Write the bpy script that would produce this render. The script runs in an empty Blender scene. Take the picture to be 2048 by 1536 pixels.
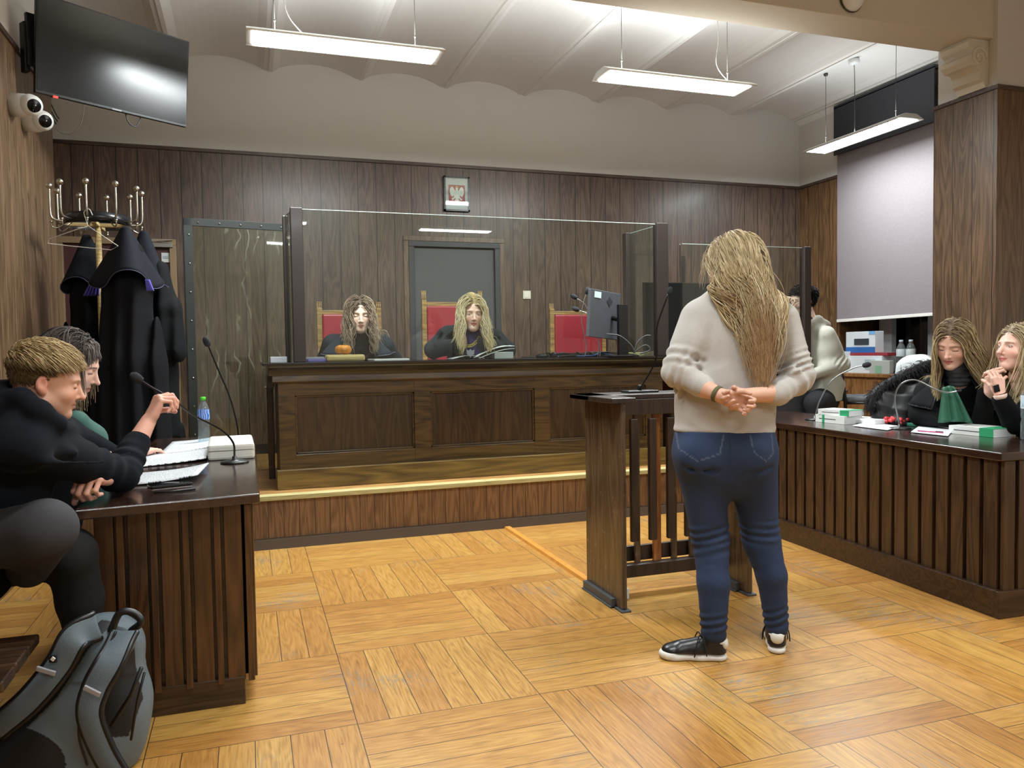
import bpy, math, random
import numpy as np
from mathutils import Matrix, Vector
random.seed(7)
SC = bpy.context.scene
COL = SC.collection
PI = math.pi

# ------------------------------------------------------------------ camera
CAM_H, YAW, PITCH, ROLL, FOC = 1.25, 0.3251554, 0.0411577, -0.0151376, 1564.146
def _axes():
    cy, sy = math.cos(YAW), math.sin(YAW)
    f = np.array([sy*math.cos(PITCH), cy*math.cos(PITCH), -math.sin(PITCH)])
    r = np.array([cy, -sy, 0.0]); u = np.cross(r, f)
    return math.cos(ROLL)*r+math.sin(ROLL)*u, -math.sin(ROLL)*r+math.cos(ROLL)*u, f
CR, CU, CF = _axes()
cam = bpy.data.cameras.new('camera'); camo = bpy.data.objects.new('camera', cam); COL.objects.link(camo)
cam.sensor_width = 36.0; cam.sensor_fit = 'HORIZONTAL'; cam.lens = 36.0*FOC/2048.0
cam.clip_start = 0.05
camo.matrix_world = Matrix(((CR[0], CU[0], -CF[0], 0), (CR[1], CU[1], -CF[1], 0), (CR[2], CU[2], -CF[2], CAM_H), (0, 0, 0, 1)))
SC.camera = camo
def at(px, py, d):
    """room point seen at a photo position and a distance along the view; used to measure poses"""
    return np.array([0, 0, CAM_H]) + d*((px-1024)/FOC*CR - (py-768)/FOC*CU + CF)

def on(px, py, z):
    d = (px-1024)/FOC*CR-(py-768)/FOC*CU+CF; t = (z-CAM_H)/d[2]; return np.array([0, 0, CAM_H])+t*d
# ------------------------------------------------------------------ world, exposure
SC.view_settings.view_transform = 'Standard'; SC.view_settings.look = 'None'
SC.view_settings.gamma = 1.0; SC.view_settings.use_curve_mapping = False
SC.view_settings.exposure = 0.27
w = bpy.data.worlds.new('night'); SC.world = w; w.use_nodes = True
w.node_tree.nodes['Background'].inputs[0].default_value = (0.02, 0.025, 0.04, 1)
w.node_tree.nodes['Background'].inputs[1].default_value = 0.25
SC.cycles.max_bounces = 8; SC.cycles.transparent_max_bounces = 16
SC.cycles.use_denoising = True
SC.cycles.sample_clamp_indirect = 4.0
LAMP_POWER = 84.0
LAMPS = [(0.655, 5.13, 0, 'pendant lamp with bright white diffuser, beside the wall television'),
         (3.035, 5.13, 0, 'pendant lamp with bright white diffuser, in the middle between the two others in view'),
         (5.455, 5.95, 90, 'pendant lamp turned along the window wall in front of the roller blind'),
         (0.655, 2.0, 0, 'pendant lamp above the near end of the left desk, out of the picture'),
         (3.6, 1.6, 0, 'pendant lamp above the near end of the right desk, out of the picture'),
         (0.3, -0.9, 0, 'pendant lamp behind the photographer on the left'),
         (3.2, -1.1, 0, 'pendant lamp behind the photographer on the right')]
LAMP_Z = 3.2
for i, (lx, ly, rz, _) in enumerate(LAMPS):
    L = bpy.data.lights.new('lamp_light', 'AREA'); L.shape = 'RECTANGLE'; L.size = 1.14; L.size_y = 0.2
    L.energy = LAMP_POWER; L.color = (0.93, 0.985, 1.0)
    if i == 2: L.energy *= 0.42
    if i > 2: L.energy *= (0.5 if i < 5 else 0.35)
    lo = bpy.data.objects.new('lamp_light', L); COL.objects.link(lo)
    lo.location = (lx, ly, LAMP_Z-0.012); lo.rotation_euler = (0, 0, math.radians(rz))
    # added up-facing lights above the closed housings, to brighten the ceiling
    U = L.copy(); U.energy = L.energy*(0.32 if i != 2 else 0.16); U.size_y = 0.12; uo = bpy.data.objects.new('lamp_uplight', U); COL.objects.link(uo)
    uo.location = (lx, ly, LAMP_Z+0.055); uo.rotation_euler = (PI, 0, math.radians(rz))

# ------------------------------------------------------------------ materials
def lin(c):
    if isinstance(c, str): c = tuple(int(c[i:i+2], 16) for i in (0, 2, 4))
    return tuple(((v/255.0)/12.92 if v/255.0 <= 0.04045 else ((v/255.0+0.055)/1.055)**2.4) for v in c[:3]) + (1.0,)
class NT:
    def __init__(s, name):
        s.m = bpy.data.materials.new(name); s.m.use_nodes = True; s.t = s.m.node_tree
        s.b = s.t.nodes['Principled BSDF']; s.out = s.t.nodes['Material Output']
    def n(s, typ, ins=None, **kw):
        nd = s.t.nodes.new('ShaderNode'+typ)
        for k, v in kw.items(): setattr(nd, k, v)
        for k, v in (ins or {}).items():
            if isinstance(v, tuple) and len(v) == 2 and hasattr(v[0], 'outputs'): s.t.links.new(v[0].outputs[v[1]], nd.inputs[k])
            elif hasattr(v, 'outputs'): s.t.links.new(v.outputs[0], nd.inputs[k])
            else: nd.inputs[k].default_value = v
        return nd
    def M(s, op, a, b=0.0, c=None):
        ins = {0: a, 1: b}
        if c is not None: ins[2] = c
        return s.n('Math', ins, operation=op)
    def mix(s, f, a, b, mode='MIX'):
        nd = s.t.nodes.new('ShaderNodeMix'); nd.data_type = 'RGBA'; nd.blend_type = mode
        for k, v in ((0, f), (6, a), (7, b)):
            if isinstance(v, tuple) and len(v) == 2 and hasattr(v[0], 'outputs'): s.t.links.new(v[0].outputs[v[1]], nd.inputs[k])
            elif hasattr(v, 'outputs'): s.t.links.new(v.outputs[0] if v.bl_idname != 'ShaderNodeMix' else v.outputs[2], nd.inputs[k])
            else: nd.inputs[k].default_value = v
        return nd
    def ramp(s, f, stops):
        nd = s.n('ValToRGB', {0: f}); e = nd.color_ramp.elements
        while len(e) > 1: e.remove(e[-1])
        e[0].position = stops[0][0]; e[0].color = stops[0][1]
        for p, c in stops[1:]:
            x = e.new(p); x.color = c
        return nd
    def set(s, **kw):
        for k, v in kw.items():
            k = k.replace('_', ' ')
            if hasattr(v, 'outputs'): s.t.links.new(v.outputs[2] if v.bl_idname == 'ShaderNodeMix' else v.outputs[0], s.b.inputs[k])
            else: s.b.inputs[k].default_value = v
        return s
    def bump(s, h, st=0.3, dist=0.01):
        nd = s.n('Bump', {'Strength': st, 'Distance': dist, 'Height': h}); s.t.links.new(nd.outputs[0], s.b.inputs['Normal'])
_mats = {}
def plain(name, c='808080', rough=0.5, metal=0.0, bump=0.0, bscale=200, spec=0.5, sheen=0.0, var=0.0, coat=0.0):
    if name in _mats: return _mats[name]
    t = NT(name); c = lin(c); t.set(Base_Color=c, Roughness=rough, Metallic=metal)
    t.b.inputs['Specular IOR Level'].default_value = spec
    if sheen: t.b.inputs['Sheen Weight'].default_value = sheen
    if coat: t.b.inputs['Coat Weight'].default_value = coat; t.b.inputs['Coat Roughness'].default_value = 0.1
    if bump or var:
        co = t.n('TexCoord'); nz = t.n('TexNoise', {'Vector': (co, 3), 'Scale': float(bscale), 'Detail': 3.0})
        if bump: t.bump(nz, bump, 0.003)
        if var:
            d = tuple(v*(1-var) for v in c[:3])+(1,); e = tuple(min(1, v*(1+var)) for v in c[:3])+(1,)
            t.set(Base_Color=t.ramp(nz, [(0.3, d), (0.7, e)]))
    _mats[name] = t.m; return t.m
def emis(name, c, st):
    t = NT(name); t.set(Base_Color=lin(c)); t.b.inputs['Emission Color'].default_value = lin(c); t.b.inputs['Emission Strength'].default_value = st
    return t.m
def wood(name, dark, light, axis='x', board=0.0, groove=0.006, groove_c='1c120c', gscale=1.0, rough=0.38, per=0.12, along='z', wear=0.0, coat=0.15, off=0.0):
    """boards across `axis`, grain running along `along`, in room coordinates"""
    t = NT(name); co = t.n('TexCoord'); sp = t.n('SeparateXYZ', {0: (co, 3)})
    ia = 'xyz'.index(axis); il = 'xyz'.index(along); io = 3-ia-il
    seed = 0.0
    if board > 0:
        u = t.M('DIVIDE', t.M('ADD', (sp, ia), off), board); fl = t.M('FLOOR', u); fr = t.M('FRACT', u)
        wn = t.n('TexWhiteNoise', {'W': fl}, noise_dimensions='1D'); seed = t.M('MULTIPLY', wn, 37.0)
    ca = t.M('MULTIPLY', (sp, ia), 9.0*gscale); cl = t.M('ADD', t.M('MULTIPLY', (sp, il), 0.9*gscale), seed); co2 = t.M('MULTIPLY', (sp, io), 9.0*gscale)
    v = t.n('CombineXYZ', {0: ca, 1: cl, 2: co2})
    n1 = t.n('TexNoise', {'Vector': v, 'Scale': 1.0, 'Detail': 2.0, 'Distortion': 0.4})
    rings = t.M('FRACT', t.M('MULTIPLY', n1, 9.0)); tri = t.M('ABSOLUTE', t.M('SUBTRACT', rings, 0.5))
    v2 = t.n('CombineXYZ', {0: t.M('MULTIPLY', (sp, ia), 160.0*gscale), 1: t.M('ADD', t.M('MULTIPLY', (sp, il), 5.0*gscale), seed), 2: t.M('MULTIPLY', (sp, io), 160.0*gscale)})
    n2 = t.n('TexNoise', {'Vector': v2, 'Scale': 1.0, 'Detail': 3.0})
    n3 = t.n('TexNoise', {'Vector': (co, 3), 'Scale': 1.3, 'Detail': 2.0})
    f = t.M('ADD', t.M('MULTIPLY', tri, 0.75), t.M('MULTIPLY', n2, 0.75)); f = t.M('SUBTRACT', f, 0.12)
    f = t.M('ADD', f, t.M('MULTIPLY', t.M('SUBTRACT', n3, 0.5), 0.5))
    c = t.ramp(f, [(0.15, lin(dark)), (0.75, lin(light))])
    if board > 0:
        k = t.M('ADD', t.M('MULTIPLY', wn, 2*per), 1-per)
        kc = t.n('CombineColor', {0: k, 1: k, 2: k})
        c = t.mix(1.0, c, kc, 'MULTIPLY')
        g = t.M('LESS_THAN', t.M('ABSOLUTE', t.M('SUBTRACT', fr, 0.5)), 0.5-groove/board/2)
        c = t.mix(g, lin(groove_c), c)
        t.bump(t.M('ADD', g, t.M('MULTIPLY', n2, 0.08)), 0.6, 0.003)
    else: t.bump(n2, 0.12, 0.002)
    if wear:
        nw = t.n('TexNoise', {'Vector': (co, 3), 'Scale': 14.0, 'Detail': 6.0, 'Roughness': 0.7})
        c = t.mix(t.ramp(nw, [(0.62, (0, 0, 0, 1)), (0.72, (wear, wear, wear, 1))]), c, lin('a08a72'))
    t.set(Base_Color=c, Roughness=rough); t.b.inputs['Coat Weight'].default_value = coat; t.b.inputs['Coat Roughness'].default_value = 0.22
    return t.m
def vcol(name, rough=0.5, sheen=0.0, bump=0.0, bscale=300, sss=0.0, spec=0.5, varc=0.0, aniso=0.0):
    """colour taken from the mesh's own 'col' attribute"""
    t = NT(name); a = t.n('Attribute', attribute_name='col'); c = (a, 0)
    co = t.n('TexCoord'); nz = t.n('TexNoise', {'Vector': (co, 3), 'Scale': float(bscale), 'Detail': 4.0})
    if varc:
        r = t.ramp(nz, [(0.3, (1-varc,)*3+(1,)), (0.7, (1,)*3+(1,))]); mx = t.mix(1.0, (a, 0), r, 'MULTIPLY'); t.set(Base_Color=mx)
    else: t.t.links.new(a.outputs[0], t.b.inputs['Base Color'])
    t.set(Roughness=rough); t.b.inputs['Specular IOR Level'].default_value = spec
    if sheen: t.b.inputs['Sheen Weight'].default_value = sheen
    if sss:
        t.b.inputs['Subsurface Weight'].default_value = sss; t.b.inputs['Subsurface Radius'].default_value = (0.012, 0.005, 0.003); t.b.inputs['Subsurface Scale'].default_value = 0.6
    if bump: t.bump(nz, bump, 0.003)
    return t.m
def glassy(name, tint='f2f8f5', fres=1.5, rough=0.0, body=0.0):
    t = NT(name); tr = t.n('BsdfTransparent', {0: lin(tint)}); gl = t.n('BsdfGlossy', {'Color': (1, 1, 1, 1), 'Roughness': rough})
    ge = t.n('NewGeometry'); bf = t.M('ADD', t.M('MULTIPLY', (ge, 6), 1/fres-fres), fres); fr = t.n('Fresnel', {'IOR': bf}); m = t.n('MixShader', {0: fr, 1: tr, 2: gl})
    if body:
        df = t.n('BsdfDiffuse', {'Color': lin('dfe8ea')}); m2 = t.n('MixShader', {0: body, 1: m, 2: df}); m = m2
    t.t.links.new(m.outputs[0], t.out.inputs['Surface']); return t.m

# ------------------------------------------------------------------ mesh helpers
def mesh_from(name, V, F, smooth=False):
    me = bpy.data.meshes.new(name); me.from_pydata([tuple(map(float, v)) for v in V], [], [tuple(map(int, f)) for f in F]); me.update()
    if smooth: me.polygons.foreach_set('use_smooth', [True]*len(me.polygons))
    return me
class MB:
    def __init__(s): s.V = []; s.F = []; s.S = []; s.X = None
    def _p(s, p):
        return tuple(s.X @ Vector(p)) if s.X is not None else tuple(p)
    def add(s, V, F, sm=False):
        o = len(s.V); s.V += [s._p(v) for v in V]; s.F += [tuple(o+i for i in f) for f in F]; s.S += [sm]*len(F); return s
    def box(s, x0, x1, y0, y1, z0, z1):
        V = [(x, y, z) for x in (x0, x1) for y in (y0, y1) for z in (z0, z1)]
        return s.add(V, [(0, 1, 3, 2), (4, 6, 7, 5), (0, 4, 5, 1), (2, 3, 7, 6), (0, 2, 6, 4), (1, 5, 7, 3)])
    def prism(s, poly, axis, a, b, sm=False):
        """poly in the two remaining axes (cyclic order x->y->z), extruded along axis"""
        n = len(poly); V = []
        for t in (a, b):
            for (p, q) in poly:
                V.append({'x': (t, p, q), 'y': (p, t, q), 'z': (p, q, t)}[axis])
        F = [tuple(range(n))[::-1], tuple(range(n, 2*n))]+[(i, (i+1) % n, n+(i+1) % n, n+i) for i in range(n)]
        return s.add(V, F, sm)
    def tube(s, pts, r, n=8, cap=True, flat=None):
        P = [Vector(p) for p in pts]; R = r if isinstance(r, (list, tuple, np.ndarray)) else [r]*len(P)
        V = []; up = None
        for i, p in enumerate(P):
            t = (P[min(i+1, len(P)-1)]-P[max(i-1, 0)]); t = t.normalized() if t.length > 1e-9 else Vector((0, 0, 1))
            if up is None: up = t.orthogonal().normalized() if flat is None else Vector(flat)
            a = (up-t*up.dot(t)); a = a.normalized() if a.length > 1e-6 else t.orthogonal().normalized(); up = a; b = t.cross(a)
            ra, rb = R[i] if isinstance(R[i], tuple) else (R[i], R[i])
            for k in range(n):
                q = 2*PI*k/n; V.append(p+a*(ra*math.cos(q))+b*(rb*math.sin(q)))
        m = len(P); F = [(i*n+k, i*n+(k+1) % n, (i+1)*n+(k+1) % n, (i+1)*n+k) for i in range(m-1) for k in range(n)]
        if cap: F += [tuple(range(n))[::-1], tuple((m-1)*n+k for k in range(n))]
        return s.add(V, F, True)
    def lathe(s, prof, c=(0, 0, 0), n=24, cap=True, ax='z'):
        V = []; m = len(prof)
        for (r, z) in prof:
            for k in range(n):
                q = 2*PI*k/n; x, y = r*math.cos(q), r*math.sin(q)
                V.append({'z': (c[0]+x, c[1]+y, c[2]+z), 'y': (c[0]+x, c[1]+z, c[2]-y), 'x': (c[0]+z, c[1]+x, c[2]+y)}[ax])
        F = [(i*n+k, i*n+(k+1) % n, (i+1)*n+(k+1) % n, (i+1)*n+k) for i in range(m-1) for k in range(n)]
        if cap: F += [tuple(range(n))[::-1], tuple((m-1)*n+k for k in range(n))]
        return s.add(V, F, True)
    def ball(s, c, r, n=12):
        r = r if isinstance(r, tuple) else (r, r, r)
        V = []; F = []; m = n//2+1
        for i in range(m+1):
            th = PI*i/m
            for k in range(n):
                ph = 2*PI*k/n; V.append((c[0]+r[0]*math.sin(th)*math.cos(ph), c[1]+r[1]*math.sin(th)*math.sin(ph), c[2]+r[2]*math.cos(th)))
        for i in range(m):
            for k in range(n): F.append((i*n+k, (i+1)*n+k, (i+1)*n+(k+1) % n, i*n+(k+1) % n))
        return s.add(V, F, True)
    def sheet(s, fn, nu, nv, th=0.0):
        """surface fn(u,v) for u,v in 0..1; th gives it real thickness along its normal"""
        G = np.array([[fn(i/(nu-1), j/(nv-1)) for j in range(nv)] for i in range(nu)], float)
        if th:
            du = np.gradient(G, axis=0); dv = np.gradient(G, axis=1); N = np.cross(du, dv); N /= np.linalg.norm(N, axis=2, keepdims=True)+1e-12
            A = (G+N*th/2).reshape(-1, 3); B = (G-N*th/2).reshape(-1, 3); V = list(map(tuple, A))+list(map(tuple, B)); o = nu*nv
        else: V = list(map(tuple, G.reshape(-1, 3))); o = 0
        I = lambda i, j: i*nv+j
        F = [(I(i, j), I(i+1, j), I(i+1, j+1), I(i, j+1)) for i in range(nu-1) for j in range(nv-1)]
        if th:
            F += [tuple(o+q for q in f[::-1]) for f in F]
            B = [I(i, 0) for i in range(nu)]+[I(nu-1, j) for j in range(1, nv)]+[I(i, nv-1) for i in range(nu-2, -1, -1)]+[I(0, j) for j in range(nv-2, 0, -1)]
            F += [(B[k], B[(k+1) % len(B)], o+B[(k+1) % len(B)], o+B[k])[::-1] for k in range(len(B))]
        return s.add(V, F, True)
    def obj(s, name, mat, parent=None, bevel=0.0, label=None):
        me = mesh_from(name, s.V, s.F); me.polygons.foreach_set('use_smooth', s.S)
        return link(name, me, mat, parent, bevel, label)
def link(name, me, mat, parent=None, bevel=0.0, label=None):
    o = bpy.data.objects.new(name, me); COL.objects.link(o)
    for m in (mat if isinstance(mat, (list, tuple)) else [mat]): me.materials.append(m)
    if parent is not None: o.parent = parent
    if bevel:
        b = o.modifiers.new('bevel', 'BEVEL'); b.width = bevel; b.segments = 2; b.limit_method = 'ANGLE'; b.angle_limit = 0.9
    if label: o['label'] = label
    return o
def thing(name, label, cat, loc=(0, 0, 0), rz=0.0, group=None):
    o = bpy.data.objects.new(name, None); COL.objects.link(o); o.empty_display_size = 0.05
    o.location = loc; o.rotation_euler = (0, 0, rz); return tag(o, label, cat, group)
def tag(o, label, cat, group=None):
    o['label'] = label; o['category'] = cat
    if group: o['group'] = group
    return o
def structure(o, label=None):
    o['kind'] = 'structure'
    if label: o['label'] = label
    return o
def dup(root, loc=None, rz=None, label=None):
    r = root.copy(); COL.objects.link(r)
    if loc is not None: r.location = loc
    if rz is not None: r.rotation_euler = (0, 0, rz)
    if label: r['label'] = label
    for ch in root.children:
        c = ch.copy(); COL.objects.link(c); c.parent = r
        for g in ch.children:
            d = g.copy(); COL.objects.link(d); d.parent = c
    return r
def wloc(o):
    v = Vector((0, 0, 0))
    while o is not None: v = v+o.location; o = o.parent
    return v
def bez(pts, n=16):
    """smooth (Catmull-Rom) curve through pts"""
    P = [np.array(p, float) for p in pts]; P = [2*P[0]-P[1]]+P+[2*P[-1]-P[-2]]; out = []
    for i in range(1, len(P)-2):
        for k in range(n):
            t = k/n; a, b, c, d = P[i-1:i+3]
            out.append(0.5*((2*b)+(-a+c)*t+(2*a-5*b+4*c-d)*t*t+(-a+3*b-3*c+d)*t**3))
    out.append(P[-2]); return out
# ------------------------------------------------------------------ surfaces of the room
PLAT = 0.343; YP = 5.24; YB = 7.6; XL = -1.27; XR = 6.11; ZP = 3.085; TOPB = 1.2
M_plaster = plain('plaster_wall', 'cbc7c0', 0.9, bump=0.15, bscale=120)
M_ceil = plain('plaster_ceiling', 'dcdbd8', 0.9, bump=0.1, bscale=90)
M_back = wood('panel_back', '3c2d24', '665344', 'x', 0.1725, 0.008, '140c08', 1.0, 0.42, 0.07)
M_side = wood('panel_side', '44301e', '80603e', 'y', 0.1725, 0.006, '241608', 1.0, 0.42, 0.07)
M_riser = wood('riser_panel', '573d28', '8b6848', 'x', 0.098, 0.004, '2a180c', 1.3, 0.45, 0.06)
M_trim = wood('trim_wood', '33241c', '57443a', 'z', 0, rough=0.45, along='x')
M_ebony = wood('dark_wood', '1f120b', '45301f', 'z', 0, rough=0.3, along='x')
M_bench = wood('bench_wood', '2e2211', '614b28', 'z', 0, rough=0.34, along='x', gscale=0.8, wear=0.0, coat=0.3)
M_benchpanel = wood('bench_panel_wood', '2a1d10', '4c3820', 'x', 0, rough=0.34, along='z', gscale=0.8, coat=0.3)
M_plinth = wood('bench_plinth_wood', '453416', '7b642f', 'z', 0, rough=0.4, along='x', gscale=0.7, coat=0.1)
M_nose = wood('nosing_wood', 'a0965e', 'c2ba88', 'z', 0, rough=0.65, along='x', gscale=1.2, coat=0.0)
M_black = plain('black_plastic', '101113', 0.4)
M_white = plain('white_plastic', 'e4e4e0', 0.4)
def m_parquet():
    t = NT('parquet'); co = t.n('TexCoord'); sp = t.n('SeparateXYZ', {0: (co, 3)}); s = 0.658; NPL = 6.0
    u = t.M('DIVIDE', t.M('SUBTRACT', (sp, 0), 0.318), s); v = t.M('DIVIDE', t.M('SUBTRACT', (sp, 1), 4.606), s)
    i = t.M('FLOOR', u); j = t.M('FLOOR', v); fu = t.M('FRACT', u); fv = t.M('FRACT', v)
    par = t.M('ABSOLUTE', t.M('MODULO', t.M('ADD', i, j), 2.0))          # 1: boards run away from the camera (y)
    inv = t.M('SUBTRACT', 1.0, par)
    cr = t.M('ADD', t.M('MULTIPLY', fu, par), t.M('MULTIPLY', fv, inv)); al = t.M('ADD', t.M('MULTIPLY', fv, par), t.M('MULTIPLY', fu, inv))
    cp = t.M('MULTIPLY', cr, NPL); pl = t.M('FLOOR', cp); fp = t.M('FRACT', cp)
    idv = t.n('CombineXYZ', {0: i, 1: j, 2: pl}); wn = t.n('TexWhiteNoise', {'Vector': idv}, noise_dimensions='3D')
    sd = t.M('MULTIPLY', wn, 53.0)
    g1 = t.n('CombineXYZ', {0: t.M('MULTIPLY', cr, 7.0), 1: t.M('ADD', t.M('MULTIPLY', al, 0.9), sd), 2: sd})
    n1 = t.n('TexNoise', {'Vector': g1, 'Scale': 1.0, 'Detail': 1.0, 'Distortion': 0.3}); tri = t.M('ABSOLUTE', t.M('SUBTRACT', t.M('FRACT', t.M('MULTIPLY', n1, 11.0)), 0.5))
    g2 = t.n('CombineXYZ', {0: t.M('MULTIPLY', cr, 130.0), 1: t.M('ADD', t.M('MULTIPLY', al, 6.0), sd), 2: sd}); n2 = t.n('TexNoise', {'Vector': g2, 'Scale': 1.0, 'Detail': 3.0})
    f = t.M('ADD', t.M('MULTIPLY', tri, 0.34), t.M('MULTIPLY', n2, 0.85))
    base = t.ramp(f, [(0.2, lin('8c6b39')), (0.5, lin('b48c4e')), (0.8, lin('c9a463'))])
    tone = t.ramp(wn, [(0.0, lin('dfc39c')), (0.14, lin('f0dab8')), (0.6, lin('faeccb')), (1.0, lin('fff8dc'))])
    c = t.mix(0.9, base, tone, 'MULTIPLY')
    # worn grey patches and small dark specks
    nw = t.n('TexNoise', {'Vector': (co, 3), 'Scale': 1.9, 'Detail': 2.0}); ns = t.n('TexNoise', {'Vector': g2, 'Scale': 0.35, 'Detail': 6.0, 'Roughness': 0.8})
    nf = t.n('TexNoise', {'Vector': (co, 3), 'Scale': 38.0, 'Detail': 5.0, 'Roughness': 0.75})
    wm = t.M('MULTIPLY', t.ramp(nw, [(0.57, (0, 0, 0, 1)), (0.68, (1, 1, 1, 1))]), t.ramp(t.M('ADD', t.M('MULTIPLY', ns, 0.6), t.M('MULTIPLY', nf, 0.4)), [(0.49, (0, 0, 0, 1)), (0.58, (0.85, 0.85, 0.85, 1))]))
    c = t.mix(wm, c, lin('7d7c72'))
    sk = t.n('TexNoise', {'Vector': (co, 3), 'Scale': 26.0, 'Detail': 2.0}); c = t.mix(t.ramp(sk, [(0.74, (0, 0, 0, 1)), (0.78, (0.55, 0.55, 0.55, 1))]), c, lin('6a4a28'))
    e1 = t.M('LESS_THAN', t.M('ABSOLUTE', t.M('SUBTRACT', fp, 0.5)), 0.5-0.013)
    e2 = t.M('LESS_THAN', t.M('ABSOLUTE', t.M('SUBTRACT', al, 0.5)), 0.5-0.0022); e3 = t.M('LESS_THAN', t.M('ABSOLUTE', t.M('SUBTRACT', cr, 0.5)), 0.5-0.0024)
    e = t.M('MULTIPLY', t.M('MULTIPLY', e1, e2), e3)
    gapc = t.mix(e, lin('3e2c1c'), c)
    t.set(Base_Color=gapc, Roughness=t.M('ADD', t.M('MULTIPLY', n2, 0.2), 0.28)); t.bump(t.M('ADD', e, t.M('MULTIPLY', n2, 0.1)), 0.35, 0.003)
    t.b.inputs['Coat Weight'].default_value = 0.25; t.b.inputs['Coat Roughness'].default_value = 0.25
    return t.m
M_floor = m_parquet()
def S(name, mb, mat, bevel=0.0, label=None): return structure(mb.obj(name, mat, None, bevel), label)

S('floor', MB().box(-3.2, 6.3, -3.6, YP+0.02, -0.1, 0), M_floor)
# raised judges' platform: riser, baseboard, pale nosing, boarded top
S('floor', MB().box(-2.6, 6.3, YP+0.02, YB+0.02, 0, PLAT-0.012), M_riser, label='raised platform under the judges bench')
M_deck = wood('deck_boards', '8a5f33', 'c79a5c', 'y', 0.11, 0.004, '3a2414', 1.0, 0.4, 0.12, along='x')
S('floor', MB().box(-2.6, 6.3, YP+0.07, YB+0.02, PLAT-0.012, PLAT), M_deck, label='boarded top of the judges platform')
S('trim_1', MB().box(-2.6, 6.3, YP-0.012, YP+0.07, PLAT-0.028, PLAT+0.004), M_nose, 0.004, 'pale worn wooden nosing along the platform edge')
S('baseboard_platform', MB().prism([(YP-0.006, 0.062), (YP+0.02, 0.068), (YP+0.02, 0), (YP-0.012, 0)], 'x', -2.6, 6.3), plain('baseboard_brown', '50443a', 0.5))
S('trim_2', MB().prism([(1.685, 0.0), (1.735, 0.0), (1.728, 0.016), (1.692, 0.016)], 'y', 3.76, YP-0.02), plain('orange_strip', 'c98a3c', 0.4, var=0.15, bscale=30), label='orange wooden strip on the parquet leading to the platform')
# walls
S('wall_back', MB().box(-2.6, 6.3, YB, YB+0.15, 0, 4.3), M_plaster)
bp = MB()
DX0, DX1, DZ = 1.508, 2.44, 2.345          # doorway in the back wall
LX0, LX1, LZ = -1.62, -0.575, 2.29
bp.box(-2.6, LX0, YB-0.03, YB, PLAT, ZP); bp.box(LX0, LX1, YB-0.03, YB, LZ, ZP); bp.box(LX1, DX0, YB-0.03, YB, PLAT, ZP)
bp.box(DX0, DX1, YB-0.03, YB, DZ, ZP); bp.box(DX1, XR, YB-0.03, YB, PLAT, ZP)
S('wall_back', bp, M_back, label='dark boarded wood panelling of the back wall')
S('trim_3', MB().box(-2.6, XR, YB-0.042, YB, ZP-0.012, ZP+0.02), M_trim, 0.003, 'cap moulding on the back wall panelling')
S('baseboard_back', MB().box(LX1, DX0, YB-0.045, YB-0.03, PLAT, PLAT+0.09).box(DX1, XR, YB-0.045, YB-0.03, PLAT, PLAT+0.09), plain('baseboard_dark', '2b2422', 0.5))
S('wall_left', MB().box(XL-0.2, XL, -3.6, 6.25, 0, 4.3), M_plaster)
S('wall_left', MB().box(XL-0.215, XL+0.02, -3.6, 6.265, 0.0, ZP), wood('panel_left', '4a3826', '7c6248', 'y', 0.1725, 0.005, '9a8460', 1.0, 0.42, 0.07), label='honey brown boarded panelling of the left wall')
S('trim_4', MB().box(XL-0.225, XL+0.032, -3.6, 6.275, ZP-0.012, ZP+0.02), M_trim, 0.003, 'cap moulding on the left wall panelling')
S('wall_left', MB().box(-2.75, -2.6, 5.5, YB+0.15, 0, 4.3), M_plaster, label='plaster wall of the recess behind the left wall')
S('wall_left', MB().box(-2.6, XL-0.2, 6.1, 6.25, 0, 4.3), M_plaster, label='return of the left wall')
# right window wall with recess and pillar
WY0, WY1 = 5.55, 6.92; WZ0, WZ1 = 0.98, 3.84
wr = MB(); wr.box(XR, XR+0.6, WY1, YB+0.15, 0, 4.3); wr.box(XR, XR+0.6, 4.6, WY0, 0, 4.3); wr.box(XR, XR+0.6, WY0, WY1, WZ1, 4.3); wr.box(XR, XR+0.6, WY0, WY1, 0, 0.9)
S('wall_right', wr, M_plaster)
S('wall_right', MB().box(XR-0.02, XR, WY1+0.0, YB-0.03, PLAT, ZP), M_side, label='narrow boarded panel between the window and the back corner')
S('wall_right', MB().box(XR-0.02, XR+0.55, WY1-0.02, WY1, 0.9, ZP).box(XR-0.02, XR, 4.7, WY0, 0, ZP).box(XR-0.02, XR+0.55, WY0, WY0+0.02, 0.9, ZP), wood('panel_reveal', '2e1c10', '5b3c20', 'x', 0.1725, 0.005, '140c08'), label='wood lining of the window recess, coloured dark for its shadow')  # shadow inside the recess is put into this darker wood tone
S('trim_5', MB().box(XR-0.034, XR, WY1-0.0, YB-0.03, ZP-0.012, ZP+0.02), M_trim, 0.003, 'cap moulding beside the window')
S('wall_right', MB().box(XR, XR+0.2, -3.6, 4.6, 0, 4.3), M_plaster, label='right wall beyond the pillar')
PX, PY0, PY1 = 5.17, 4.29, 4.80
S('wall_right', MB().box(PX, XR, PY0, PY1, 0, 4.3), M_plaster, label='plaster pillar under the ceiling beam')
S('wall_right', MB().box(PX-0.02, XR, PY0-0.02, PY1+0.02, 0, ZP+0.02), wood('panel_pillar_side', '3c2c1f', '705740', 'y', 0.172, 0.005, '1c120c', 1.0, 0.38, 0.05), label='boarded wood cladding round the pillar')
S('trim_6', MB().box(PX-0.032, XR, PY0-0.032, PY1+0.032, ZP+0.0, ZP+0.03), M_trim, 0.003, 'cap moulding on the pillar cladding')
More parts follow.
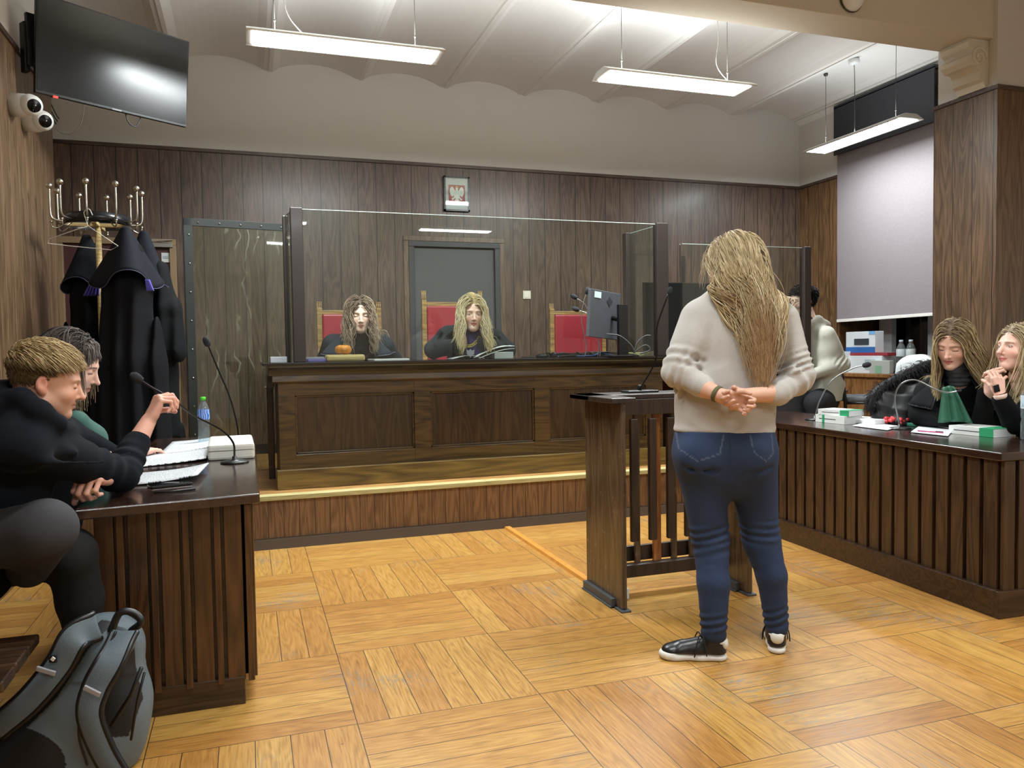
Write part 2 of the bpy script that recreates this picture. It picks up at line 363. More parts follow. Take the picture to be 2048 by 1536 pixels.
S('wall_front', MB().box(-3.2, 6.3, -3.75, -3.6, 0, 4.3), M_plaster)
# window
M_frame = plain('window_frame_white', 'c9ccd0', 0.45); M_night = plain('night_glass', '06070c', 0.05, spec=0.8)
wn_ = MB(); X0 = XR+0.5
for y in (WY0+0.02, 6.13, WY1-0.14): wn_.box(X0-0.03, X0+0.03, y, y+0.09, WZ0, WZ1)
wn_.box(X0-0.03, X0+0.03, WY0, WY1, WZ0, WZ0+0.09); wn_.box(X0-0.03, X0+0.03, WY0, WY1, WZ1-0.09, WZ1)
win = structure(wn_.obj('window_1', M_frame, None, 0.006))
MB().box(X0+0.031, X0+0.037, WY0, WY1, WZ0, WZ1).obj('pane', M_night, win)
# white mullion casing seen beside the bottles
S('trim_7', MB().box(X0-0.1, X0-0.031, 6.62, 6.78, WZ0, WZ1), M_frame, 0.006, 'white upright of the window frame')
# ceiling: barrel vaults running towards the back wall
def ceiling():
    pitch = 0.824; x = 6.055+pitch; prof = []
    while x > -3.2:
        prof += [(x, 3.85), (x-0.035, 3.85), (x-0.035, 3.858), (x-0.075, 3.862)]
        for k in range(1, 12):
            t = k/12; prof.append((x-0.075-t*(pitch-0.075), 3.862+0.088*math.sin(PI*t)**0.75))
        x -= pitch
    prof = prof[::-1]
    poly = prof+[(prof[-1][0], 4.25), (prof[0][0], 4.25)]
    mb = MB(); n = len(prof)
    V = [(x, y, z) for y in (4.4, YB+0.05) for x, z in prof]; F = [(i, n+i, n+i+1, i+1) for i in range(n-1)]
    mb.add(V, F, False); a = mb.V[0]; 
    mb.box(prof[0][0], prof[-1][0], 4.4, YB+0.05, 4.1, 4.2)
    return mb
S('ceiling', ceiling(), M_ceil, label='white vaulted ceiling of shallow arches')
S('ceiling', MB().box(-3.2, 6.3, -3.6, 4.4, 3.88, 4.0), M_ceil, label='flat ceiling on the near side of the beam')
S('trim_8', MB().box(XL, XR, 4.32, 4.64, 3.46, 4.0), plain('beam_plaster', 'c6bcaa', 0.9, bump=0.1, bscale=100), 0.006, 'plaster beam crossing the ceiling')
S('trim_9', MB().prism([(YB-0.03, 3.72)]*0+[(XR-0.05, 3.86), (XR, 3.80), (XR, 3.9), (XR-0.05, 3.9)], 'y', 4.64, YB), M_ceil, label='cornice above the window wall')
# scrolled corbel under the beam end
def corbel():
    pr = []
    P = [(0, 3.12), (-0.03, 3.12), (-0.05, 3.16), (-0.08, 3.18), (-0.085, 3.24), (-0.115, 3.27), (-0.165, 3.27), (-0.195, 3.30), (-0.195, 3.335), (-0.165, 3.355), (-0.16, 3.375), (-0.19, 3.395), (-0.205, 3.43), (-0.19, 3.46), (0, 3.46)]
    mb = MB().prism([(PX+x, z) for x, z in P][::-1], 'y', 4.36, 4.60)
    mb.tube([(PX-0.095+r*math.cos(a), 4.358, 3.33+r*math.sin(a)) for a, r in [(k*0.35, 0.075-0.0022*k) for k in range(30)]], 0.010, 8)
    mb.box(PX-0.01, PX, 4.33, 4.63, 3.10, 3.14)
    return mb
S('trim_10', corbel(), plain('corbel_plaster', 'cfc8b8', 0.85), 0.008, 'scrolled plaster corbel under the beam end')
# doors in the back wall
def door(name, x0, x1, z0, z1, mleaf, mframe, handle_side=1):
    fr = MB(); w = 0.055
    fr.box(x0, x0+w, YB-0.05, YB+0.01, z0, z1-w).box(x1-w, x1, YB-0.05, YB+0.01, z0, z1-w).box(x0, x1, YB-0.05, YB+0.01, z1-w, z1)
    d = structure(fr.obj(name, mframe, None, 0.004))
    MB().box(x0+w, x1-w, YB-0.012, YB+0.005, z0, z1-w).obj('door_leaf', mleaf, d)
    hx = x1-w-0.07 if handle_side > 0 else x0+w+0.07
    h = MB().box(hx-0.018, hx+0.018, YB-0.02, YB-0.012, z0+0.95, z0+1.15); h.tube([(hx, YB-0.02, z0+1.08), (hx, YB-0.06, z0+1.08), (hx-0.11*handle_side, YB-0.06, z0+1.08)], 0.008)
    h.obj('door_handle', plain('brushed_metal', 'a9a9a6', 0.3, 1.0), d)
    return d
M_slate = plain('slate_door', '4b4c4d', 0.5, var=0.05, bscale=20); M_slatef = plain('slate_frame', '34373a', 0.45)
d1 = door('door_1', DX0, DX1, PLAT, DZ, M_slate, M_slatef)
dtr = MB().box(DX0-0.05, DX0, YB-0.045, YB-0.028, PLAT, DZ-0.001).box(DX1, DX1+0.05, YB-0.045, YB-0.028, PLAT, DZ-0.001).box(DX0-0.05, DX1+0.05, YB-0.045, YB-0.028, DZ, DZ+0.05)
S('trim_11', dtr, wood('door_surround', '4b3a2d', '75604c', 'x', 0), 0.003, 'wood surround of the grey back door')
M_maroon = plain('maroon_door', '4a2a2a', 0.45, var=0.05, bscale=10)
d2 = door('door_2', LX0+0.1, LX1, PLAT, LZ, M_maroon, plain('pale_frame', '8d7658', 0.5))
# ------------------------------------------------------------------ lamps
M_lampbody = plain('lamp_body_white', 'd9dcdc', 0.4); M_diff = emis('lamp_diffuser_glow', 'fbfffa', 9.0)
M_wire = plain('steel_wire', '55554f', 0.4, 0.8)
def pendant(i):
    x, y, rz, lab = LAMPS[i]; a = math.radians(rz)
    t = thing('pendant_lamp', lab, 'ceiling lamp', (x, y, LAMP_Z), a, 'long pendant office lamps')
    c, s_ = math.cos(a), math.sin(a)
    b = MB(); b.prism([(-0.14, 0.0), (-0.125, 0.0), (-0.125, 0.004), (0.125, 0.004), (0.125, 0.0), (0.14, 0.0), (0.14, 0.006), (0.06, 0.045), (-0.06, 0.045), (-0.14, 0.006)][::-1], 'x', -0.61, 0.61)
    b.obj('lamp_housing', M_lampbody, t)
    d = MB().box(-0.575, 0.575, -0.105, 0.105, -0.004, 0.003); d.obj('diffuser', M_diff, t)
    g = MB()
    for k in range(47): g.box(-0.575+k*0.025-0.0012, -0.575+k*0.025+0.0012, 0.105, 0.124, -0.006, 0.0)
    g.box(-0.575, 0.575, 0.1235, 0.1255, -0.003, 0.002); g.obj('louvre', M_lampbody, t)
    for sx in (-0.44, 0.44):
        ws = MB()
        top = 3.93 if y > 4.4 else 3.88
        ws.tube([(sx, 0, 0.045), (sx, 0, top-LAMP_Z)], 0.0022, 6); ws.ball((sx, 0, 0.12), 0.008)
        ws.lathe([(0.022, 0), (0.018, -0.018), (0.003, -0.022)], (sx, 0, top-LAMP_Z), 12)
        ws.obj('suspension_wire', M_wire, t)
    cx = -0.36 if i != 1 else 0.36
    if i == 2: pts = [(0.02, 0.03, 0.04), (0.02, 0.03, 0.5), (0.03, 0.03, 0.72)]
    else: pts = [(cx+0.1, 0, 0.045), (cx, 0.02, 0.18), (cx-0.03*(-1 if i else 1), 0.04, 0.4), (cx-0.03, 0.0, 0.71)]
    MB().tube(bez(pts, 8), 0.0032, 6).obj('power_cable', M_wire if i == 2 else plain('cable_white', '6f6c66', 0.5), t)
    if i == 2: MB().lathe([(0.05, 0), (0.05, -0.03), (0.035, -0.045), (0.01, -0.05)], (0.03, 0.03, 0.72), 20).obj('ceiling_rose', M_lampbody, t)
    return t
for i in range(7): pendant(i)
dm = thing('dome_lamp', 'small white round dome fixture on the near face of the ceiling beam', 'smoke detector', (3.885, 4.318, 3.572))
MB().lathe([(0.085, 0), (0.085, -0.02), (0.07, -0.055), (0.03, -0.075), (0.0, -0.078)], n=28, cap=False, ax='y').obj('housing', M_lampbody, dm)
MB().lathe([(0.088, -0.002), (0.092, -0.01), (0.088, -0.018)], n=28, cap=False, ax='y').obj('rim', M_wire, dm)

# ------------------------------------------------------------------ judges' bench
bx0, bx1, by = 0.09, 3.20, 5.45
bench = thing('judges_bench', 'long panelled dark brown wooden judges bench with black top on the platform', 'desk', ((bx0+bx1)/2, 5.8, PLAT))
def rel(t): return Matrix.Translation(-wloc(t))
b = MB(); b.X = rel(bench); fx0, fx1 = 0.185, 3.10
b.box(fx0, fx1, by+0.05, by+0.08, PLAT+0.12, 1.12); b.box(fx0, fx0+0.03, by+0.05, 6.05, PLAT, 1.12); b.box(fx1-0.03, fx1, by+0.05, 6.05, PLAT, 1.12)
b.obj('carcass', M_benchpanel, bench)
b = MB(); b.X = rel(bench)
P0, P1 = 0.575, 0.975
for x0, x1 in ((fx0, 0.295), (1.11, 1.228), (2.02, 2.138), (2.95, fx1)): b.box(x0, x1, by+0.02, by+0.055, PLAT+0.12, 1.07)
b.box(fx0, fx1, by+0.022, by+0.055, PLAT+0.12, P0); b.box(fx0, fx1, by+0.022, by+0.055, P1, 1.07)
b.obj('front_frame', M_bench, bench, 0.003)
for x0, x1 in ((0.295, 1.11), (1.228, 2.02), (2.138, 2.95)):
    q = MB(); q.X = rel(bench)
    for (a0, a1, c0, c1) in ((x0, x1, P0, P0+0.012), (x0, x1, P1-0.012, P1), (x0, x0+0.012, P0, P1), (x1-0.012, x1, P0, P1)): q.box(a0, a1, by+0.034, by+0.05, c0, c1)
    q.obj('panel_moulding', M_bench, bench, 0.002)
b = MB(); b.X = rel(bench); b.prism([(by-0.01, 1.072), (by-0.005, 1.112), (by+0.055, 1.112), (by+0.055, 1.06), (by+0.01, 1.06)], 'x', fx0-0.035, fx1+0.035); b.obj('frieze_moulding', M_bench, bench, 0.002)
b = MB(); b.X = rel(bench)
b.prism([(by-0.01, 1.112), (by-0.02, 1.13), (by-0.025, 1.15), (by-0.045, 1.168), (by-0.055, 1.18), (6.1, 1.18), (6.1, 1.112)], 'x', fx0-0.06, fx1+0.06)
b.box(bx0-0.0, bx1, by-0.075, 6.13, 1.18, TOPB); b.obj('bench_top', plain('black_lacquer', '15110f', 0.25, coat=0.4), bench, 0.004)
b = MB(); b.X = rel(bench); b.box(0.165, fx1+0.02, by-0.012, by+0.06, PLAT, PLAT+0.135); b.obj('plinth', M_plinth, bench, 0.004)
b = MB(); b.X = rel(bench); b.box(0.125, 0.17, 5.98, 6.05, PLAT, 1.12); b.box(0.125, 0.17, 5.65, 6.05, 1.03, 1.115); b.obj('side_leg', M_ebony, bench, 0.004)

# clerk's desk
cd = thing('clerk_desk', 'tall dark grey fronted desk with black top to the right of the judges bench', 'desk', (3.85, 5.8, PLAT))
b = MB(); b.X = rel(cd); b.box(3.26, 4.49, 5.47, 5.50, PLAT, 1.13); b.obj('front_panel', plain('anthracite', '2e3033', 0.6), cd)
b = MB(); b.X = rel(cd); b.box(3.22, 4.52, 5.44, 6.3, 1.13, 1.155); b.obj('desk_top', M_ebony, cd, 0.004)
b = MB(); b.X = rel(cd); b.box(4.455, 4.49, 5.50, 6.25, PLAT, 1.13); b.obj('side_panel', M_ebony, cd); b = MB(); b.X = rel(cd); b.box(3.26, 3.29, 5.50, 6.25, PLAT, 1.13); b.obj('side_panel', M_ebony, cd)

# ------------------------------------------------------------------ glass screens
M_glass = glassy('clear_glass', 'f3f6f3'); M_post = plain('screen_post_brown', '2a2321', 0.35, coat=0.2); M_edge = plain('glass_edge', 'a9b8b0', 0.2)
def screen(name, label, posts, panes, z0, z1):
    t = thing(name, label, 'glass screen', (posts[0][0], posts[0][1], z0))
    for (x0, x1, y0, y1) in posts:
        p = MB(); p.X = rel(t); p.box(x0, x1, y0, y1, z0, z1+0.005); po = p.obj('post', M_post, t, 0.005)
    for (x0, y0, x1, y1) in panes:
        d = np.array([x1-x0, y1-y0]); n = np.array([-d[1], d[0]])/np.linalg.norm(d)*0.003
        p = MB(); p.X = rel(t); q = [(x0+n[0], y0+n[1]), (x1+n[0], y1+n[1]), (x1-n[0], y1-n[1]), (x0-n[0], y0-n[1])]
        p.prism(q[::-1], 'z', z0+0.004, z1-0.003); g = p.obj('glass_pane', M_glass, t)
        e = MB(); e.X = rel(t); e.prism(q[::-1], 'z', z1-0.003, z1+0.001); e.obj('pane_edge', M_edge, g)
    return t
screen('glass_screen', 'large clear glass screen between dark posts along the front of the judges bench',
       [(0.297, 0.378, 5.515, 5.585), (3.085, 3.186, 5.515, 5.585), (0.262, 0.30, 5.86, 5.93), (3.08, 3.17, 6.04, 6.11)],
       [(0.378, 5.55, 3.085, 5.55), (0.32, 5.585, 0.28, 5.86), (3.14, 5.585, 3.12, 6.04)], TOPB, 2.245)
screen('glass_screen', 'smaller clear glass screen with one dark post in front of the clerk with glasses',
       [(4.45, 4.52, 5.465, 5.53), (3.735, 3.765, 6.22, 6.25)], [(3.30, 5.50, 4.45, 5.50), (3.3, 5.53, 3.74, 6.22)], 1.155, 2.09)
# plexiglass gate panel left of the bench, in a dark riveted edge strip
G0, G1 = np.array([-0.42, 6.22]), np.array([0.33, 6.34])
gt = thing('plexiglass_panel', 'scratched clear plexiglass panel edged by a dark riveted strip, between coat stand and judges bench', 'glass screen', (G0[0], G0[1], PLAT), math.atan2(G1[1]-G0[1], G1[0]-G0[0]))
GL = float(np.linalg.norm(G1-G0)); gz = 2.265-PLAT
def m_scratch():
    t = NT('scratched_plexi'); co = t.n('TexCoord'); tr = t.n('BsdfTransparent', {0: lin('eef1ea')}); gl = t.n('BsdfGlossy', {'Color': (1, 1, 1, 1), 'Roughness': 0.02})
    ge = t.n('NewGeometry'); bf = t.M('ADD', t.M('MULTIPLY', (ge, 6), 1/1.5-1.5), 1.5); fr = t.n('Fresnel', {'IOR': bf})
    m = t.n('MixShader', {0: fr, 1: tr, 2: gl}); df = t.n('BsdfDiffuse', {'Color': lin('a5a592')})
    nz = t.n('TexNoise', {'Vector': (co, 3), 'Scale': 3.0, 'Detail': 2.0}); wv = t.n('TexWave', {'Vector': (co, 3), 'Scale': 4.0, 'Distortion': 9.0, 'Detail': 2.0})
    f = t.M('MULTIPLY', t.ramp(wv, [(0.9, (0, 0, 0, 1)), (0.98, (1, 1, 1, 1))]), t.ramp(nz, [(0.5, (0, 0, 0, 1)), (0.65, (0.16, 0.16, 0.16, 1))]))
    f = t.M('ADD', f, 0.02); m2 = t.n('MixShader', {0: f, 1: m, 2: df}); t.t.links.new(m2.outputs[0], t.out.inputs['Surface']); return t.m
MB().box(0.04, GL, -0.003, 0.003, 0.02, gz-0.04).obj('plexiglass', m_scratch(), gt)
M_strip = plain('dark_green_strip', '1d2422', 0.35)
st = MB().box(0, 0.06, -0.008, 0.008, 0, gz).box(0, GL, -0.008, 0.008, gz-0.055, gz).obj('edge_strip', M_strip, gt, 0.002)
for rx, rz_ in [(0.035, 0.12+k*0.21) for k in range(9)]+[(0.1+k*0.15, gz-0.03) for k in range(5)]: MB().lathe([(0.008, 0), (0.006, -0.006), (0, -0.008)], (rx, -0.008, rz_), 10, ax='y').obj('rivet', plain('rivet_steel', 'c9ccc8', 0.25, 1.0), st)
MB().tube([(GL-0.22, -0.02, 0.66), (GL-0.1, -0.02, 0.70)], 0.008).box(GL-0.1, GL-0.02, -0.03, -0.004, 0.685, 0.715).obj('latch', plain('latch_steel', 'b9bab5', 0.3, 1.0), gt, 0.003)

# ------------------------------------------------------------------ slatted side desks
M_slat = wood('slat_wood', '2b190c', '59391d', 'x', 0, rough=0.32, along='z', gscale=0.9, coat=0.35)
M_slat2 = wood('slat_wood_right', '24150b', '4f3620', 'y', 0, rough=0.4, along='z', gscale=0.9, coat=0.2)
M_desktop = wood('desk_top_wood', '1c0f0b', '3c251b', 'x', 0, rough=0.16, along='y', gscale=0.8, coat=0.6)
def slats(mb, x0, x1, z0, z1, nw, gap=0.014, th=0.018, axis='x', at_=0.0, sgn=-1, thin=0.0):
    """slats across x0..x1 standing proud of a face at at_"""
    w_ = (x1-x0)/nw
    for k in range(nw):
        a = x0+k*w_+gap/2; b_ = x0+(k+1)*w_-gap/2
        if thin:
            if axis == 'x': mb.box(b_-thin, b_, min(at_, at_+sgn*th*1.5), max(at_, at_+sgn*th*1.5), z0, z1)
            b_ -= thin+gap*0.8
        lo, hi = min(at_, at_+sgn*th), max(at_, at_+sgn*th)
        if axis == 'x': mb.box(a, b_, lo, hi, z0, z1)
        else: mb.box(lo, hi, a, b_, z0, z1)
# left desk
ld = thing('side_desk', 'dark slatted wooden desk with printed sheets, a green-capped bottle and two microphones on it', 'desk', (-0.26, 4.0, 0))
b = MB(); b.X = rel(ld); b.prism([(-0.545, 2.83), (0.027, 2.91), (0.027, 5.12), (-0.545, 5.12)], 'z', 0.725, 0.76); b.obj('desk_top', M_desktop, ld, 0.005)
b = MB(); b.X = rel(ld); b.box(-0.50, -0.015, 2.955, 2.985, 0.10, 0.725).box(-0.045, -0.015, 2.955, 5.1, 0.1, 0.725); b.obj('carcass', M_ebony, ld)
b = MB(); b.X = rel(ld); slats(b, -0.515, 0.0, 0.085, 0.722, 5, 0.012, 0.022, 'x', 2.955, -1, 0.022); slats(b, 2.95, 5.1, 0.085, 0.722, 24, 0.02, 0.018, 'y', -0.015, 1); b.obj('slats', M_slat, ld, 0.002)
b = MB(); b.X = rel(ld); b.box(-0.46, -0.04, 2.93, 5.1, 0.0, 0.1); b.obj('plinth', M_ebony, ld, 0.003)
# right desk, turned slightly
RA = math.radians(-2.6)
rd = thing('side_desk', 'long dark slatted wooden desk with law books and folders on it, on the window side', 'desk', (3.205, 2.62, 0), RA)
b = MB().box(0, 0.64, 0, 2.45, 0.722, 0.76); b.obj('desk_top', M_desktop, rd, 0.005)
b = MB().box(0.045, 0.075, 0.03, 2.44, 0.12, 0.722).box(0.045, 0.61, 0.03, 0.06, 0.12, 0.722); b.obj('carcass', M_ebony, rd)
b = MB(); slats(b, 0.03, 2.44, 0.11, 0.72, 26, 0.022, 0.024, 'y', 0.045, -1); slats(b, 0.02, 0.62, 0.11, 0.72, 7, 0.022, 0.02, 'x', 0.03, -1); b.obj('slats', M_slat2, rd, 0.002)
b = MB().box(-0.005, 0.60, 0.0, 2.44, 0.0, 0.125); b.obj('plinth', M_ebony, rd, 0.003)

# ------------------------------------------------------------------ witness stand
M_wit = wood('witness_wood', '33251a', '66503a', 'y', 0, rough=0.35, along='z', gscale=0.8, wear=0.6, coat=0.3)
M_witd = wood('witness_dark', '1d120c', '3a281b', 'y', 0, rough=0.45, along='z', coat=0.1)
M_oslat = wood('orange_slat', '7a4521', 'b5733a', 'x', 0, rough=0.4, along='z')
ws = thing('witness_stand', 'dark wooden witness stand with side panels and upright slats facing the standing woman', 'lectern', (2.03, 3.5, 0))
for s_, x in ((0, 1.66), (1, 2.365)):
    b = MB(); b.X = rel(ws); b.box(x, x+0.028, 3.33, 3.74, 0.012, 1.0); sp_ = b.obj('side_panel', M_wit, ws, 0.003)
    b = MB(); b.X = rel(ws); b.box(x-0.022, x+0.0, 3.40, 3.74, 0.0, 0.045).box(x-0.03, x+0.06, 3.40, 3.74, 0.0, 0.008).box(x-0.012, x+0.04, 3.31, 3.39, 0.0, 0.01); b.obj('floor_bracket', plain('bracket_grey', '5a5f63', 0.5, 0.6), sp_, 0.002)
b = MB(); b.X = rel(ws); b.box(1.60, 2.44, 3.56, 3.80, 1.0, 1.025); b.box(1.60, 1.73, 3.30, 3.80, 1.0, 1.025); b.box(2.32, 2.44, 3.30, 3.80, 1.0, 1.025); b.obj('top_board', M_witd, ws, 0.004)
b = MB(); b.X = rel(ws); b.box(1.688, 2.365, 3.56, 3.61, 0.085, 0.15).box(1.688, 2.365, 3.63, 3.65, 0.15, 0.23); b.obj('rail', M_witd, ws, 0.003); b = MB(); b.X = rel(ws); b.box(1.688, 2.365, 3.55, 3.60, 0.92, 1.0); b.obj('rail', M_witd, ws, 0.003)
for k in range(6):
    x = 1.724+k*0.105; b = MB(); b.X = rel(ws); b.box(x, x+0.042, 3.55, 3.575, 0.27, 0.90); b.obj('slat', M_witd, ws, 0.004)
    x = 1.766+k*0.108; b = MB(); b.X = rel(ws); b.box(x, x+(0.044 if k == 2 else 0.030), 3.60, 3.62, 0.11, 0.96); b.obj('slat', M_oslat if k == 2 else M_wit, ws, 0.002, label='orange brown slat' if k == 2 else None)
sk = tag(MB().box(-0.035, 0.035, -0.012, 0.012, 0, 0.055).obj('socket_box', plain('socket_grey', 'c9ccd0', 0.4), None, 0.004), 'small light grey socket box on the floor inside the witness stand', 'socket'); sk.location = (1.745, 3.50, 0.001)
# ------------------------------------------------------------------ soft bodies: smooth unions of tapered limbs, polygonised
def nrm(v): v = np.asarray(v, float); return v/(np.linalg.norm(v)+1e-12)
class Fr:
    """a local frame: columns of R are right, forward, up in the room"""
    def __init__(s, o, R=None, k=1.0): s.o = np.asarray(o, float); s.R = np.eye(3) if R is None else np.asarray(R, float); s.k = k
    def p(s, q): return s.o+s.R@(np.asarray(q, float)*s.k)
    def v(s, q): return s.R@np.asarray(q, float)
    def inv(s, P): return ((np.asarray(P)-s.o)@s.R)/s.k
def frame(o, fwd, up=(0, 0, 1), k=1.0):
    f = nrm(fwd); u = np.asarray(up, float); r = nrm(np.cross(f, u)); u = np.cross(r, f); return Fr(o, np.stack([r, f, u], 1), k)
def _vn(P, seed=0):
    """cheap smooth pseudo noise, -1..1"""
    x, y, z = P[..., 0], P[..., 1], P[..., 2]
    return (np.sin(x*1.0+seed+1.7*np.sin(y*0.9+seed*2.1))+np.sin(y*1.1+1.3*seed+1.5*np.sin(z*0.8+seed))+np.sin(z*1.05+0.7*seed+1.6*np.sin(x*1.2-seed)))/3
class SD:
    def __init__(s, k=0.02): s.ops = []; s.k = k; s.f = Fr((0, 0, 0))
    def cap(s, a, b, ra, rb=None, k=None, sub=False, flat=None):
        rb = ra if rb is None else rb; q = s.f.k
        fl = None if flat is None else (nrm(s.f.v(flat[0])), flat[1])
        s.ops.append(('c', s.f.p(a), s.f.p(b), ra*q, rb*q, (s.k if k is None else k)*q, sub, fl)); return s
    def tube(s, pts, rs, k=None, sub=False, flat=None):
        if not isinstance(rs, (list, tuple, np.ndarray)): rs = [rs]*len(pts)
        for i in range(len(pts)-1): s.cap(pts[i], pts[i+1], rs[i], rs[i+1], k if i == 0 or k is not None else s.k, sub, flat)
        return s
    def ell(s, c, r, R=None, k=None, sub=False):
        Rm = s.f.R if R is None else s.f.R@np.asarray(R, float)
        s.ops.append(('e', s.f.p(c), np.asarray(r, float)*s.f.k, Rm, None, (s.k if k is None else k)*s.f.k, sub, None)); return s
    def box(s, c, h, rd=0.01, R=None, k=None, sub=False):
        Rm = s.f.R if R is None else s.f.R@np.asarray(R, float)
        s.ops.append(('b', s.f.p(c), np.asarray(h, float)*s.f.k, Rm, rd*s.f.k, (s.k if k is None else k)*s.f.k, sub, None)); return s
    def cut(s, point, normal, k=0.002):
        """keep the side the normal points away from"""
        s.ops.append(('h', s.f.p(point), nrm(s.f.v(normal)), None, None, k*s.f.k, True, None)); return s
    @staticmethod
    def _d(op, P):
        t = op[0]
        if t == 'h': return -((P-op[1])@op[2])
        if t == 'c':
            _, a, b, ra, rb, k, sub, fl = op
            Q = P-a; v = b-a
            if fl is not None:
                n, f = fl; Q = Q+(Q@n)[..., None]*n*(1/f-1); v = v+n*(v@n)*(1/f-1)
            h = np.clip((Q@v)/(v@v+1e-12), 0, 1); d = np.linalg.norm(Q-h[..., None]*v, axis=-1)-(ra+(rb-ra)*h)
            return d*(fl[1]**0.5 if fl is not None and fl[1] < 1 else 1.0)
        Q = (P-op[1])@op[3]
        if t == 'e':
            k0 = np.linalg.norm(Q/op[2], axis=-1); k1 = np.linalg.norm(Q/(op[2]**2), axis=-1); return k0*(k0-1)/(k1+1e-9)
        q = np.abs(Q)-op[2]+op[4]; return np.linalg.norm(np.maximum(q, 0), axis=-1)+np.minimum(q.max(-1), 0)-op[4]
    def _bb(s, op):
        if op[0] == 'c':
            r = max(op[3], op[4]); return np.minimum(op[1], op[2])-r, np.maximum(op[1], op[2])+r
        if op[0] == 'h': return None
        e = np.abs(op[3])@np.abs(op[2]); return op[1]-e, op[1]+e
    @staticmethod
    def _join(D, d, k, sub):
        if sub: h = np.maximum(k-np.abs(D+d), 0)/max(k, 1e-9); return np.maximum(D, -d)+h*h*k/4
        h = np.maximum(k-np.abs(D-d), 0)/max(k, 1e-9); return np.minimum(D, d)-h*h*k/4
    def at(s, P):
        D = np.full(P.shape[:-1], 9.0)
        for op in s.ops: D = s._join(D, s._d(op, P), op[5], op[6])
        return D
    def mesh(s, h=0.006, disp=None, smooth=0):
        lo = np.full(3, 9e9); hi = -lo
        for op in s.ops:
            if op[6]: continue
            a, b = s._bb(op); lo = np.minimum(lo, a); hi = np.maximum(hi, b)
        lo -= 4*h; hi += 4*h; n = np.ceil((hi-lo)/h).astype(int)+1
        D = np.full(n, 9.0, np.float32)
        for op in s.ops:
            bb = s._bb(op)
            if bb is None: i0 = np.zeros(3, int); i1 = n
            else:
                m = op[5]+3*h; i0 = np.maximum(((bb[0]-m-lo)/h).astype(int), 0); i1 = np.minimum(((bb[1]+m-lo)/h).astype(int)+2, n)
                if (i1 <= i0).any(): continue
            g = np.stack(np.meshgrid(*[lo[a]+h*np.arange(i0[a], i1[a]) for a in range(3)], indexing='ij'), -1)
            sl = tuple(slice(i0[a], i1[a]) for a in range(3)); D[sl] = s._join(D[sl], s._d(op, g), op[5], op[6])
        if disp is not None:
            m = np.abs(D) < 0.03; I = np.argwhere(m); D[m] += disp(lo+h*I)
        return snet(D, lo, h, smooth)
def snet(D, lo, h, smooth=0):
    S_ = D < 0; nx, ny, nz = D.shape
    c = np.zeros((nx-1, ny-1, nz-1), np.int8)
    cor = [(i, j, k) for i in (0, 1) for j in (0, 1) for k in (0, 1)]
    for i, j, k in cor: c += S_[i:nx-1+i, j:ny-1+j, k:nz-1+k]
    mix = (c > 0) & (c < 8); I = np.argwhere(mix); idx = np.full(mix.shape, -1, np.int64); idx[mix] = np.arange(len(I))
    acc = np.zeros((len(I), 3)); cnt = np.zeros(len(I))
    for a in cor:
        for ax in range(3):
            if a[ax]: continue
            b = list(a); b[ax] = 1
            va = D[I[:, 0]+a[0], I[:, 1]+a[1], I[:, 2]+a[2]]; vb = D[I[:, 0]+b[0], I[:, 1]+b[1], I[:, 2]+b[2]]
            m = (va < 0) != (vb < 0); t = va[m]/(va[m]-vb[m]); p = np.tile(np.array(a, float), (m.sum(), 1)); p[:, ax] = t
            acc[m] += p; cnt[m] += 1
    V = lo+h*(I+acc/cnt[:, None]); Fs = []
    for ax in range(3):
        o1, o2 = (ax+1) % 3, (ax+2) % 3
        sa = [slice(1, -1)]*3; sb = [slice(1, -1)]*3; sa[ax] = slice(0, -1); sb[ax] = slice(1, None)
        A = S_[tuple(sa)]; B = S_[tuple(sb)]; ch = np.argwhere(A != B)
        if not len(ch): continue
        fl = A[ch[:, 0], ch[:, 1], ch[:, 2]]; base = ch.copy(); base[:, o1] += 1; base[:, o2] += 1
        e1 = np.zeros(3, int); e1[o1] = 1; e2 = np.zeros(3, int); e2[o2] = 1
        g = lambda q: idx[q[:, 0], q[:, 1], q[:, 2]]
        Q = np.stack([g(base), g(base-e1), g(base-e1-e2), g(base-e2)], 1); Q[~fl] = Q[~fl][:, ::-1]; Fs.append(Q[:, ::-1] if False else Q)
    F = np.concatenate(Fs) if Fs else np.zeros((0, 4), int); F = F[(F >= 0).all(1)]
    for _ in range(smooth):
        N = len(V); a = np.concatenate([F[:, i] for i in range(4)]+[F[:, (i+1) % 4] for i in range(4)]); b = np.concatenate([F[:, (i+1) % 4] for i in range(4)]+[F[:, i] for i in range(4)])
        cn = np.bincount(a, minlength=N)+1e-9; W = np.stack([np.bincount(a, V[b, q], N) for q in range(3)], 1)/cn[:, None]; V = V*0.4+W*0.6
    return V, F
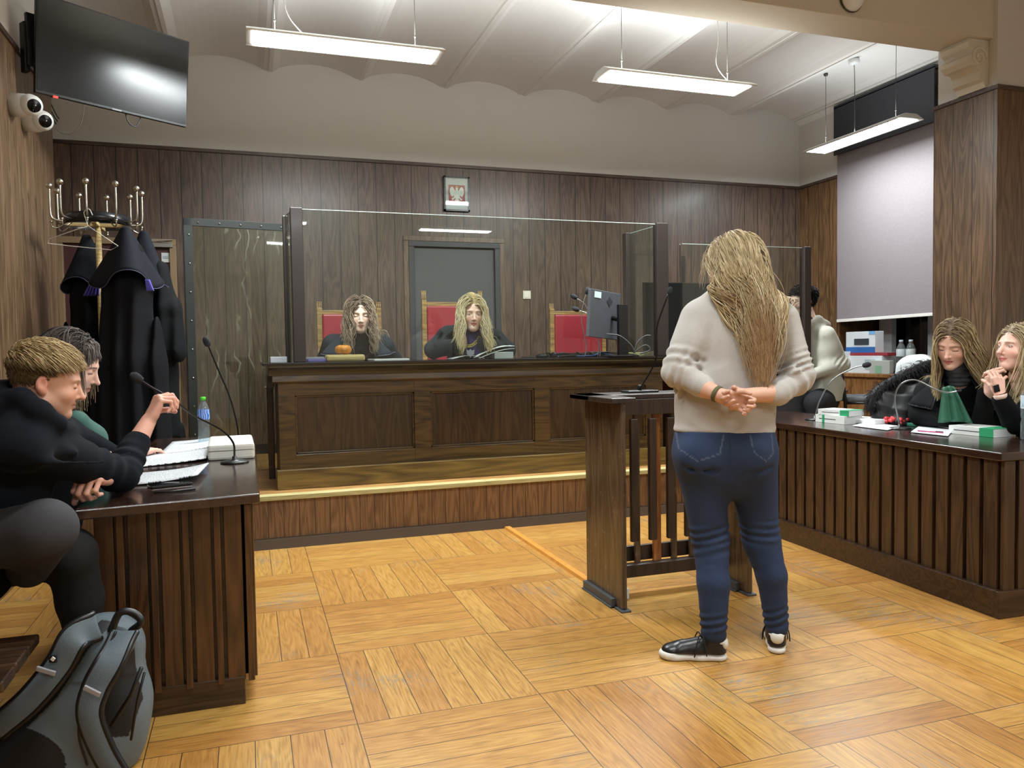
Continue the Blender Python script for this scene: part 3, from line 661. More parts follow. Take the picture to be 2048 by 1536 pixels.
def nobj(name, parts, mat, parent=None, label=None, col=None):
    """parts: list of (V, F[, colour or colour function]); one mesh, faces of 3 or 4 corners"""
    Vs, L, T, C = [], [], [], []; o = 0
    for p in parts:
        V, F = p[0], np.asarray(p[1]); Vs.append(V); L.append((F+o).reshape(-1)); T.append(np.full(len(F), F.shape[1])); o += len(V)
        cc = p[2] if len(p) > 2 else col
        if cc is not None:
            if callable(cc): cc = cc(V)
            cc = np.asarray(cc, float)
            C.append(np.broadcast_to(cc, (len(V), 3)))
    V = np.concatenate(Vs); L = np.concatenate(L).astype(np.int32); T = np.concatenate(T)
    if parent is not None: V = V-np.array(wloc(parent))[None]
    me = bpy.data.meshes.new(name); me.vertices.add(len(V)); me.vertices.foreach_set('co', V.astype(np.float32).ravel())
    me.loops.add(len(L)); me.loops.foreach_set('vertex_index', L); me.polygons.add(len(T)); st = np.concatenate([[0], np.cumsum(T)[:-1]]).astype(np.int32)
    me.polygons.foreach_set('loop_start', st); me.polygons.foreach_set('use_smooth', np.ones(len(T), bool)); me.update(calc_edges=True); me.validate()
    if C:
        a = me.color_attributes.new('col', 'FLOAT_COLOR', 'POINT'); cc = np.concatenate([np.concatenate(C), np.ones((len(V), 1))], 1).astype(np.float32)
        if len(a.data) == len(V): a.data.foreach_set('color', cc.ravel())
    return link(name, me, mat, parent, 0, label)

# ------------------------------------------------------------------ heads
def rgb(h): return np.array(lin(h)[:3])
def head_sdf(s, f, fem=True, closed=False, smile=0.0, nose=1.0, jaw=1.0):
    s.f = f; K = 0.02
    s.ell((0, -0.014, 0.038), (0.0745, 0.096, 0.088), k=K)                     # cranium
    s.ell((0, 0.03, 0.005), (0.064, 0.066, 0.088), k=K)                        # face mass
    s.ell((0, 0.032, -0.048), (0.052*jaw, 0.056, 0.056), k=0.03)               # mouth block
    s.cap((-0.046*jaw, 0.0, -0.058), (-0.012*jaw, 0.066, -0.096), 0.017, 0.0145, k=0.03); s.cap((0.046*jaw, 0.0, -0.058), (0.012*jaw, 0.066, -0.096), 0.017, 0.0145, k=0.03)
    s.ell((0, 0.076, -0.093), (0.017*jaw, 0.013, 0.013), k=0.016)              # chin
    for x in (-1, 1):
        s.ell((x*0.040, 0.062, -0.026), (0.021, 0.018, 0.019), k=0.02)         # cheek
        s.cap((x*0.014, 0.088, 0.024), (x*0.046, 0.074, 0.025), 0.0075, 0.006, k=0.014)   # brow
        s.ell((x*0.031, 0.097, 0.006), (0.018, 0.0125, 0.0105), k=0.012, sub=True)        # socket
        s.ell((x*0.031, 0.076, 0.005), (0.0155, 0.0138, 0.0115 if closed else 0.0104), k=0.004)    # lids
        if closed: s.cap((x*0.018, 0.0905, -0.001), (x*0.043, 0.0855, -0.0005), 0.0016, k=0.003, sub=True)
        else: s.ell((x*0.031, 0.0935, 0.005), (0.0112, 0.006, 0.0040), k=0.002, sub=True)
        s.ell((x*0.0095, 0.094, -0.034), (0.0068, 0.0088, 0.006), k=0.006)     # nostril wing
        # ear
        a = math.radians(12)*x; R = np.array([[math.cos(a), -math.sin(a), 0], [math.sin(a), math.cos(a), 0], [0, 0, 1]])
        s.ell((x*0.077, -0.012, 0.0), (0.009, 0.0175, 0.0285), R=R, k=0.006); s.ell((x*0.074, -0.004, -0.024), (0.008, 0.01, 0.012), k=0.008)
        s.ell((x*0.087, -0.008, 0.003), (0.0075, 0.0095, 0.0165), R=R, k=0.004, sub=True)
    n = nose
    s.cap((0, 0.0885, 0.014), (0, 0.103+0.008*n, -0.028), 0.0065, 0.0085, k=0.010); s.ell((0, 0.106+0.008*n, -0.0315), (0.0085, 0.009, 0.0075), k=0.006)
    for x in (-1, 1): s.ell((x*0.0055, 0.105, -0.0405), (0.003, 0.0045, 0.0025), k=0.002, sub=True)
    w = 0.018+0.006*smile; up = 0.004*smile
    s.tube([(-w, 0.078, -0.058+up), (0, 0.0905, -0.0565), (w, 0.078, -0.058+up)], [0.0035, 0.0062, 0.0035], k=0.006)
    s.tube([(-w*0.85, 0.077, -0.064+up), (0, 0.0895, -0.0665), (w*0.85, 0.077, -0.064+up)], [0.0035, 0.0066, 0.0035], k=0.006)
    s.tube([(-w*1.1, 0.083, -0.060+up*1.3), (0, 0.0975, -0.0612), (w*1.1, 0.083, -0.060+up*1.3)], [0.0012, 0.0016, 0.0012], k=0.003, sub=True)
    s.f = Fr((0, 0, 0)); return s
def face_col(f, skin, lip, brow, closed=False, lash='2a1c16', blush=0.35, smile=0.0, stub=None):
    skin, lip, brow, lash = map(rgb, (skin, lip, brow, lash)); pink = skin*np.array([1.0, 0.72, 0.70])
    def fn(V):
        q = f.inv(V); x, y, z = np.abs(q[:, 0]), q[:, 1], q[:, 2]; c = np.tile(skin, (len(V), 1))
        def bl(c, m, t): m = np.clip(m, 0, 1)[:, None]; return c*(1-m)+t*m
        g = lambda cx, cz, r: np.exp(-(((x-cx)/r)**2+((z-cz)/r)**2))*(y > 0.03)
        c = bl(c, blush*g(0.042, -0.03, 0.02), pink); c = bl(c, blush*0.8*g(0.0, -0.033, 0.012), pink)
        c = bl(c, 0.7*(x > 0.074)*(np.abs(q[:, 1]+0.01) < 0.03)*(np.abs(z) < 0.035), pink)
        w = 0.022+0.005*smile; zc = -0.0612+0.004*smile*(x/w)**2; e = 1-(x/w)**2-((z-zc)/(0.0105*(1-0.4*x/w)))**2
        c = bl(c, np.clip(e*3, 0, 1)*(y > 0.06), lip); c = bl(c, (np.abs(z-zc) < 0.0014)*(x < w)*(y > 0.06)*0.7, lip*0.35)
        zb = 0.0235+0.02*(x-0.016)-0.9*np.clip(x-0.034, 0, 1)**1.0*0.25; c = bl(c, np.clip(1.6-np.abs(z-zb)/0.0026, 0, 1)*(x > 0.012)*(x < 0.05)*(y > 0.04)*0.85, brow)
        if closed: c = bl(c, np.clip(1.8-np.abs(z+0.0012+0.1*(x-0.03)**2*10)/0.0016, 0, 1)*(x > 0.017)*(x < 0.045)*(y > 0.05), lash)
        else:
            r = np.sqrt(((x-0.031)/0.0128)**2+((z-0.005)/0.0062)**2); c = bl(c, np.clip(1.5-np.abs(r-1)/0.16, 0, 1)*(z > 0.002)*(y > 0.05)*0.85, lash)
        if stub is not None:
            m = np.clip((-z-0.045)/0.02, 0, 1)*(y > -0.02)*(y < 0.11)*0.25; c = bl(c, m, rgb(stub))
        return c
    return fn
M_skin = vcol('skin', 0.55, bump=0.05, bscale=500, sss=0.06)
M_eye = plain('eye_white', 'a8a09a', 0.5); M_iris = plain('iris_blue', '262c2e', 0.4); M_pupil = plain('pupil_black', '060606', 0.3)
def eyes(f, parent, look=(0, 0), iris=None):
    for x in (-1, 1):
        c = f.p((x*0.031, 0.0778, 0.005)); b = MB(); p = np.array(wloc(parent)); b.ball(tuple(c-p), 0.0118*f.k, 16); e = b.obj('eye', M_eye, parent)
        d = nrm(f.v((look[0], 1, look[1]))); g = MB()
        g.X = Matrix.Translation(Vector(c-p))@Vector(d).to_track_quat('Z', 'Y').to_matrix().to_4x4(); g.lathe([(0.0076, 0.0091), (0.0072, 0.0105), (0.0, 0.0121)], n=16, cap=False); g.obj('iris', iris or M_iris, e)
        g = MB(); g.X = Matrix.Translation(Vector(c-p))@Vector(d).to_track_quat('Z', 'Y').to_matrix().to_4x4(); g.lathe([(0.0036, 0.0117), (0.003, 0.0124), (0, 0.0126)], n=12, cap=False); g.obj('pupil', M_pupil, e)

# ------------------------------------------------------------------ hands
def hand_sdf(s, wrist, d, back, curl=(30, 30, 30, 30), spread=4, thumb=(35, 20, 20), side=1, k=1.0, tspread=40):
    """wrist point, direction of the fingers, direction the back of the hand faces; side=+1: thumb to the right of d seen from the back"""
    d = nrm(d); b = nrm(np.asarray(back, float)-d*np.dot(back, d)); r = np.cross(d, b)*side
    P = lambda a, u, v: np.asarray(wrist)+k*(d*a+r*u+b*v)
    s.f = Fr((0, 0, 0)); K = 0.006*k
    s.cap(P(-0.01, 0, 0), P(0.03, 0.002, 0), 0.019*k, 0.021*k, k=0.012*k, flat=(b, 0.72))
    kn = []
    for i, (u, a, rad) in enumerate(((0.029, 0.088, 0.0098), (0.0095, 0.092, 0.0098), (-0.0105, 0.087, 0.0092), (-0.0285, 0.078, 0.0082))):
        s.cap(P(0.012, u*0.55, 0), P(a, u, 0.001), 0.0125*k, (rad+0.001)*k, k=0.012*k); kn.append((u, a, rad))
    s.cap(P(0.03, 0.022, -0.006), P(0.05, 0.0, -0.006), 0.013*k, 0.012*k, k=0.014*k); s.cap(P(0.025, -0.018, -0.006), P(0.06, -0.022, -0.005), 0.0125*k, 0.010*k, k=0.012*k)
    Ls = ((0.043, 0.026, 0.021), (0.048, 0.030, 0.022), (0.044, 0.028, 0.021), (0.034, 0.021, 0.019))
    for i, (u, a, rad) in enumerate(kn):
        c = curl[i]; c = c if isinstance(c, (tuple, list)) else (c, c*1.1, c*0.7)
        ang = 0.0; p = P(a, u, 0.001); sp = math.radians((1.5-i)*spread)
        dd = d*math.cos(sp)+r*math.sin(sp); q = rad
        for j in range(3):
            ang += math.radians(c[j]); v = dd*math.cos(ang)-b*math.sin(ang); p2 = p+v*Ls[i][j]*k
            s.cap(p, p2, q*k*(0.97), q*k*0.88, k=0.0035*k); p = p2; q *= 0.9
    t0, t1, t2 = thumb; ts = math.radians(tspread); dd = d*math.cos(ts)+r*math.sin(ts); p = P(0.018, 0.018, -0.006); ang = 0; q = 0.0125
    inw = nrm(-b-0.25*r)
    for L, tt in ((0.042, t0), (0.032, t1), (0.027, t2)):
        ang += math.radians(tt); v = nrm(dd*math.cos(ang)+inw*math.sin(ang)); p2 = p+v*L*k; s.cap(p, p2, q*k, q*k*0.9, k=0.006*k); p = p2; q *= 0.88
    return s

# ------------------------------------------------------------------ hair
M_hair = vcol('hair', 0.55, spec=0.25)
def strands(roots, dirs, steps, length, solid=None, off=0.004, grav=0.35, flow=None, seed=1, w=0.0016, wave=0.0, wfreq=30, stiff=0.75, tip=0.25, cling=0.0):
    """grow tapering locks; each step follows its old direction, gravity and an optional flow, and is kept outside `solid`"""
    rng = np.random.default_rng(seed); P = np.array(roots, float); Dn = np.array(dirs, float); Dn /= np.linalg.norm(Dn, axis=1, keepdims=True)+1e-9
    N = len(P); length = np.broadcast_to(length, (N,)); st = (length/steps)[:, None]; out = [P.copy()]; ph = rng.uniform(0, 6.28, N)
    offs = off if np.ndim(off) else np.full(N, off)
    for i in range(steps):
        g = np.zeros_like(P); g[:, 2] = -1
        V = Dn*stiff+g*grav
        if flow is not None: V = V+flow(P, i/steps)
        V /= np.linalg.norm(V, axis=1, keepdims=True)+1e-9; Q = P+V*st
        if solid is not None:
            for _ in range(2):
                d0 = solid.at(Q); e = 0.004; G = np.stack([solid.at(Q+np.eye(3)[a]*e)-d0 for a in range(3)], 1)/e
                G /= np.linalg.norm(G, axis=1, keepdims=True)+1e-6; pen = np.maximum(offs-d0, 0)-cling*np.clip(d0-offs, 0, 0.04)*(d0 < 0.09)*(1 if i < steps*0.42 else 0.0)
                Q = Q+G*pen[:, None]
        Dn = Q-P; Dn /= np.linalg.norm(Dn, axis=1, keepdims=True)+1e-9; P = Q; out.append(P.copy())
    A = np.stack(out, 1)
    if wave:
        t = np.linspace(0, 1, steps+1)[None]; side = np.cross(A[:, -1]-A[:, 0], [0.3, 0.8, 0.1]); side /= np.linalg.norm(side, axis=1, keepdims=True)+1e-9
        oth = np.cross(side, [0, 0, 1.0]); am = wave*np.minimum(t*2.5, 1); fr = wfreq*length[:, None]
        A = A+side[:, None]*(am*np.sin(fr*t+ph[:, None]))[..., None]+oth[:, None]*(am*np.cos(fr*t+ph[:, None]))[..., None]*0.6
    return A
def strand_mesh(A, w=0.0016, tip=0.25, cols=None, seed=0):
    rng = np.random.default_rng(seed); N, M_, _ = A.shape; T = np.gradient(A, axis=1); T /= np.linalg.norm(T, axis=2, keepdims=True)+1e-9
    up = rng.normal(size=(N, 1, 3)); a = np.cross(T, up); a /= np.linalg.norm(a, axis=2, keepdims=True)+1e-9; b = np.cross(T, a)
    w = np.broadcast_to(w, (N,))[:, None]; t = np.linspace(0, 1, M_)[None]; r = w*np.clip(1-(t-0.45)/0.55*(1-tip), tip, 1)*np.clip(0.6+t*8, 0, 1)
    V = np.stack([A+a*(r*math.cos(q))[..., None]+b*(r*math.sin(q))[..., None] for q in (0, 2*PI/3, 4*PI/3)], 2)
    base = (np.arange(N)[:, None]*M_+np.arange(M_-1)[None])*3; F = []
    for k in range(3): F.append(np.stack([base+k, base+(k+1) % 3, base+3+(k+1) % 3, base+3+k], -1).reshape(-1, 4))
    F = np.concatenate(F); cc = None
    if cols is not None: cc = np.repeat(cols, M_*3, axis=0) if cols.ndim == 2 else np.repeat(cols.reshape(N*M_, 3), 3, axis=0)
    return V.reshape(-1, 3), F, cc
def hair_cols(n, pal, seed=0, roots=None, M_=None, tipc=None):
    rng = np.random.default_rng(seed); pal = np.stack([rgb(p) for p in pal]); a = pal[rng.integers(0, len(pal), n)]; b = pal[rng.integers(0, len(pal), n)]; t = rng.uniform(0, 1, (n, 1)); c = a*(1-t)+b*t; c *= rng.uniform(0.8, 1.15, (n, 1))
    if roots is not None and M_:
        rt = rgb(roots); tt = np.linspace(0, 1, M_)[None, :, None]; k = np.clip(1-tt*3.5, 0, 1)*0.8; C = c[:, None]*(1-k)+rt*k
        if tipc is not None: k = np.clip((tt-0.75)/0.25, 0, 1)*0.6; C = C*(1-k)+rgb(tipc)*k
        return C
    if tipc is not None and M_:
        tt = np.linspace(0, 1, M_)[None, :, None]; k = np.clip((tt-0.65)/0.35, 0, 1)*0.75; return c[:, None]*(1-k)+rgb(tipc)*k
    return c
def scalp_pts(f, n, seed=0, keep=None):
    """points on the hair-bearing part of the skull, in the head frame, with outward normals"""
    rng = np.random.default_rng(seed); r = np.array([0.0775, 0.099, 0.091]); out = np.zeros((0, 3))
    while len(out) < n:
        v = rng.normal(size=(n*3, 3)); v /= np.linalg.norm(v, axis=1, keepdims=True); q = v*r+np.array([0, -0.014, 0.038])
        hl = 0.062-0.35*np.clip(0.06-q[:, 1], 0, 0.08)-0.9*np.clip(0.03-q[:, 1], 0, 0.09)          # hairline: high in front, low behind
        m = q[:, 2] > np.maximum(hl, -0.055)
        if keep is not None: m &= keep(q)
        out = np.concatenate([out, q[m]])
    q = out[:n]; nn = (q-np.array([0, -0.014, 0.038]))/r**2; nn /= np.linalg.norm(nn, axis=1, keepdims=True)
    return q, nn
# ------------------------------------------------------------------ standing woman seen from behind
M_knit = vcol('knit_wool', 0.95, sheen=0.25, bump=0.5, bscale=420, varc=0.12)
M_denim = vcol('denim', 0.85, bump=0.4, bscale=700, varc=0.25)
M_cloth = vcol('robe_cloth', 0.75, sheen=0.1, bump=0.15, bscale=300)
VF = nrm(np.array([CF[0], CF[1], 0])); VR = nrm(np.array([CR[0], CR[1], 0])); UP = np.array([0, 0, 1.0])
def seg_t(V, a, b):
    ab = b-a; t = np.clip(((V-a)@ab)/(ab@ab), 0, 1); return t, np.linalg.norm(V-a-t[:, None]*ab, axis=1)
def ripple(V, a, b, c0, c1, n, amp, twist=None, rad=0.12, seed=0):
    """cloth bunching into ridges across a limb between fractions c0..c1 of a->b"""
    t, d = seg_t(V, a, b); m = np.clip(1-np.abs(t-(c0+c1)/2)/((c1-c0)/2+1e-6), 0, 1)**0.7*(d < rad)
    off = 0 if twist is None else (V-a)@np.asarray(twist)
    return amp*m*np.sin(2*PI*n*(t-c0)/(c1-c0)+off*40+0.8*_vn(V*18, seed))
def ridge(V, a, b, w, amp):
    t, d = seg_t(V, a, b); return amp*np.exp(-(np.maximum(d-0.03, 0)/w)**2)*np.sin(PI*np.clip(t, 0.02, 0.98))
def standing_woman():
    T = 3.17; W_ = thing('person', 'standing person seen from behind, long blonde hair, pale sweater, blue jeans, hands behind the back', 'person', (1.85, 2.72, 0))
    A = at
    # ----- sweater
    s = SD(0.03); fl = (VF, 0.6)
    s.cap(A(1447, 905, T), A(1449, 800, T), 0.207, 0.198, flat=fl, k=0.02); s.cap(A(1449, 800, T), A(1474, 690, T), 0.198, 0.180, flat=fl, k=0.03)
    s.cap(A(1474, 690, T), A(1478, 655, T), 0.180, 0.172, flat=fl, k=0.03)
    s.cut(A(1448, 866, T), (-0.04, 0, -1), k=0.012)
    sl, el, wl = A(1396, 640, T), A(1353, 741, T-0.05), A(1402, 772, T-0.13)
    sr, er, wr = A(1562, 642, T), A(1597, 752, T-0.04), A(1556, 786, T-0.12)
    s.cap(A(1404, 632, T), A(1556, 636, T), 0.064, 0.064, k=0.05); s.cap(A(1440, 608, T), A(1512, 610, T), 0.058, 0.058, k=0.05, flat=(VF, 0.8))
    s.tube([sl, el], [0.072, 0.066], k=0.03); s.tube([el, wl], [0.062, 0.047], k=0.015)
    s.tube([sr, er], [0.072, 0.064], k=0.03); s.tube([er, wr], [0.062, 0.047], k=0.015)
    s.tube([A(1590, 742, T-0.1), A(1604, 772, T-0.06)], [0.02, 0.03], k=0.03)
    # hem roll and cuffs
    s.cap(wl+VR*0.0, wl+nrm(wl-el)*0.012, 0.05, 0.044, k=0.004); s.cap(wr, wr+nrm(wr-er)*0.012, 0.05, 0.044, k=0.004)
    # long folds across the back
    FO = []
    for a, b, r in (((1405, 625), (1398, 735), 0.012), ((1428, 630), (1412, 720), 0.010), ((1400, 770), (1480, 740), 0.010), ((1475, 812), (1390, 808), 0.010), ((1540, 812), (1570, 760), 0.011), ((1370, 830), (1440, 846), 0.010)):
        FO.append((A(*a, T-0.11), A(*b, T-0.11), r))
    def disp(V):
        d = ripple(V, sl, el, 0.55, 1.15, 4.5, 0.0065, VR+UP, 0.10, 1)+ripple(V, el, wl, -0.2, 0.75, 3.2, 0.006, VR, 0.10, 2)
        d += ripple(V, sr, er, 0.5, 1.15, 5, 0.007, VR-UP, 0.10, 3)+ripple(V, er, wr, -0.2, 0.8, 3.2, 0.006, VR, 0.10, 4)
        for a, b, r in FO: d -= ridge(V, a, b, 0.016, r*0.6)
        z = V[:, 2]; zh = A(1448, 866, T)[2]; d += -0.003*np.clip(1-np.abs(z-zh-0.02)/0.02, 0, 1); d += 0.004*_vn(V*9, 5)*(z < 1.3)+0.0025*_vn(V*np.array([22, 22, 9]), 6)
        return d
    V, F = s.mesh(0.0065, disp, 1); sweater = nobj('sweater', [(V, F)], M_knit, W_, col=rgb('b9b4ae'))
    # ----- jeans
    j = SD(0.03)
    hl, kl, al_ = A(1402, 905, T), A(1421, 1085, T+0.03), A(1428, 1266, T-0.02)
    hr, kr, ar = A(1500, 905, T+0.01), A(1522, 1080, T+0.06), A(1554, 1252, T+0.06)
    j.cap(A(1448, 850, T), A(1449, 900, T), 0.20, 0.207, flat=(VF, 0.62), k=0.02)
    j.tube([A(1400, 905, T), kl], [0.106, 0.071], k=0.03, flat=(VF, 0.95)); j.cap(kl, A(1427, 1165, T-0.01), 0.071, 0.062, k=0.02); j.cap(A(1427, 1165, T-0.01), al_, 0.064, 0.049, k=0.02)
    j.tube([A(1500, 905, T+0.01), kr], [0.106, 0.073], k=0.03, flat=(VF, 0.95)); j.cap(kr, A(1543, 1150, T+0.05), 0.073, 0.060, k=0.02); j.cap(A(1543, 1150, T+0.05), ar, 0.060, 0.046, k=0.02)
    j.ell(A(1403, 912, T-0.055), (0.090, 0.07, 0.09), k=0.04); j.ell(A(1500, 912, T-0.055), (0.090, 0.07, 0.09), k=0.04); j.cut(A(1448, 858, T), (0, 0, 1), k=0.004)
    j.cap(A(1455, 880, T-0.16), A(1458, 960, T-0.13), 0.006, 0.012, k=0.03, sub=True)
    for a, b in (((1360, 935), (1435, 943)), ((1362, 988), (1420, 986)), ((1545, 935), (1500, 950))): j.cap(A(*a, T-0.09), A(*b, T-0.115), 0.006, 0.003, k=0.02, sub=True)
    j.cut(al_-UP*0.012, (0, 0, -1), k=0.004) if False else None
    def dj(V):
        d = ripple(V, hl, kl, 0.72, 1.08, 4, 0.0045, VR, 0.12, 1)+ripple(V, kl, al_, -0.05, 0.18, 1.5, 0.004, VR, 0.12, 2)+ripple(V, kl, al_, 0.72, 1.06, 4, 0.005, VR, 0.1, 3)
        d += ripple(V, hr, kr, 0.68, 1.06, 4.5, 0.0045, -VR, 0.12, 4)+ripple(V, kr, ar, 0.7, 1.06, 4, 0.005, VR, 0.1, 5)
        return d+0.002*_vn(V*20, 2)
    V, F = j.mesh(0.0062, dj, 1)
    m = V[:, 2] > 0.085; 
    hipc = A(1450, 890, T)
    def jc(V):
        u = (V-hipc)@VR; z = V[:, 2]; n = _vn(V*14, 3); b = rgb('233555'); c = np.tile(b, (len(V), 1)); k = np.clip(0.5+0.35*n+0.0*u, 0, 1)[:, None]
        c = c*(0.65+0.65*k)
        back = ((V-hipc)@VF < 0)
        def line(c, P, w, colr):
            for a, b2 in zip(P[:-1], P[1:]):
                a = np.array(a); b2 = np.array(b2); ab = b2-a; q = np.stack([u, z], 1)-a; t = np.clip(q@ab/(ab@ab), 0, 1); d = np.linalg.norm(q-t[:, None]*ab, axis=1)
                c = np.where(((d < w) & back)[:, None], colr, c)
            return c
        def pk(P): return [(float((A(x, y, T-0.11)-hipc)@VR), float(A(x, y, T-0.11)[2])) for x, y in P]
        st = rgb('525e76')
        c = line(c, pk([(1362, 868), (1362, 900), (1392, 921), (1437, 907), (1446, 868)]), 0.0022, st); c = line(c, pk([(1498, 868), (1506, 905), (1532, 922), (1549, 908), (1550, 868)]), 0.0022, st)
        c = line(c, pk([(1456, 868), (1459, 915)]), 0.003, rgb('1c2740'))
        return c
    nobj('jeans', [(V, F)], M_denim, W_, col=jc)
    # ----- body: head, neck, arms, hands
    hf = frame(A(1466, 535, T+0.03), nrm(VF*0.80-VR*0.60-UP*0.12), UP+VR*0.03, 0.99)
    h = SD(0.02); head_sdf(h, hf, True); h.f = hf; h.cap((0, -0.02, -0.05), (0, -0.05, -0.17), 0.052, 0.062, k=0.03); h.f = Fr((0, 0, 0))
    skin = 'd8ae96'; Hv = h.mesh(0.0035)
    b = SD(0.012); b.tube([el, A(1402, 773, T-0.13), A(1441, 791, T-0.185)], [0.036, 0.037, 0.0275], k=0.02); hand_sdf(b, A(1443, 792, T-0.188), A(1505, 812, T-0.20)-A(1443, 792, T-0.188), VF*1.0+UP*0.25, ((45, 60, 35), (50, 60, 35), (50, 62, 35), (42, 50, 30)), 3, (10, 25, 20), 1, 0.96, 35)
    Lv = b.mesh(0.003)
    b = SD(0.012); b.tube([er, A(1556, 787, T-0.12), A(1500, 790, T-0.155)], [0.036, 0.038, 0.0275], k=0.02); hand_sdf(b, A(1500, 791, T-0.155), A(1448, 806, T-0.17)-A(1500, 791, T-0.155), VF-UP*0.3, ((35, 60, 40), (35, 55, 40), (40, 60, 40), (40, 60, 40)), 4, (20, 30, 20), -1, 0.96, 30)
    Rv = b.mesh(0.003)
    t = SD(0.04); t.cap(A(1449, 850, T), A(1476, 660, T), 0.15, 0.14, flat=(VF, 0.6)); t.tube([sl, el], [0.05, 0.036]); t.tube([sr, er], [0.05, 0.036]); t.tube([hl, kl, al_+UP*0.02], [0.08, 0.05, 0.030]); t.tube([hr, kr, ar+UP*0.02], [0.08, 0.05, 0.030]); t.cap(A(1476, 640, T), A(1472, 590, T), 0.08, 0.055)
    Tv = t.mesh(0.011)
    hc = lambda V: np.tile(rgb(skin), (len(V), 1))*(1-0.10*np.clip(_vn(V*60, 1), 0, 1))[:, None]*np.array([1, 0.93, 0.92])
    nobj('body', [(*Hv, face_col(hf, 'e0b49c', 'b8706a', '8a7450', lash='3a2c20')), (*Lv, hc), (*Rv, hc), (*Tv, rgb(skin))], M_skin, W_)
    eyes(hf, W_, (-0.1, -0.1))
    bd = MB(); bd.X = rel(W_); ax = nrm(A(1441, 791, T-0.185)-A(1402, 773, T-0.13)); c0 = A(1434, 788, T-0.178)
    bd.tube([tuple(c0-ax*0.008), tuple(c0-ax*0.005), tuple(c0+ax*0.005), tuple(c0+ax*0.008)], [0.030, 0.0335, 0.0335, 0.030], 20); bd.obj('wristband', plain('olive_band', '5c5838', 0.7), W_)
    # ----- hair
    # under-mass so no skin or sweater shows through
    u = SD(0.02); u.f = hf; u.ell((0, -0.022, 0.035), (0.080, 0.098, 0.090), k=0.02); u.ell((0, -0.07, -0.05), (0.07, 0.05, 0.08), k=0.03); u.f = Fr((0, 0, 0))
    u.tube([A(1476, 570, T-0.075), A(1500, 630, T-0.09)], [0.07, 0.055], k=0.05, flat=(VF, 0.35))
    u.f = hf; u.ell((0, 0.085, -0.02), (0.055, 0.05, 0.075), k=0.01, sub=True); u.f = Fr((0, 0, 0))
    sol = SD(0.02); sol.ops = s.ops+h.ops
    q, nn = scalp_pts(hf, 2600, 3); roots = np.array([hf.p(v) for v in q*1.0]); nw = nn@hf.R.T
    # parting: hair falls back and to both sides, most of it down the back
    side = q[:, 0]; back = -q[:, 1]
    flowdir = np.stack([np.sign(side)*0.30+0*side, -0.75+0*side, -0.35+0*side], 1)@hf.R.T
    L = np.random.default_rng(5).uniform(0.44, 0.56, len(q)); L = np.where(q[:, 1] > 0.035, L*0.80, L)
    tgt = A(1524, 745, T-0.155)
    def flow(P, t):
        F_ = flowdir*max(0, 0.9-3.0*t)
        if t > 0.15:
            dxy = tgt+VR*toff[:, None]*(1.45-1.2*t)-P; dxy[:, 2] = 0; F_ = F_+dxy*(1.2+9.0*t*t)
        return F_
    sm = SD(0.02); sm.ops = s.ops+h.ops+[op for op in u.ops if not op[6]]; toff = np.random.default_rng(15).normal(0, 0.045, len(q))
    offs = np.random.default_rng(6).uniform(0.003, 0.020, len(q))
    Am = strands(roots, nw*0.15+flowdir, 22, L, sm, offs, 0.55, flow, 3, wave=0.0045, wfreq=24, stiff=0.8, cling=0.25)
    cols = hair_cols(len(q), ('b9a27a', 'cdb992', '9a8560', 'dccba8', 'a8916a', '8f7a58'), 4, roots='8a7656', M_=23, tipc='9a6a42')
    parts = [strand_mesh(Am, np.random.default_rng(8).uniform(0.0012, 0.0030, len(q)), 0.25, cols, 2)]
    cu = lambda V: rgb('947d5a')*(0.75+0.35*np.clip(_vn(V*np.array([70, 70, 9]), 2), -1, 1))[:, None]
    parts.append((*u.mesh(0.006), cu))
    # a few loose short hairs along the parting and the outline
    q2, n2 = scalp_pts(hf, 160, 9); r2 = np.array([hf.p(v) for v in q2]); A2 = strands(r2, n2@hf.R.T*0.2+flowdir[:len(q2)], 14, 0.16, sm, 0.012, 0.45, None, 4, wave=0.006, wfreq=40, stiff=0.9)
    parts.append(strand_mesh(A2, 0.0008, 0.3, hair_cols(len(q2), ('cdb992', 'dccba8'), 1), 3))
    nobj('hair', parts, M_hair, W_)
    # ----- shoes
    M_lea = plain('black_leather', '17171a', 0.32, bump=0.1, bscale=150); M_sole = plain('white_rubber', 'd8d6cf', 0.55, var=0.08, bscale=30); M_tab = plain('white_leather', 'dcdad2', 0.5); M_lace = plain('black_lace', '0d0d0e', 0.8)
    def shoe(heel, toe, nm, lab):
        heel, toe = np.array(heel), np.array(toe); d = nrm(toe-heel); Ln = np.linalg.norm(toe-heel); f = frame(heel, d, UP)
        so = SD(0.02); so.f = f; so.tube([(0, 0.035, 0.012), (0.002, Ln*0.42, 0.012), (0.004, Ln-0.05, 0.014), (-0.004, Ln-0.035, 0.02)], [0.036, 0.036, 0.047, 0.036], k=0.02, flat=((0, 0, 1), 0.55)); so.f = Fr((0, 0, 0)); so.cut((0, 0, 0.001), (0, 0, -1)); so.cut((0, 0, 0.033), (0, 0, 1), k=0.004)
        up = SD(0.02); up.f = f; up.tube([(0, 0.036, 0.03), (0.001, Ln*0.45, 0.03), (0.004, Ln-0.055, 0.028), (0, Ln-0.042, 0.03)], [0.033, 0.034, 0.042, 0.032], k=0.02, flat=((0, 0, 1), 0.7)); up.cap((0, 0.04, 0.05), (0, 0.05, 0.082), 0.033, 0.034, k=0.02); up.cap((0, 0.06, 0.07), (0, Ln-0.09, 0.045), 0.031, 0.028, k=0.03); up.f = Fr((0, 0, 0)); up.cut((0, 0, 0.03), (0, 0, -1))
        up.f = f; up.ell((0, 0.05, 0.115), (0.027, 0.034, 0.04), k=0.006, sub=True); up.f = Fr((0, 0, 0))
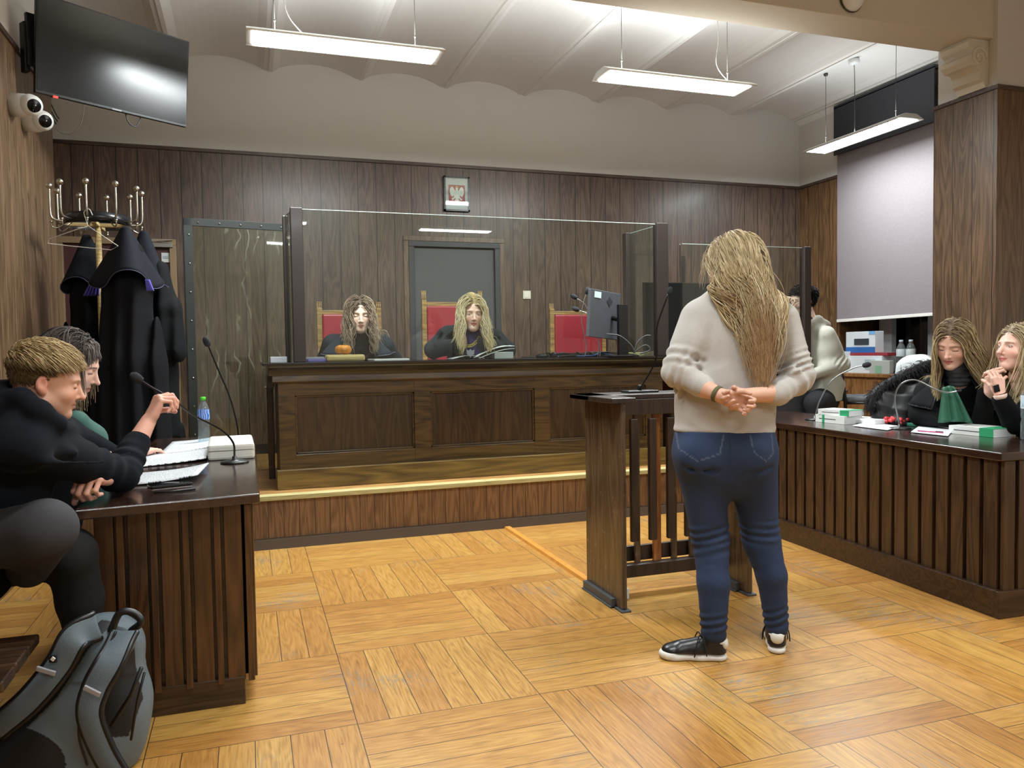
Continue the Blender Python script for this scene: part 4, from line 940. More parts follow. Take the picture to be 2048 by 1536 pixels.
        st = nobj('shoe', [up.mesh(0.0035, None, 1)], M_lea, W_, lab); nobj('sole', [so.mesh(0.0035, None, 1)], M_sole, st)
        tb = SD(0.008); tb.f = f; tb.ell((0, 0.012, 0.066), (0.026, 0.018, 0.026), k=0.005); tb.ell((0, 0.045, 0.075), (0.0355, 0.045, 0.013), k=0.008); tb.ell((0, 0.062, 0.085), (0.028, 0.06, 0.05), k=0.003, sub=True); nobj('heel_tab', [tb.mesh(0.003, None, 1)], M_tab, st)
        lc = MB(); lc.X = rel(st)
        for k in range(5):
            y = Ln*0.42+k*0.019; z = 0.083-k*0.0085; lc.tube([tuple(f.p((-0.026, y, z-0.012))), tuple(f.p((0, y+0.004, z+0.003))), tuple(f.p((0.026, y, z-0.012)))], 0.0028, 6)
        for sx in (-1, 1):
            lc.tube([tuple(p) for p in bez([f.p((0, Ln*0.38, 0.09)), f.p((sx*0.03, Ln*0.36, 0.10)), f.p((sx*0.05, Ln*0.34, 0.07)), f.p((sx*0.055, Ln*0.32, 0.03))], 6)], 0.0026, 6)
            lc.tube([tuple(p) for p in bez([f.p((0, Ln*0.38, 0.09)), f.p((sx*0.025, Ln*0.42, 0.10)), f.p((sx*0.045, Ln*0.47, 0.06)), f.p((sx*0.05, Ln*0.50, 0.01+0.012))], 6)], 0.0026, 6)
        lc.obj('shoelace', M_lace, st)
        sk_ = MB(); sk_.X = rel(st); sk_.tube([tuple(f.p((0, 0.05, 0.05))), tuple(f.p((0, 0.05, 0.125)))], [0.029, 0.031], 16); sk_.obj('sock', plain('white_sock', 'd9d6d2', 0.9), st)
    al = A(1428, 1262, T-0.02); arr = A(1553, 1240, T+0.06)
    dL = nrm(np.array([-0.235, 0.115, 0])); shoe((al[0]-dL[0]*0.05, al[1]-dL[1]*0.05, 0), (al[0]+dL[0]*0.215, al[1]+dL[1]*0.215, 0), 'shoe', 'left black sneaker with white sole, seen from its side')
    dR = nrm(np.array([0.55, 0.83, 0])); shoe((arr[0]-dR[0]*0.05, arr[1]-dR[1]*0.05, 0), (arr[0]+dR[0]*0.21, arr[1]+dR[1]*0.21, 0), 'shoe', 'right black sneaker with white heel tab, seen from behind')
standing_woman()
# ------------------------------------------------------------------ more helpers for people
def limb(s, pts, rs, k=0.02, flat=None): return s.tube(pts, rs, k=k, flat=flat)
def guard(hf, big=1.0):
    g = SD(0.01); g.f = hf; g.ell((0, 0.045, -0.012), (0.062*big, 0.065, 0.092), k=0.01); g.ell((0, -0.014, 0.038), (0.0745, 0.096, 0.088), k=0.01); g.ell((0, -0.01, -0.1), (0.055, 0.055, 0.09), k=0.01); g.f = Fr((0, 0, 0)); return g.ops
def long_hair(W_, hf, ops, n, L, pal, root, wave=0.005, wfreq=30, seed=1, tip=None, side=0.8, back=0.45, fwd=0.3, w=(0.0013, 0.0028), part=0.0, vol=0.02, steps=18, extra=None, keep=None, shell=True, shellc=None, pushx=0.0, gather=None, drift=None):
    rng = np.random.default_rng(seed); q, nn = scalp_pts(hf, n, seed, keep); roots = np.array([hf.p(v) for v in q]); N = nn@hf.R.T
    sg = np.where(q[:, 0] > part, 1.0, -1.0); fd = np.stack([sg*side, -back-0*sg, 0*sg-0.25], 1)@hf.R.T; sd = np.stack([sg, 0*sg, 0*sg], 1)@hf.R.T
    fr = (q[:, 1] > -0.03) & (rng.uniform(size=len(q)) < fwd*2); f2 = np.where(fr[:, None], (hf.R@np.array([0, 1.0, 0]))[None], 0)
    sol = SD(0.01); sol.ops = list(ops)+guard(hf)
    def flow(P, t):
        F_ = fd*max(0, 0.95-4.5*t)
        if t > 0.22: F_ = F_+f2*0.35+sd*pushx
        if drift is not None and t > 0.15: F_ = F_+np.where(sg[:, None] < 0, np.asarray(drift)[None], 0)
        if gather is not None and t > 0.2:
            d = gather-P; d[:, 2] = 0; F_ = F_+d*2.0
        return F_
    Ls = rng.uniform(L[0], L[1], len(q)); A_ = strands(roots, N*0.15+fd, steps, Ls, sol, rng.uniform(0.003, vol, len(q)), 0.8, flow, seed, wave=wave, wfreq=wfreq, cling=0.45)
    parts = [strand_mesh(A_, rng.uniform(w[0], w[1], len(q)), 0.3, hair_cols(len(q), pal, seed, roots=root, M_=steps+1, tipc=tip), seed)]
    if shell:
        u = SD(0.015); u.f = hf; u.ell((0, -0.014, 0.038), (0.079, 0.1005, 0.0925), k=0.02); u.ell((0, -0.05, -0.03), (0.066, 0.055, 0.07), k=0.02)
        u.ell((0, 0.095, -0.03), (0.068, 0.082, 0.104), k=0.006, sub=True); u.f = Fr((0, 0, 0))
        if extra: extra(u)
        parts.append((*u.mesh(0.005), lambda V: rgb(shellc or root)*(0.8+0.3*np.clip(_vn(V*np.array([80, 80, 12]), 2), -1, 1))[:, None]))
    return nobj('hair', parts, M_hair, W_)
def short_hair(W_, hf, n, L, pal, comb, seed=1, w=(0.0012, 0.0022), lift=0.3, keep=None, off=(0.002, 0.010), shellc=None, sidec=None, shell_r=(0.0765, 0.098, 0.090), fade=True):
    rng = np.random.default_rng(seed); q, nn = scalp_pts(hf, n, seed, keep); roots = np.array([hf.p(v) for v in q]); N = nn@hf.R.T; C = np.tile(hf.v(comb), (len(q), 1))
    top = np.clip((q[:, 2]-0.03)/0.05, 0, 1); Ls = (L[0]+(L[1]-L[0])*top)*np.where(q[:, 1] > 0.045, 0.55, 1.0); sol = SD(0.01); sol.ops = guard(hf)
    A_ = strands(roots, N*lift*(0.4+top[:, None])+C, 8, Ls, sol, rng.uniform(off[0], off[1], len(q))*(0.35+0.65*top), 0.25, lambda P, t: C*0.25, seed, stiff=0.8)
    hc_ = hair_cols(len(q), pal, seed)
    if sidec: k_ = np.clip((0.075-q[:, 2])/0.03, 0, 1)[:, None]; hc_ = hc_*(1-k_)+rgb(sidec)*k_*rng.uniform(0.8, 1.3, (len(q), 1))
    parts = [strand_mesh(A_, rng.uniform(w[0], w[1], len(q)), 0.3, hc_, seed)]
    u = SD(0.01); u.f = hf; u.ell((0, -0.015, 0.038), shell_r, k=0.01); u.ell((0, 0.098, 0.0), (0.085, 0.062, 0.085), k=0.01, sub=True); u.box((0, 0.0, -0.09), (0.12, 0.16, 0.075), k=0.01, sub=True)
    for x in (-1, 1): u.ell((x*0.085, 0.005, -0.01), (0.03, 0.035, 0.04), k=0.008, sub=True)
    u.f = Fr((0, 0, 0)); parts.append((*u.mesh(0.004), lambda V: np.tile(rgb(shellc or pal[0]), (len(V), 1))))
    return nobj('hair', parts, M_hair, W_)
def cape(W_, c, fwd, rx, ry, neck, zdrop, gap=0.35, mat=None, edge=None, name='collar', lift=0.0, edge_r=0.004):
    """wide robe collar lying over the shoulders"""
    f = frame(c, (fwd[0], fwd[1], 0), UP)
    def fn(u, v):
        a = PI/2+gap+(2*PI-2*gap)*u; r = neck+(1-neck)*v; k = 1+0.06*math.sin(6*a)*v
        fr = max(0, math.sin(a)); z = -zdrop*(v**1.7)-fr*0.03*v+lift*(1-v)
        return tuple(np.array(f.p((rx*r*k*math.cos(a), ry*r*k*math.sin(a)*(1.15 if math.sin(a) > 0 else 1), z)))-np.array(wloc(W_)))
    o = MB().sheet(fn, 49, 12, 0.007).obj(name, mat, W_)
    if edge: MB().tube([fn(i/60, 1.0) for i in range(61)]+[fn(1, 1-j/6) for j in range(5)], edge_r, 6).obj('piping', edge, o)
    return o
M_black_robe = vcol('black_robe', 0.85, bump=0.2, bscale=260, spec=0.2)
M_pipe = plain('grey_piping', '6a6e86', 0.7); M_blackedge = plain('black_piping', '1f2024', 0.7)
def sclose(V, c, r): return np.clip(1-np.linalg.norm(V-c, axis=1)/r, 0, 1)
SKIN = 'd8a78f'
def skinc(h='dcb09a'):
    return lambda V: np.tile(rgb(h), (len(V), 1))*(1-0.08*np.clip(_vn(V*60, 1), 0, 1))[:, None]*np.array([1, 0.94, 0.93])

# ------------------------------------------------------------------ man with the microphone, left foreground
def man():
    A = at; D0 = 2.42; o = A(20, 1000, 2.45); W_ = thing('person', 'person in a black hoodie with short fair hair, bending a microphone towards the mouth', 'person', (o[0], o[1], 0))
    hf = frame(A(92, 766, D0+0.04), VR*0.84+VF*0.50-UP*0.20, UP+VR*0.10, 0.95)
    h = SD(0.02); head_sdf(h, hf, False, True, nose=1.0, jaw=1.12); h.f = hf; h.cap((0, -0.025, -0.05), (0, -0.085, -0.17), 0.060, 0.066, k=0.03); h.f = Fr((0, 0, 0))
    sh, el, cu, wr = A(50, 885, 2.36), A(238, 950, 2.78), A(272, 888, 2.93), A(297, 842, 3.0)
    s2, e2, w2 = A(120, 870, 2.80), A(130, 950, 3.0), A(216, 956, 2.71)
    s = SD(0.03)
    s.cap(A(-75, 1110, 2.5), A(-20, 960, 2.5), 0.19, 0.19, k=0.03, flat=(VR, 0.85)); s.cap(A(-20, 960, 2.5), A(60, 870, 2.55), 0.19, 0.115, k=0.04)
    s.cap(sh, s2, 0.08, 0.075, k=0.06); limb(s, [sh, el], [0.080, 0.060], k=0.05); limb(s, [el, cu], [0.064, 0.046], k=0.02); limb(s, [s2, A(255, 935, 3.02)], [0.07, 0.05], k=0.02)
    s.cap(cu, cu+nrm(cu-el)*0.01, 0.049, 0.045, k=0.003)
    # hood bunched behind the neck
    s.tube([A(118, 846, 2.38), A(80, 822, 2.34), A(45, 795, 2.38), A(28, 778, 2.5)], [0.022, 0.028, 0.03, 0.028], k=0.03); s.tube([A(-60, 800, 2.46), A(0, 808, 2.42), A(50, 838, 2.40)], [0.065, 0.058, 0.045], k=0.05)
    s.tube([A(118, 846, 2.40), A(138, 858, 2.52)], [0.022, 0.022], k=0.03)
    s.f = hf; s.ell((0, -0.02, -0.03), (0.073, 0.09, 0.12), k=0.006, sub=True); s.f = Fr((0, 0, 0))
    for a, b, r in (((40, 890), (150, 905), 0.010), ((90, 925), (200, 925), 0.008), ((20, 860), (110, 850), 0.008), ((200, 925), (262, 905), 0.006)): s.cap(A(*a, 2.29), A(*b, 2.45), r, r*0.6, k=0.03)
    s.cap(A(-40, 905, 2.30), A(60, 900, 2.30), 0.05, 0.05, k=0.05); s.cap(A(-10, 930, 2.27), A(90, 935, 2.30), 0.008, 0.006, k=0.03, sub=True); s.cap(A(120, 960, 2.40), A(160, 940, 2.44), 0.008, 0.005, k=0.03, sub=True)
    def dp(V): return ripple(V, sh, el, 0.5, 1.1, 3.5, 0.006, VR, 0.12, 1)+ripple(V, el, cu, 0.0, 0.8, 2.2, 0.005, UP, 0.1, 2)+0.003*_vn(V*16, 3)
    nobj('hoodie', [s.mesh(0.006, dp, 2)], M_knitd, W_, col=rgb('10141b'))
    b = SD(0.012); b.tube([cu, wr], [0.038, 0.028], k=0.02); d = A(338, 800, 2.97)-wr; hand_sdf(b, wr, A(322, 790, 3.03)-wr, -VF*0.62-VR*0.62+UP*0.3, ((50, 45, 25), (58, 60, 40), (65, 70, 45), (70, 75, 50)), 2, (30, 30, 20), -1, 1.08, 30); M1 = b.mesh(0.003)
    b = SD(0.012); b.tube([A(262, 942, 2.98), w2], [0.035, 0.028], k=0.02); hand_sdf(b, w2, A(165, 958, 2.58)-w2, UP*0.75-VF*0.7, ((72, 75, 40), (70, 75, 40), (70, 75, 40), (68, 75, 40)), 3, (25, 30, 20), 1, 1.15, 40); M2 = b.mesh(0.003)
    t = SD(0.04); t.cap(A(-60, 1090, 2.5), A(60, 880, 2.55), 0.12, 0.09); t.tube([sh, el, cu], [0.05, 0.04, 0.035]); t.tube([s2, A(262, 942, 2.98)], [0.05, 0.03]); t.cap(A(70, 860, 2.5), hf.p((0, -0.06, -0.12)), 0.06, 0.055)
    nobj('body', [(*h.mesh(0.0033), face_col(hf, 'd2a189', 'b5766c', '9a8058', True, blush=0.5, stub='8a6a58')), (*M1, skinc('dba893')), (*M2, skinc('dba893')), (*t.mesh(0.011), rgb(SKIN))], M_skin, W_)
    pal = ('a58e68', 'c4ab7e', '8d7550', 'd3be92'); rng = np.random.default_rng(2)
    short_hair(W_, hf, 4200, (0.008, 0.052), pal, (0.0, 0.85, -0.02), 3, (0.0008, 0.0016), 0.7, shellc='6e5a3e', off=(0.0005, 0.018), sidec='5d4c36')
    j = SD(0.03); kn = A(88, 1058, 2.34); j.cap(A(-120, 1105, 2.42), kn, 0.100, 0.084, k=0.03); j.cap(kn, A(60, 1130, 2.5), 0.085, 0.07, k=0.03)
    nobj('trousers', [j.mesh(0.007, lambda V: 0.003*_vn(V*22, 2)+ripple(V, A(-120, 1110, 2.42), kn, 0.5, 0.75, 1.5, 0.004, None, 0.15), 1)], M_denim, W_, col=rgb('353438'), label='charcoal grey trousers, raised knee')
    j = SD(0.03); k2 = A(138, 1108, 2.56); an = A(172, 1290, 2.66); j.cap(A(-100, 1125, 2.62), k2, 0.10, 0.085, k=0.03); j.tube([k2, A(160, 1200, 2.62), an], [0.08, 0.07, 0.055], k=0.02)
    nobj('trousers', [j.mesh(0.008, lambda V: 0.003*_vn(V*20, 2), 1)], M_denim, W_, col=rgb('0c0d0f'), label='lower trouser leg, coloured dark for its shade')  # shade below the raised knee is put into this leg's near-black colour
    f = MB(); f.X = rel(W_); p = an; s_ = SD(0.02); s_.tube([(p[0], p[1], 0.05), (p[0]+0.14, p[1]+0.05, 0.04)], [0.045, 0.04], k=0.02); s_.cut((0, 0, 0.002), (0, 0, -1)); nobj('shoe', [s_.mesh(0.006, None, 1)], plain('dark_shoe', '17181a', 0.5), W_)
M_knitd = vcol('dark_knit', 0.95, bump=0.35, bscale=400, spec=0.2)
man()

# ------------------------------------------------------------------ person behind him, dark fringe
def second():
    A = at; D0 = 3.3; o = A(120, 900, 3.35); W_ = thing('person', 'person with a dark grey fringe and blond hair ends reading papers behind the fair-haired one', 'person', (o[0], o[1], 0))
    hf = frame(A(136, 731, D0), VR*0.88+VF*0.28-UP*0.34, UP+VR*0.22, 1.14)
    h = SD(0.02); head_sdf(h, hf, True, True, nose=1.0); h.f = hf; h.cap((0, -0.02, -0.05), (0, -0.07, -0.17), 0.05, 0.055, k=0.03); h.f = Fr((0, 0, 0))
    s = SD(0.03); s.cap(A(70, 1040, 3.3), A(100, 900, 3.3), 0.18, 0.17, k=0.03); s.cap(A(100, 900, 3.3), A(118, 858, 3.3), 0.17, 0.11, k=0.03)
    sh, el, wr = A(85, 875, 3.1), A(170, 945, 3.35), A(272, 905, 3.8); s2 = A(150, 860, 3.6)
    s.cap(sh, s2, 0.08, 0.075, k=0.05); s.tube([sh, el, wr], [0.075, 0.055, 0.038], k=0.02)
    s.f = hf; s.ell((0, -0.02, -0.03), (0.073, 0.09, 0.12), k=0.006, sub=True); s.f = Fr((0, 0, 0))
    nobj('jacket', [s.mesh(0.008, lambda V: 0.004*_vn(V*12, 3), 1)], M_knitd, W_, col=rgb('0d0f12'))
    g = SD(0.02); g.cap(A(150, 850, 3.22), A(175, 880, 3.28), 0.06, 0.07, k=0.03); g.cap(A(175, 880, 3.28), A(182, 920, 3.3), 0.07, 0.06, k=0.03)
    nobj('shirt', [g.mesh(0.006, lambda V: 0.003*_vn(V*25, 3), 1)], M_cloth, W_, col=rgb('1c5148'), label='teal green shirt front')
    b = SD(0.012); b.tube([A(255, 912, 3.7), wr], [0.034, 0.027], k=0.02); hand_sdf(b, wr, A(340, 893, 4.02)-wr, UP, ((12, 25, 15), (10, 25, 15), (12, 25, 15), (14, 25, 15)), 7, (5, 12, 10), -1, 1.1, 40); M1 = b.mesh(0.0032)
    t = SD(0.04); t.cap(A(80, 1000, 3.3), A(118, 870, 3.3), 0.12, 0.09); t.tube([sh, el, wr], [0.05, 0.04, 0.025])
    nobj('body', [(*h.mesh(0.0035), face_col(hf, 'e0b5a2', 'b9716a', '4a3c34', True)), (*M1, skinc('e0b5a2')), (*t.mesh(0.012), rgb(SKIN))], M_skin, W_)
    ops = s.ops+g.ops
    long_hair(W_, hf, ops, 1500, (0.24, 0.34), ('4a4340', '5f5652', '38322f', '6c625c'), '403a37', 0.003, 25, 5, tip='c9b184', side=0.25, back=1.1, fwd=0.0, keep=lambda q: q[:, 1] < 0.055)
    # fringe
    rng = np.random.default_rng(3); n = 420; q = np.stack([rng.uniform(-0.055, 0.055, n), 0.052+rng.uniform(-0.02, 0.012, n), 0.108+rng.uniform(-0.01, 0.01, n)], 1); q[:, 2] -= 9*q[:, 0]**2
    A_ = strands(np.array([hf.p(v) for v in q]), np.tile(hf.v((0, 0.9, 0.1)), (n, 1)), 9, rng.uniform(0.055, 0.075, n), (lambda g_: (setattr(g_, 'ops', guard(hf)), g_)[1])(SD()), rng.uniform(0.004, 0.013, n), 0.0, lambda P, t: np.tile(hf.v((0, 0.1, -0.6)), (len(P), 1)), 2)
    nobj('fringe', [strand_mesh(A_, 0.0022, 0.4, hair_cols(n, ('4a4340', '6c625c', '7d746d'), 2), 2)], M_hair, W_)
second()

# ------------------------------------------------------------------ two judges
def judge1():
    A = at; D0 = 6.02; o = A(718, 720, 6.6); W_ = thing('person', 'person with wavy brown hair and lowered eyes in a black robe, behind the pumpkin', 'person', (o[0], o[1], PLAT))
    toc = -nrm(np.array([A(720, 640, 6)[0], A(720, 640, 6)[1], 0]))
    hf = frame(A(719, 632, D0-0.02), toc+VR*0.10-UP*0.10, UP, 1.12)
    h = SD(0.02); head_sdf(h, hf, True, True, jaw=1.08); h.f = hf; h.ell((0, 0.03, -0.06), (0.062, 0.055, 0.055), k=0.02); h.cap((0, -0.02, -0.06), (0, -0.05, -0.18), 0.055, 0.065, k=0.03); h.f = Fr((0, 0, 0))
    s = SD(0.03); s.cap(A(717, 860, 6.6), A(717, 700, 6.30), 0.20, 0.19, k=0.03, flat=(VF, 0.7)); s.cap(A(668, 688, 6.14), A(765, 688, 6.14), 0.075, 0.075, k=0.05)
    s.tube([A(664, 692, 6.14), A(644, 728, 6.34), A(672, 712, 6.27)], [0.078, 0.066, 0.055], k=0.02); s.tube([A(769, 692, 6.14), A(793, 728, 6.34), A(765, 712, 6.27)], [0.078, 0.066, 0.055], k=0.02)
    nobj('robe', [s.mesh(0.008, lambda V: 0.008*_vn(V*14, 3), 1)], M_black_robe, W_, col=rgb('20262c'))  # robe colour lifted to carry the haze of the glass screen
    g = SD(0.02); g.f = hf; g.cap((0, -0.02, -0.125), (0, -0.04, -0.20), 0.066, 0.09, k=0.02); g.f = Fr((0, 0, 0)); nobj('turtleneck', [g.mesh(0.006, None, 1)], M_cloth, W_, col=rgb('0e0f12'))
    cape(W_, A(717, 672, 6.10), toc, 0.275, 0.19, 0.36, 0.13, 0.5, plain('collar_slate', '252c35', 0.85, bump=0.2, spec=0.2), M_pipe)
    t = SD(0.04); t.cap(A(717, 850, 6.6), A(717, 700, 6.30), 0.13, 0.12, flat=(VF, 0.7)); t.cap(A(717, 700, 6.16), hf.p((0, -0.03, -0.14)), 0.09, 0.06)
    nobj('body', [(*h.mesh(0.0042), face_col(hf, 'e9c5b4', 'b8706a', '6a5040', True, blush=0.4)), (*t.mesh(0.014), rgb(SKIN))], M_skin, W_)
    long_hair(W_, hf, s.ops+g.ops, 1500, (0.30, 0.42), ('6e5c4c', '8a7663', '574638', 'a08c78'), '5a4a3e', 0.013, 42, 7, tip='a3917c', side=0.75, back=0.35, fwd=0.5, vol=0.03, w=(0.0022, 0.0042), pushx=0.14)
judge1()
def judge2():
    A = at; D0 = 6.0; o = A(940, 720, 6.6); W_ = thing('person', 'person with long blond hair and gold chain in a black robe at the bench', 'person', (o[0], o[1], PLAT))
    toc = -nrm(np.array([A(942, 640, 6)[0], A(942, 640, 6)[1], 0]))
    hf = frame(A(944, 630, D0-0.05), toc+VR*0.16-UP*0.04, UP+VR*0.03, 1.10)
    h = SD(0.02); head_sdf(h, hf, True, False, jaw=1.0); h.f = hf; h.cap((0, -0.02, -0.06), (0, -0.06, -0.18), 0.05, 0.06, k=0.03); h.f = Fr((0, 0, 0))
    s = SD(0.03); s.cap(A(938, 860, 6.6), A(938, 700, 6.30), 0.20, 0.18, k=0.03, flat=(VF, 0.7)); s.cap(A(895, 672, 6.14), A(985, 676, 6.14), 0.078, 0.078, k=0.05)
    s.tube([A(890, 678, 6.14), A(866, 700, 6.12), A(918, 691, 5.90)], [0.08, 0.07, 0.058], k=0.02); s.tube([A(990, 680, 6.14), A(1013, 700, 6.12), A(965, 690, 5.92)], [0.08, 0.07, 0.055], k=0.02)
    for a, b in (((905, 660), (872, 690)), ((880, 665), (866, 690)), ((1000, 672), (1018, 692))): s.cap(A(*a, 6.06), A(*b, 6.0), 0.012, 0.008, k=0.03)
    nobj('robe', [s.mesh(0.008, lambda V: 0.010*_vn(V*13, 5), 1)], M_black_robe, W_, col=rgb('22282d'))  # paler than the cloth: glass haze is mixed into the robe colour
    g = SD(0.02); g.f = hf; g.cap((0, -0.02, -0.125), (0, 0.02, -0.24), 0.056, 0.075, k=0.02); g.f = Fr((0, 0, 0)); nobj('jabot', [g.mesh(0.006, lambda V: 0.004*np.sin(V@VR*260), 1)], M_cloth, W_, col=rgb('33235e'), label='purple neckpiece')
    ch = MB(); ch.X = rel(W_); q = []
    for i in range(17):
        a = (i/16-0.5)*2; p = A(938+a*20, 676+(1-a*a)*16, 5.86+0.06*a*a); d = VR*0.010
        m = MB(); ch.tube([tuple(p+nrm(VR)*0.011*math.cos(w)+UP*0.009*math.sin(w)) for w in np.linspace(0, 2*PI, 11)], 0.0028, 5)
    ch.obj('chain_of_office', plain('gold_chain', 'c9b36a', 0.35, 0.9), W_)
    eg = MB(); eg.X = rel(W_)@Matrix.Translation(Vector(A(941, 706, 5.80))); Pn = [(-0.03, 0.025), (-0.012, 0.018), (0, 0.03), (0.012, 0.018), (0.03, 0.025), (0.026, -0.012), (0.01, -0.018), (0, -0.035), (-0.01, -0.018), (-0.026, -0.012)]
    eg.add([(VR[0]*x-VF[0]*t, VR[1]*x-VF[1]*t, z) for t in (0, 0.006) for x, z in Pn], [tuple(range(10)), tuple(range(10, 20))[::-1]]+[(i, (i+1) % 10, 10+(i+1) % 10, 10+i) for i in range(10)]); eg.obj('chain_pendant', plain('pewter', 'b9bfd0', 0.35, 0.6), W_)
    t = SD(0.04); t.cap(A(938, 850, 6.6), A(938, 700, 6.30), 0.13, 0.12, flat=(VF, 0.7)); t.cap(A(938, 700, 6.16), hf.p((0, -0.03, -0.14)), 0.09, 0.055)
    nobj('body', [(*h.mesh(0.0042), face_col(hf, 'efc9ba', 'b95f5c', 'a08058', False, blush=0.6)), (*t.mesh(0.014), rgb(SKIN))], M_skin, W_); eyes(hf, W_, (0.0, 0.12))
    def ex(u):
        u.f = hf; u.ell((0, -0.055, 0.13), (0.038, 0.045, 0.03), k=0.02); u.f = Fr((0, 0, 0))
    long_hair(W_, hf, s.ops+g.ops, 1500, (0.34, 0.44), ('cbb994', 'dccfae', 'b39e76', 'e6dcc2'), 'a8936c', 0.011, 36, 9, tip='e0cc94', side=0.75, back=0.55, fwd=0.55, vol=0.03, w=(0.002, 0.004), extra=ex, shellc='b9a272', pushx=0.16)
judge2()

# ------------------------------------------------------------------ clerk with glasses
def clerk():
    A = at; D0 = 6.8; o = A(1660, 800, 6.85); W_ = thing('person', 'person with dark hair and glasses in a pale grey hoodie, seated behind the glass screen', 'person', (o[0], o[1], PLAT))
    hf = frame(A(1606, 604, D0), -VR*0.93-VF*0.12-UP*0.08, UP, 1.08)
    h = SD(0.02); head_sdf(h, hf, True, False); h.f = hf; h.cap((0, -0.02, -0.05), (0, -0.05, -0.17), 0.048, 0.055, k=0.03); h.f = Fr((0, 0, 0))
    s = SD(0.03); s.cap(A(1645, 800, 6.8), A(1640, 700, 6.8), 0.155, 0.15, k=0.03); s.cap(A(1640, 700, 6.8), A(1632, 665, 6.8), 0.15, 0.10, k=0.04)
    sh, el, wr = A(1652, 668, 6.68), A(1683, 728, 6.75), A(1626, 748, 6.55)
    s.tube([sh, el, wr], [0.075, 0.062, 0.048], k=0.05); s.cap(A(1604, 668, 6.85), A(1600, 740, 6.75), 0.08, 0.07, k=0.03)
    s.tube([A(1612, 650, 6.72), A(1636, 640, 6.78), A(1652, 650, 6.85)], [0.03, 0.042, 0.038], k=0.03); s.cap(A(1640, 800, 6.85), A(1660, 770, 6.8), 0.13, 0.12, k=0.03)
    s.f = hf; s.ell((0, -0.015, -0.04), (0.07, 0.08, 0.11), k=0.006, sub=True); s.f = Fr((0, 0, 0)); s.cut(A(1640, 800, 6.8), (0, 0, -1), k=0.01)
    nobj('hoodie', [s.mesh(0.009, lambda V: 0.008*_vn(V*11, 3)+ripple(V, sh, el, 0.6, 1.1, 3, 0.008, VR, 0.14), 1)], M_knit, W_, col=rgb('b4b4a8'))
    b = SD(0.012); hand_sdf(b, wr, -VR*0.8-UP*0.1-VF*0.2, UP*0.6-VF, (25, 25, 25, 25), 4, (20, 20, 20), -1, 1.1); t = SD(0.04); t.cap(A(1645, 790, 6.8), A(1632, 690, 6.8), 0.11, 0.09); t.tube([sh, el, wr], [0.05, 0.04, 0.03]); t.cap(A(1632, 690, 6.8), hf.p((0, -0.03, -0.13)), 0.07, 0.05)
    nobj('body', [(*h.mesh(0.0045), face_col(hf, 'e6c4b4', 'b8706a', '2a2220', False)), (*b.mesh(0.004), skinc()), (*t.mesh(0.014), rgb(SKIN))], M_skin, W_); eyes(hf, W_)
    j = SD(0.03); j.tube([A(1650, 800, 6.8), A(1632, 805, 6.55)], [0.12, 0.10], k=0.03); j.tube([A(1632, 805, 6.55), A(1632, 890, 6.55)], [0.08, 0.06], k=0.03); nobj('trousers', [j.mesh(0.01, None, 1)], M_denim, W_, col=rgb('14161c'))
    j = SD(0.03); q0 = A(1632, 890, 6.5); j.tube([(q0[0], q0[1], PLAT+0.035), (q0[0]-0.15, q0[1]+0.03, PLAT+0.03)], [0.04, 0.035]); nobj('shoe', [j.mesh(0.01, None, 1)], M_black, W_)
    t = SD(0.02); t.f = hf; t.cap((0, 0, -0.125), (0, -0.02, -0.19), 0.06, 0.075); t.f = Fr((0, 0, 0)); nobj('shirt', [t.mesh(0.008, None, 1)], M_cloth, W_, col=rgb('15171c'))
    short_hair(W_, hf, 1500, (0.028, 0.050), ('15151a', '1e1f26', '0e0e12'), (0.0, 0.45, -0.30), 4, (0.002, 0.0035), 0.5, shellc='121216', off=(0.004, 0.024), shell_r=(0.080, 0.102, 0.094))
    gl = MB(); gl.X = rel(W_)
    for x in (-1, 1): gl.tube([tuple(hf.p((x*0.033+0.024*math.cos(a), 0.106, 0.0+0.021*math.sin(a)))) for a in np.linspace(0, 2*PI, 21)], 0.0022, 6); gl.tube([tuple(hf.p((x*0.057, 0.104, 0.004))), tuple(hf.p((x*0.078, 0.03, 0.006))), tuple(hf.p((x*0.08, -0.02, 0.004)))], 0.002, 6)
    gl.tube([tuple(hf.p((-0.009, 0.108, 0.003))), tuple(hf.p((0.009, 0.108, 0.003)))], 0.002, 6); gl.obj('glasses', plain('glasses_frame', '5a3c3e', 0.3), W_)
clerk()

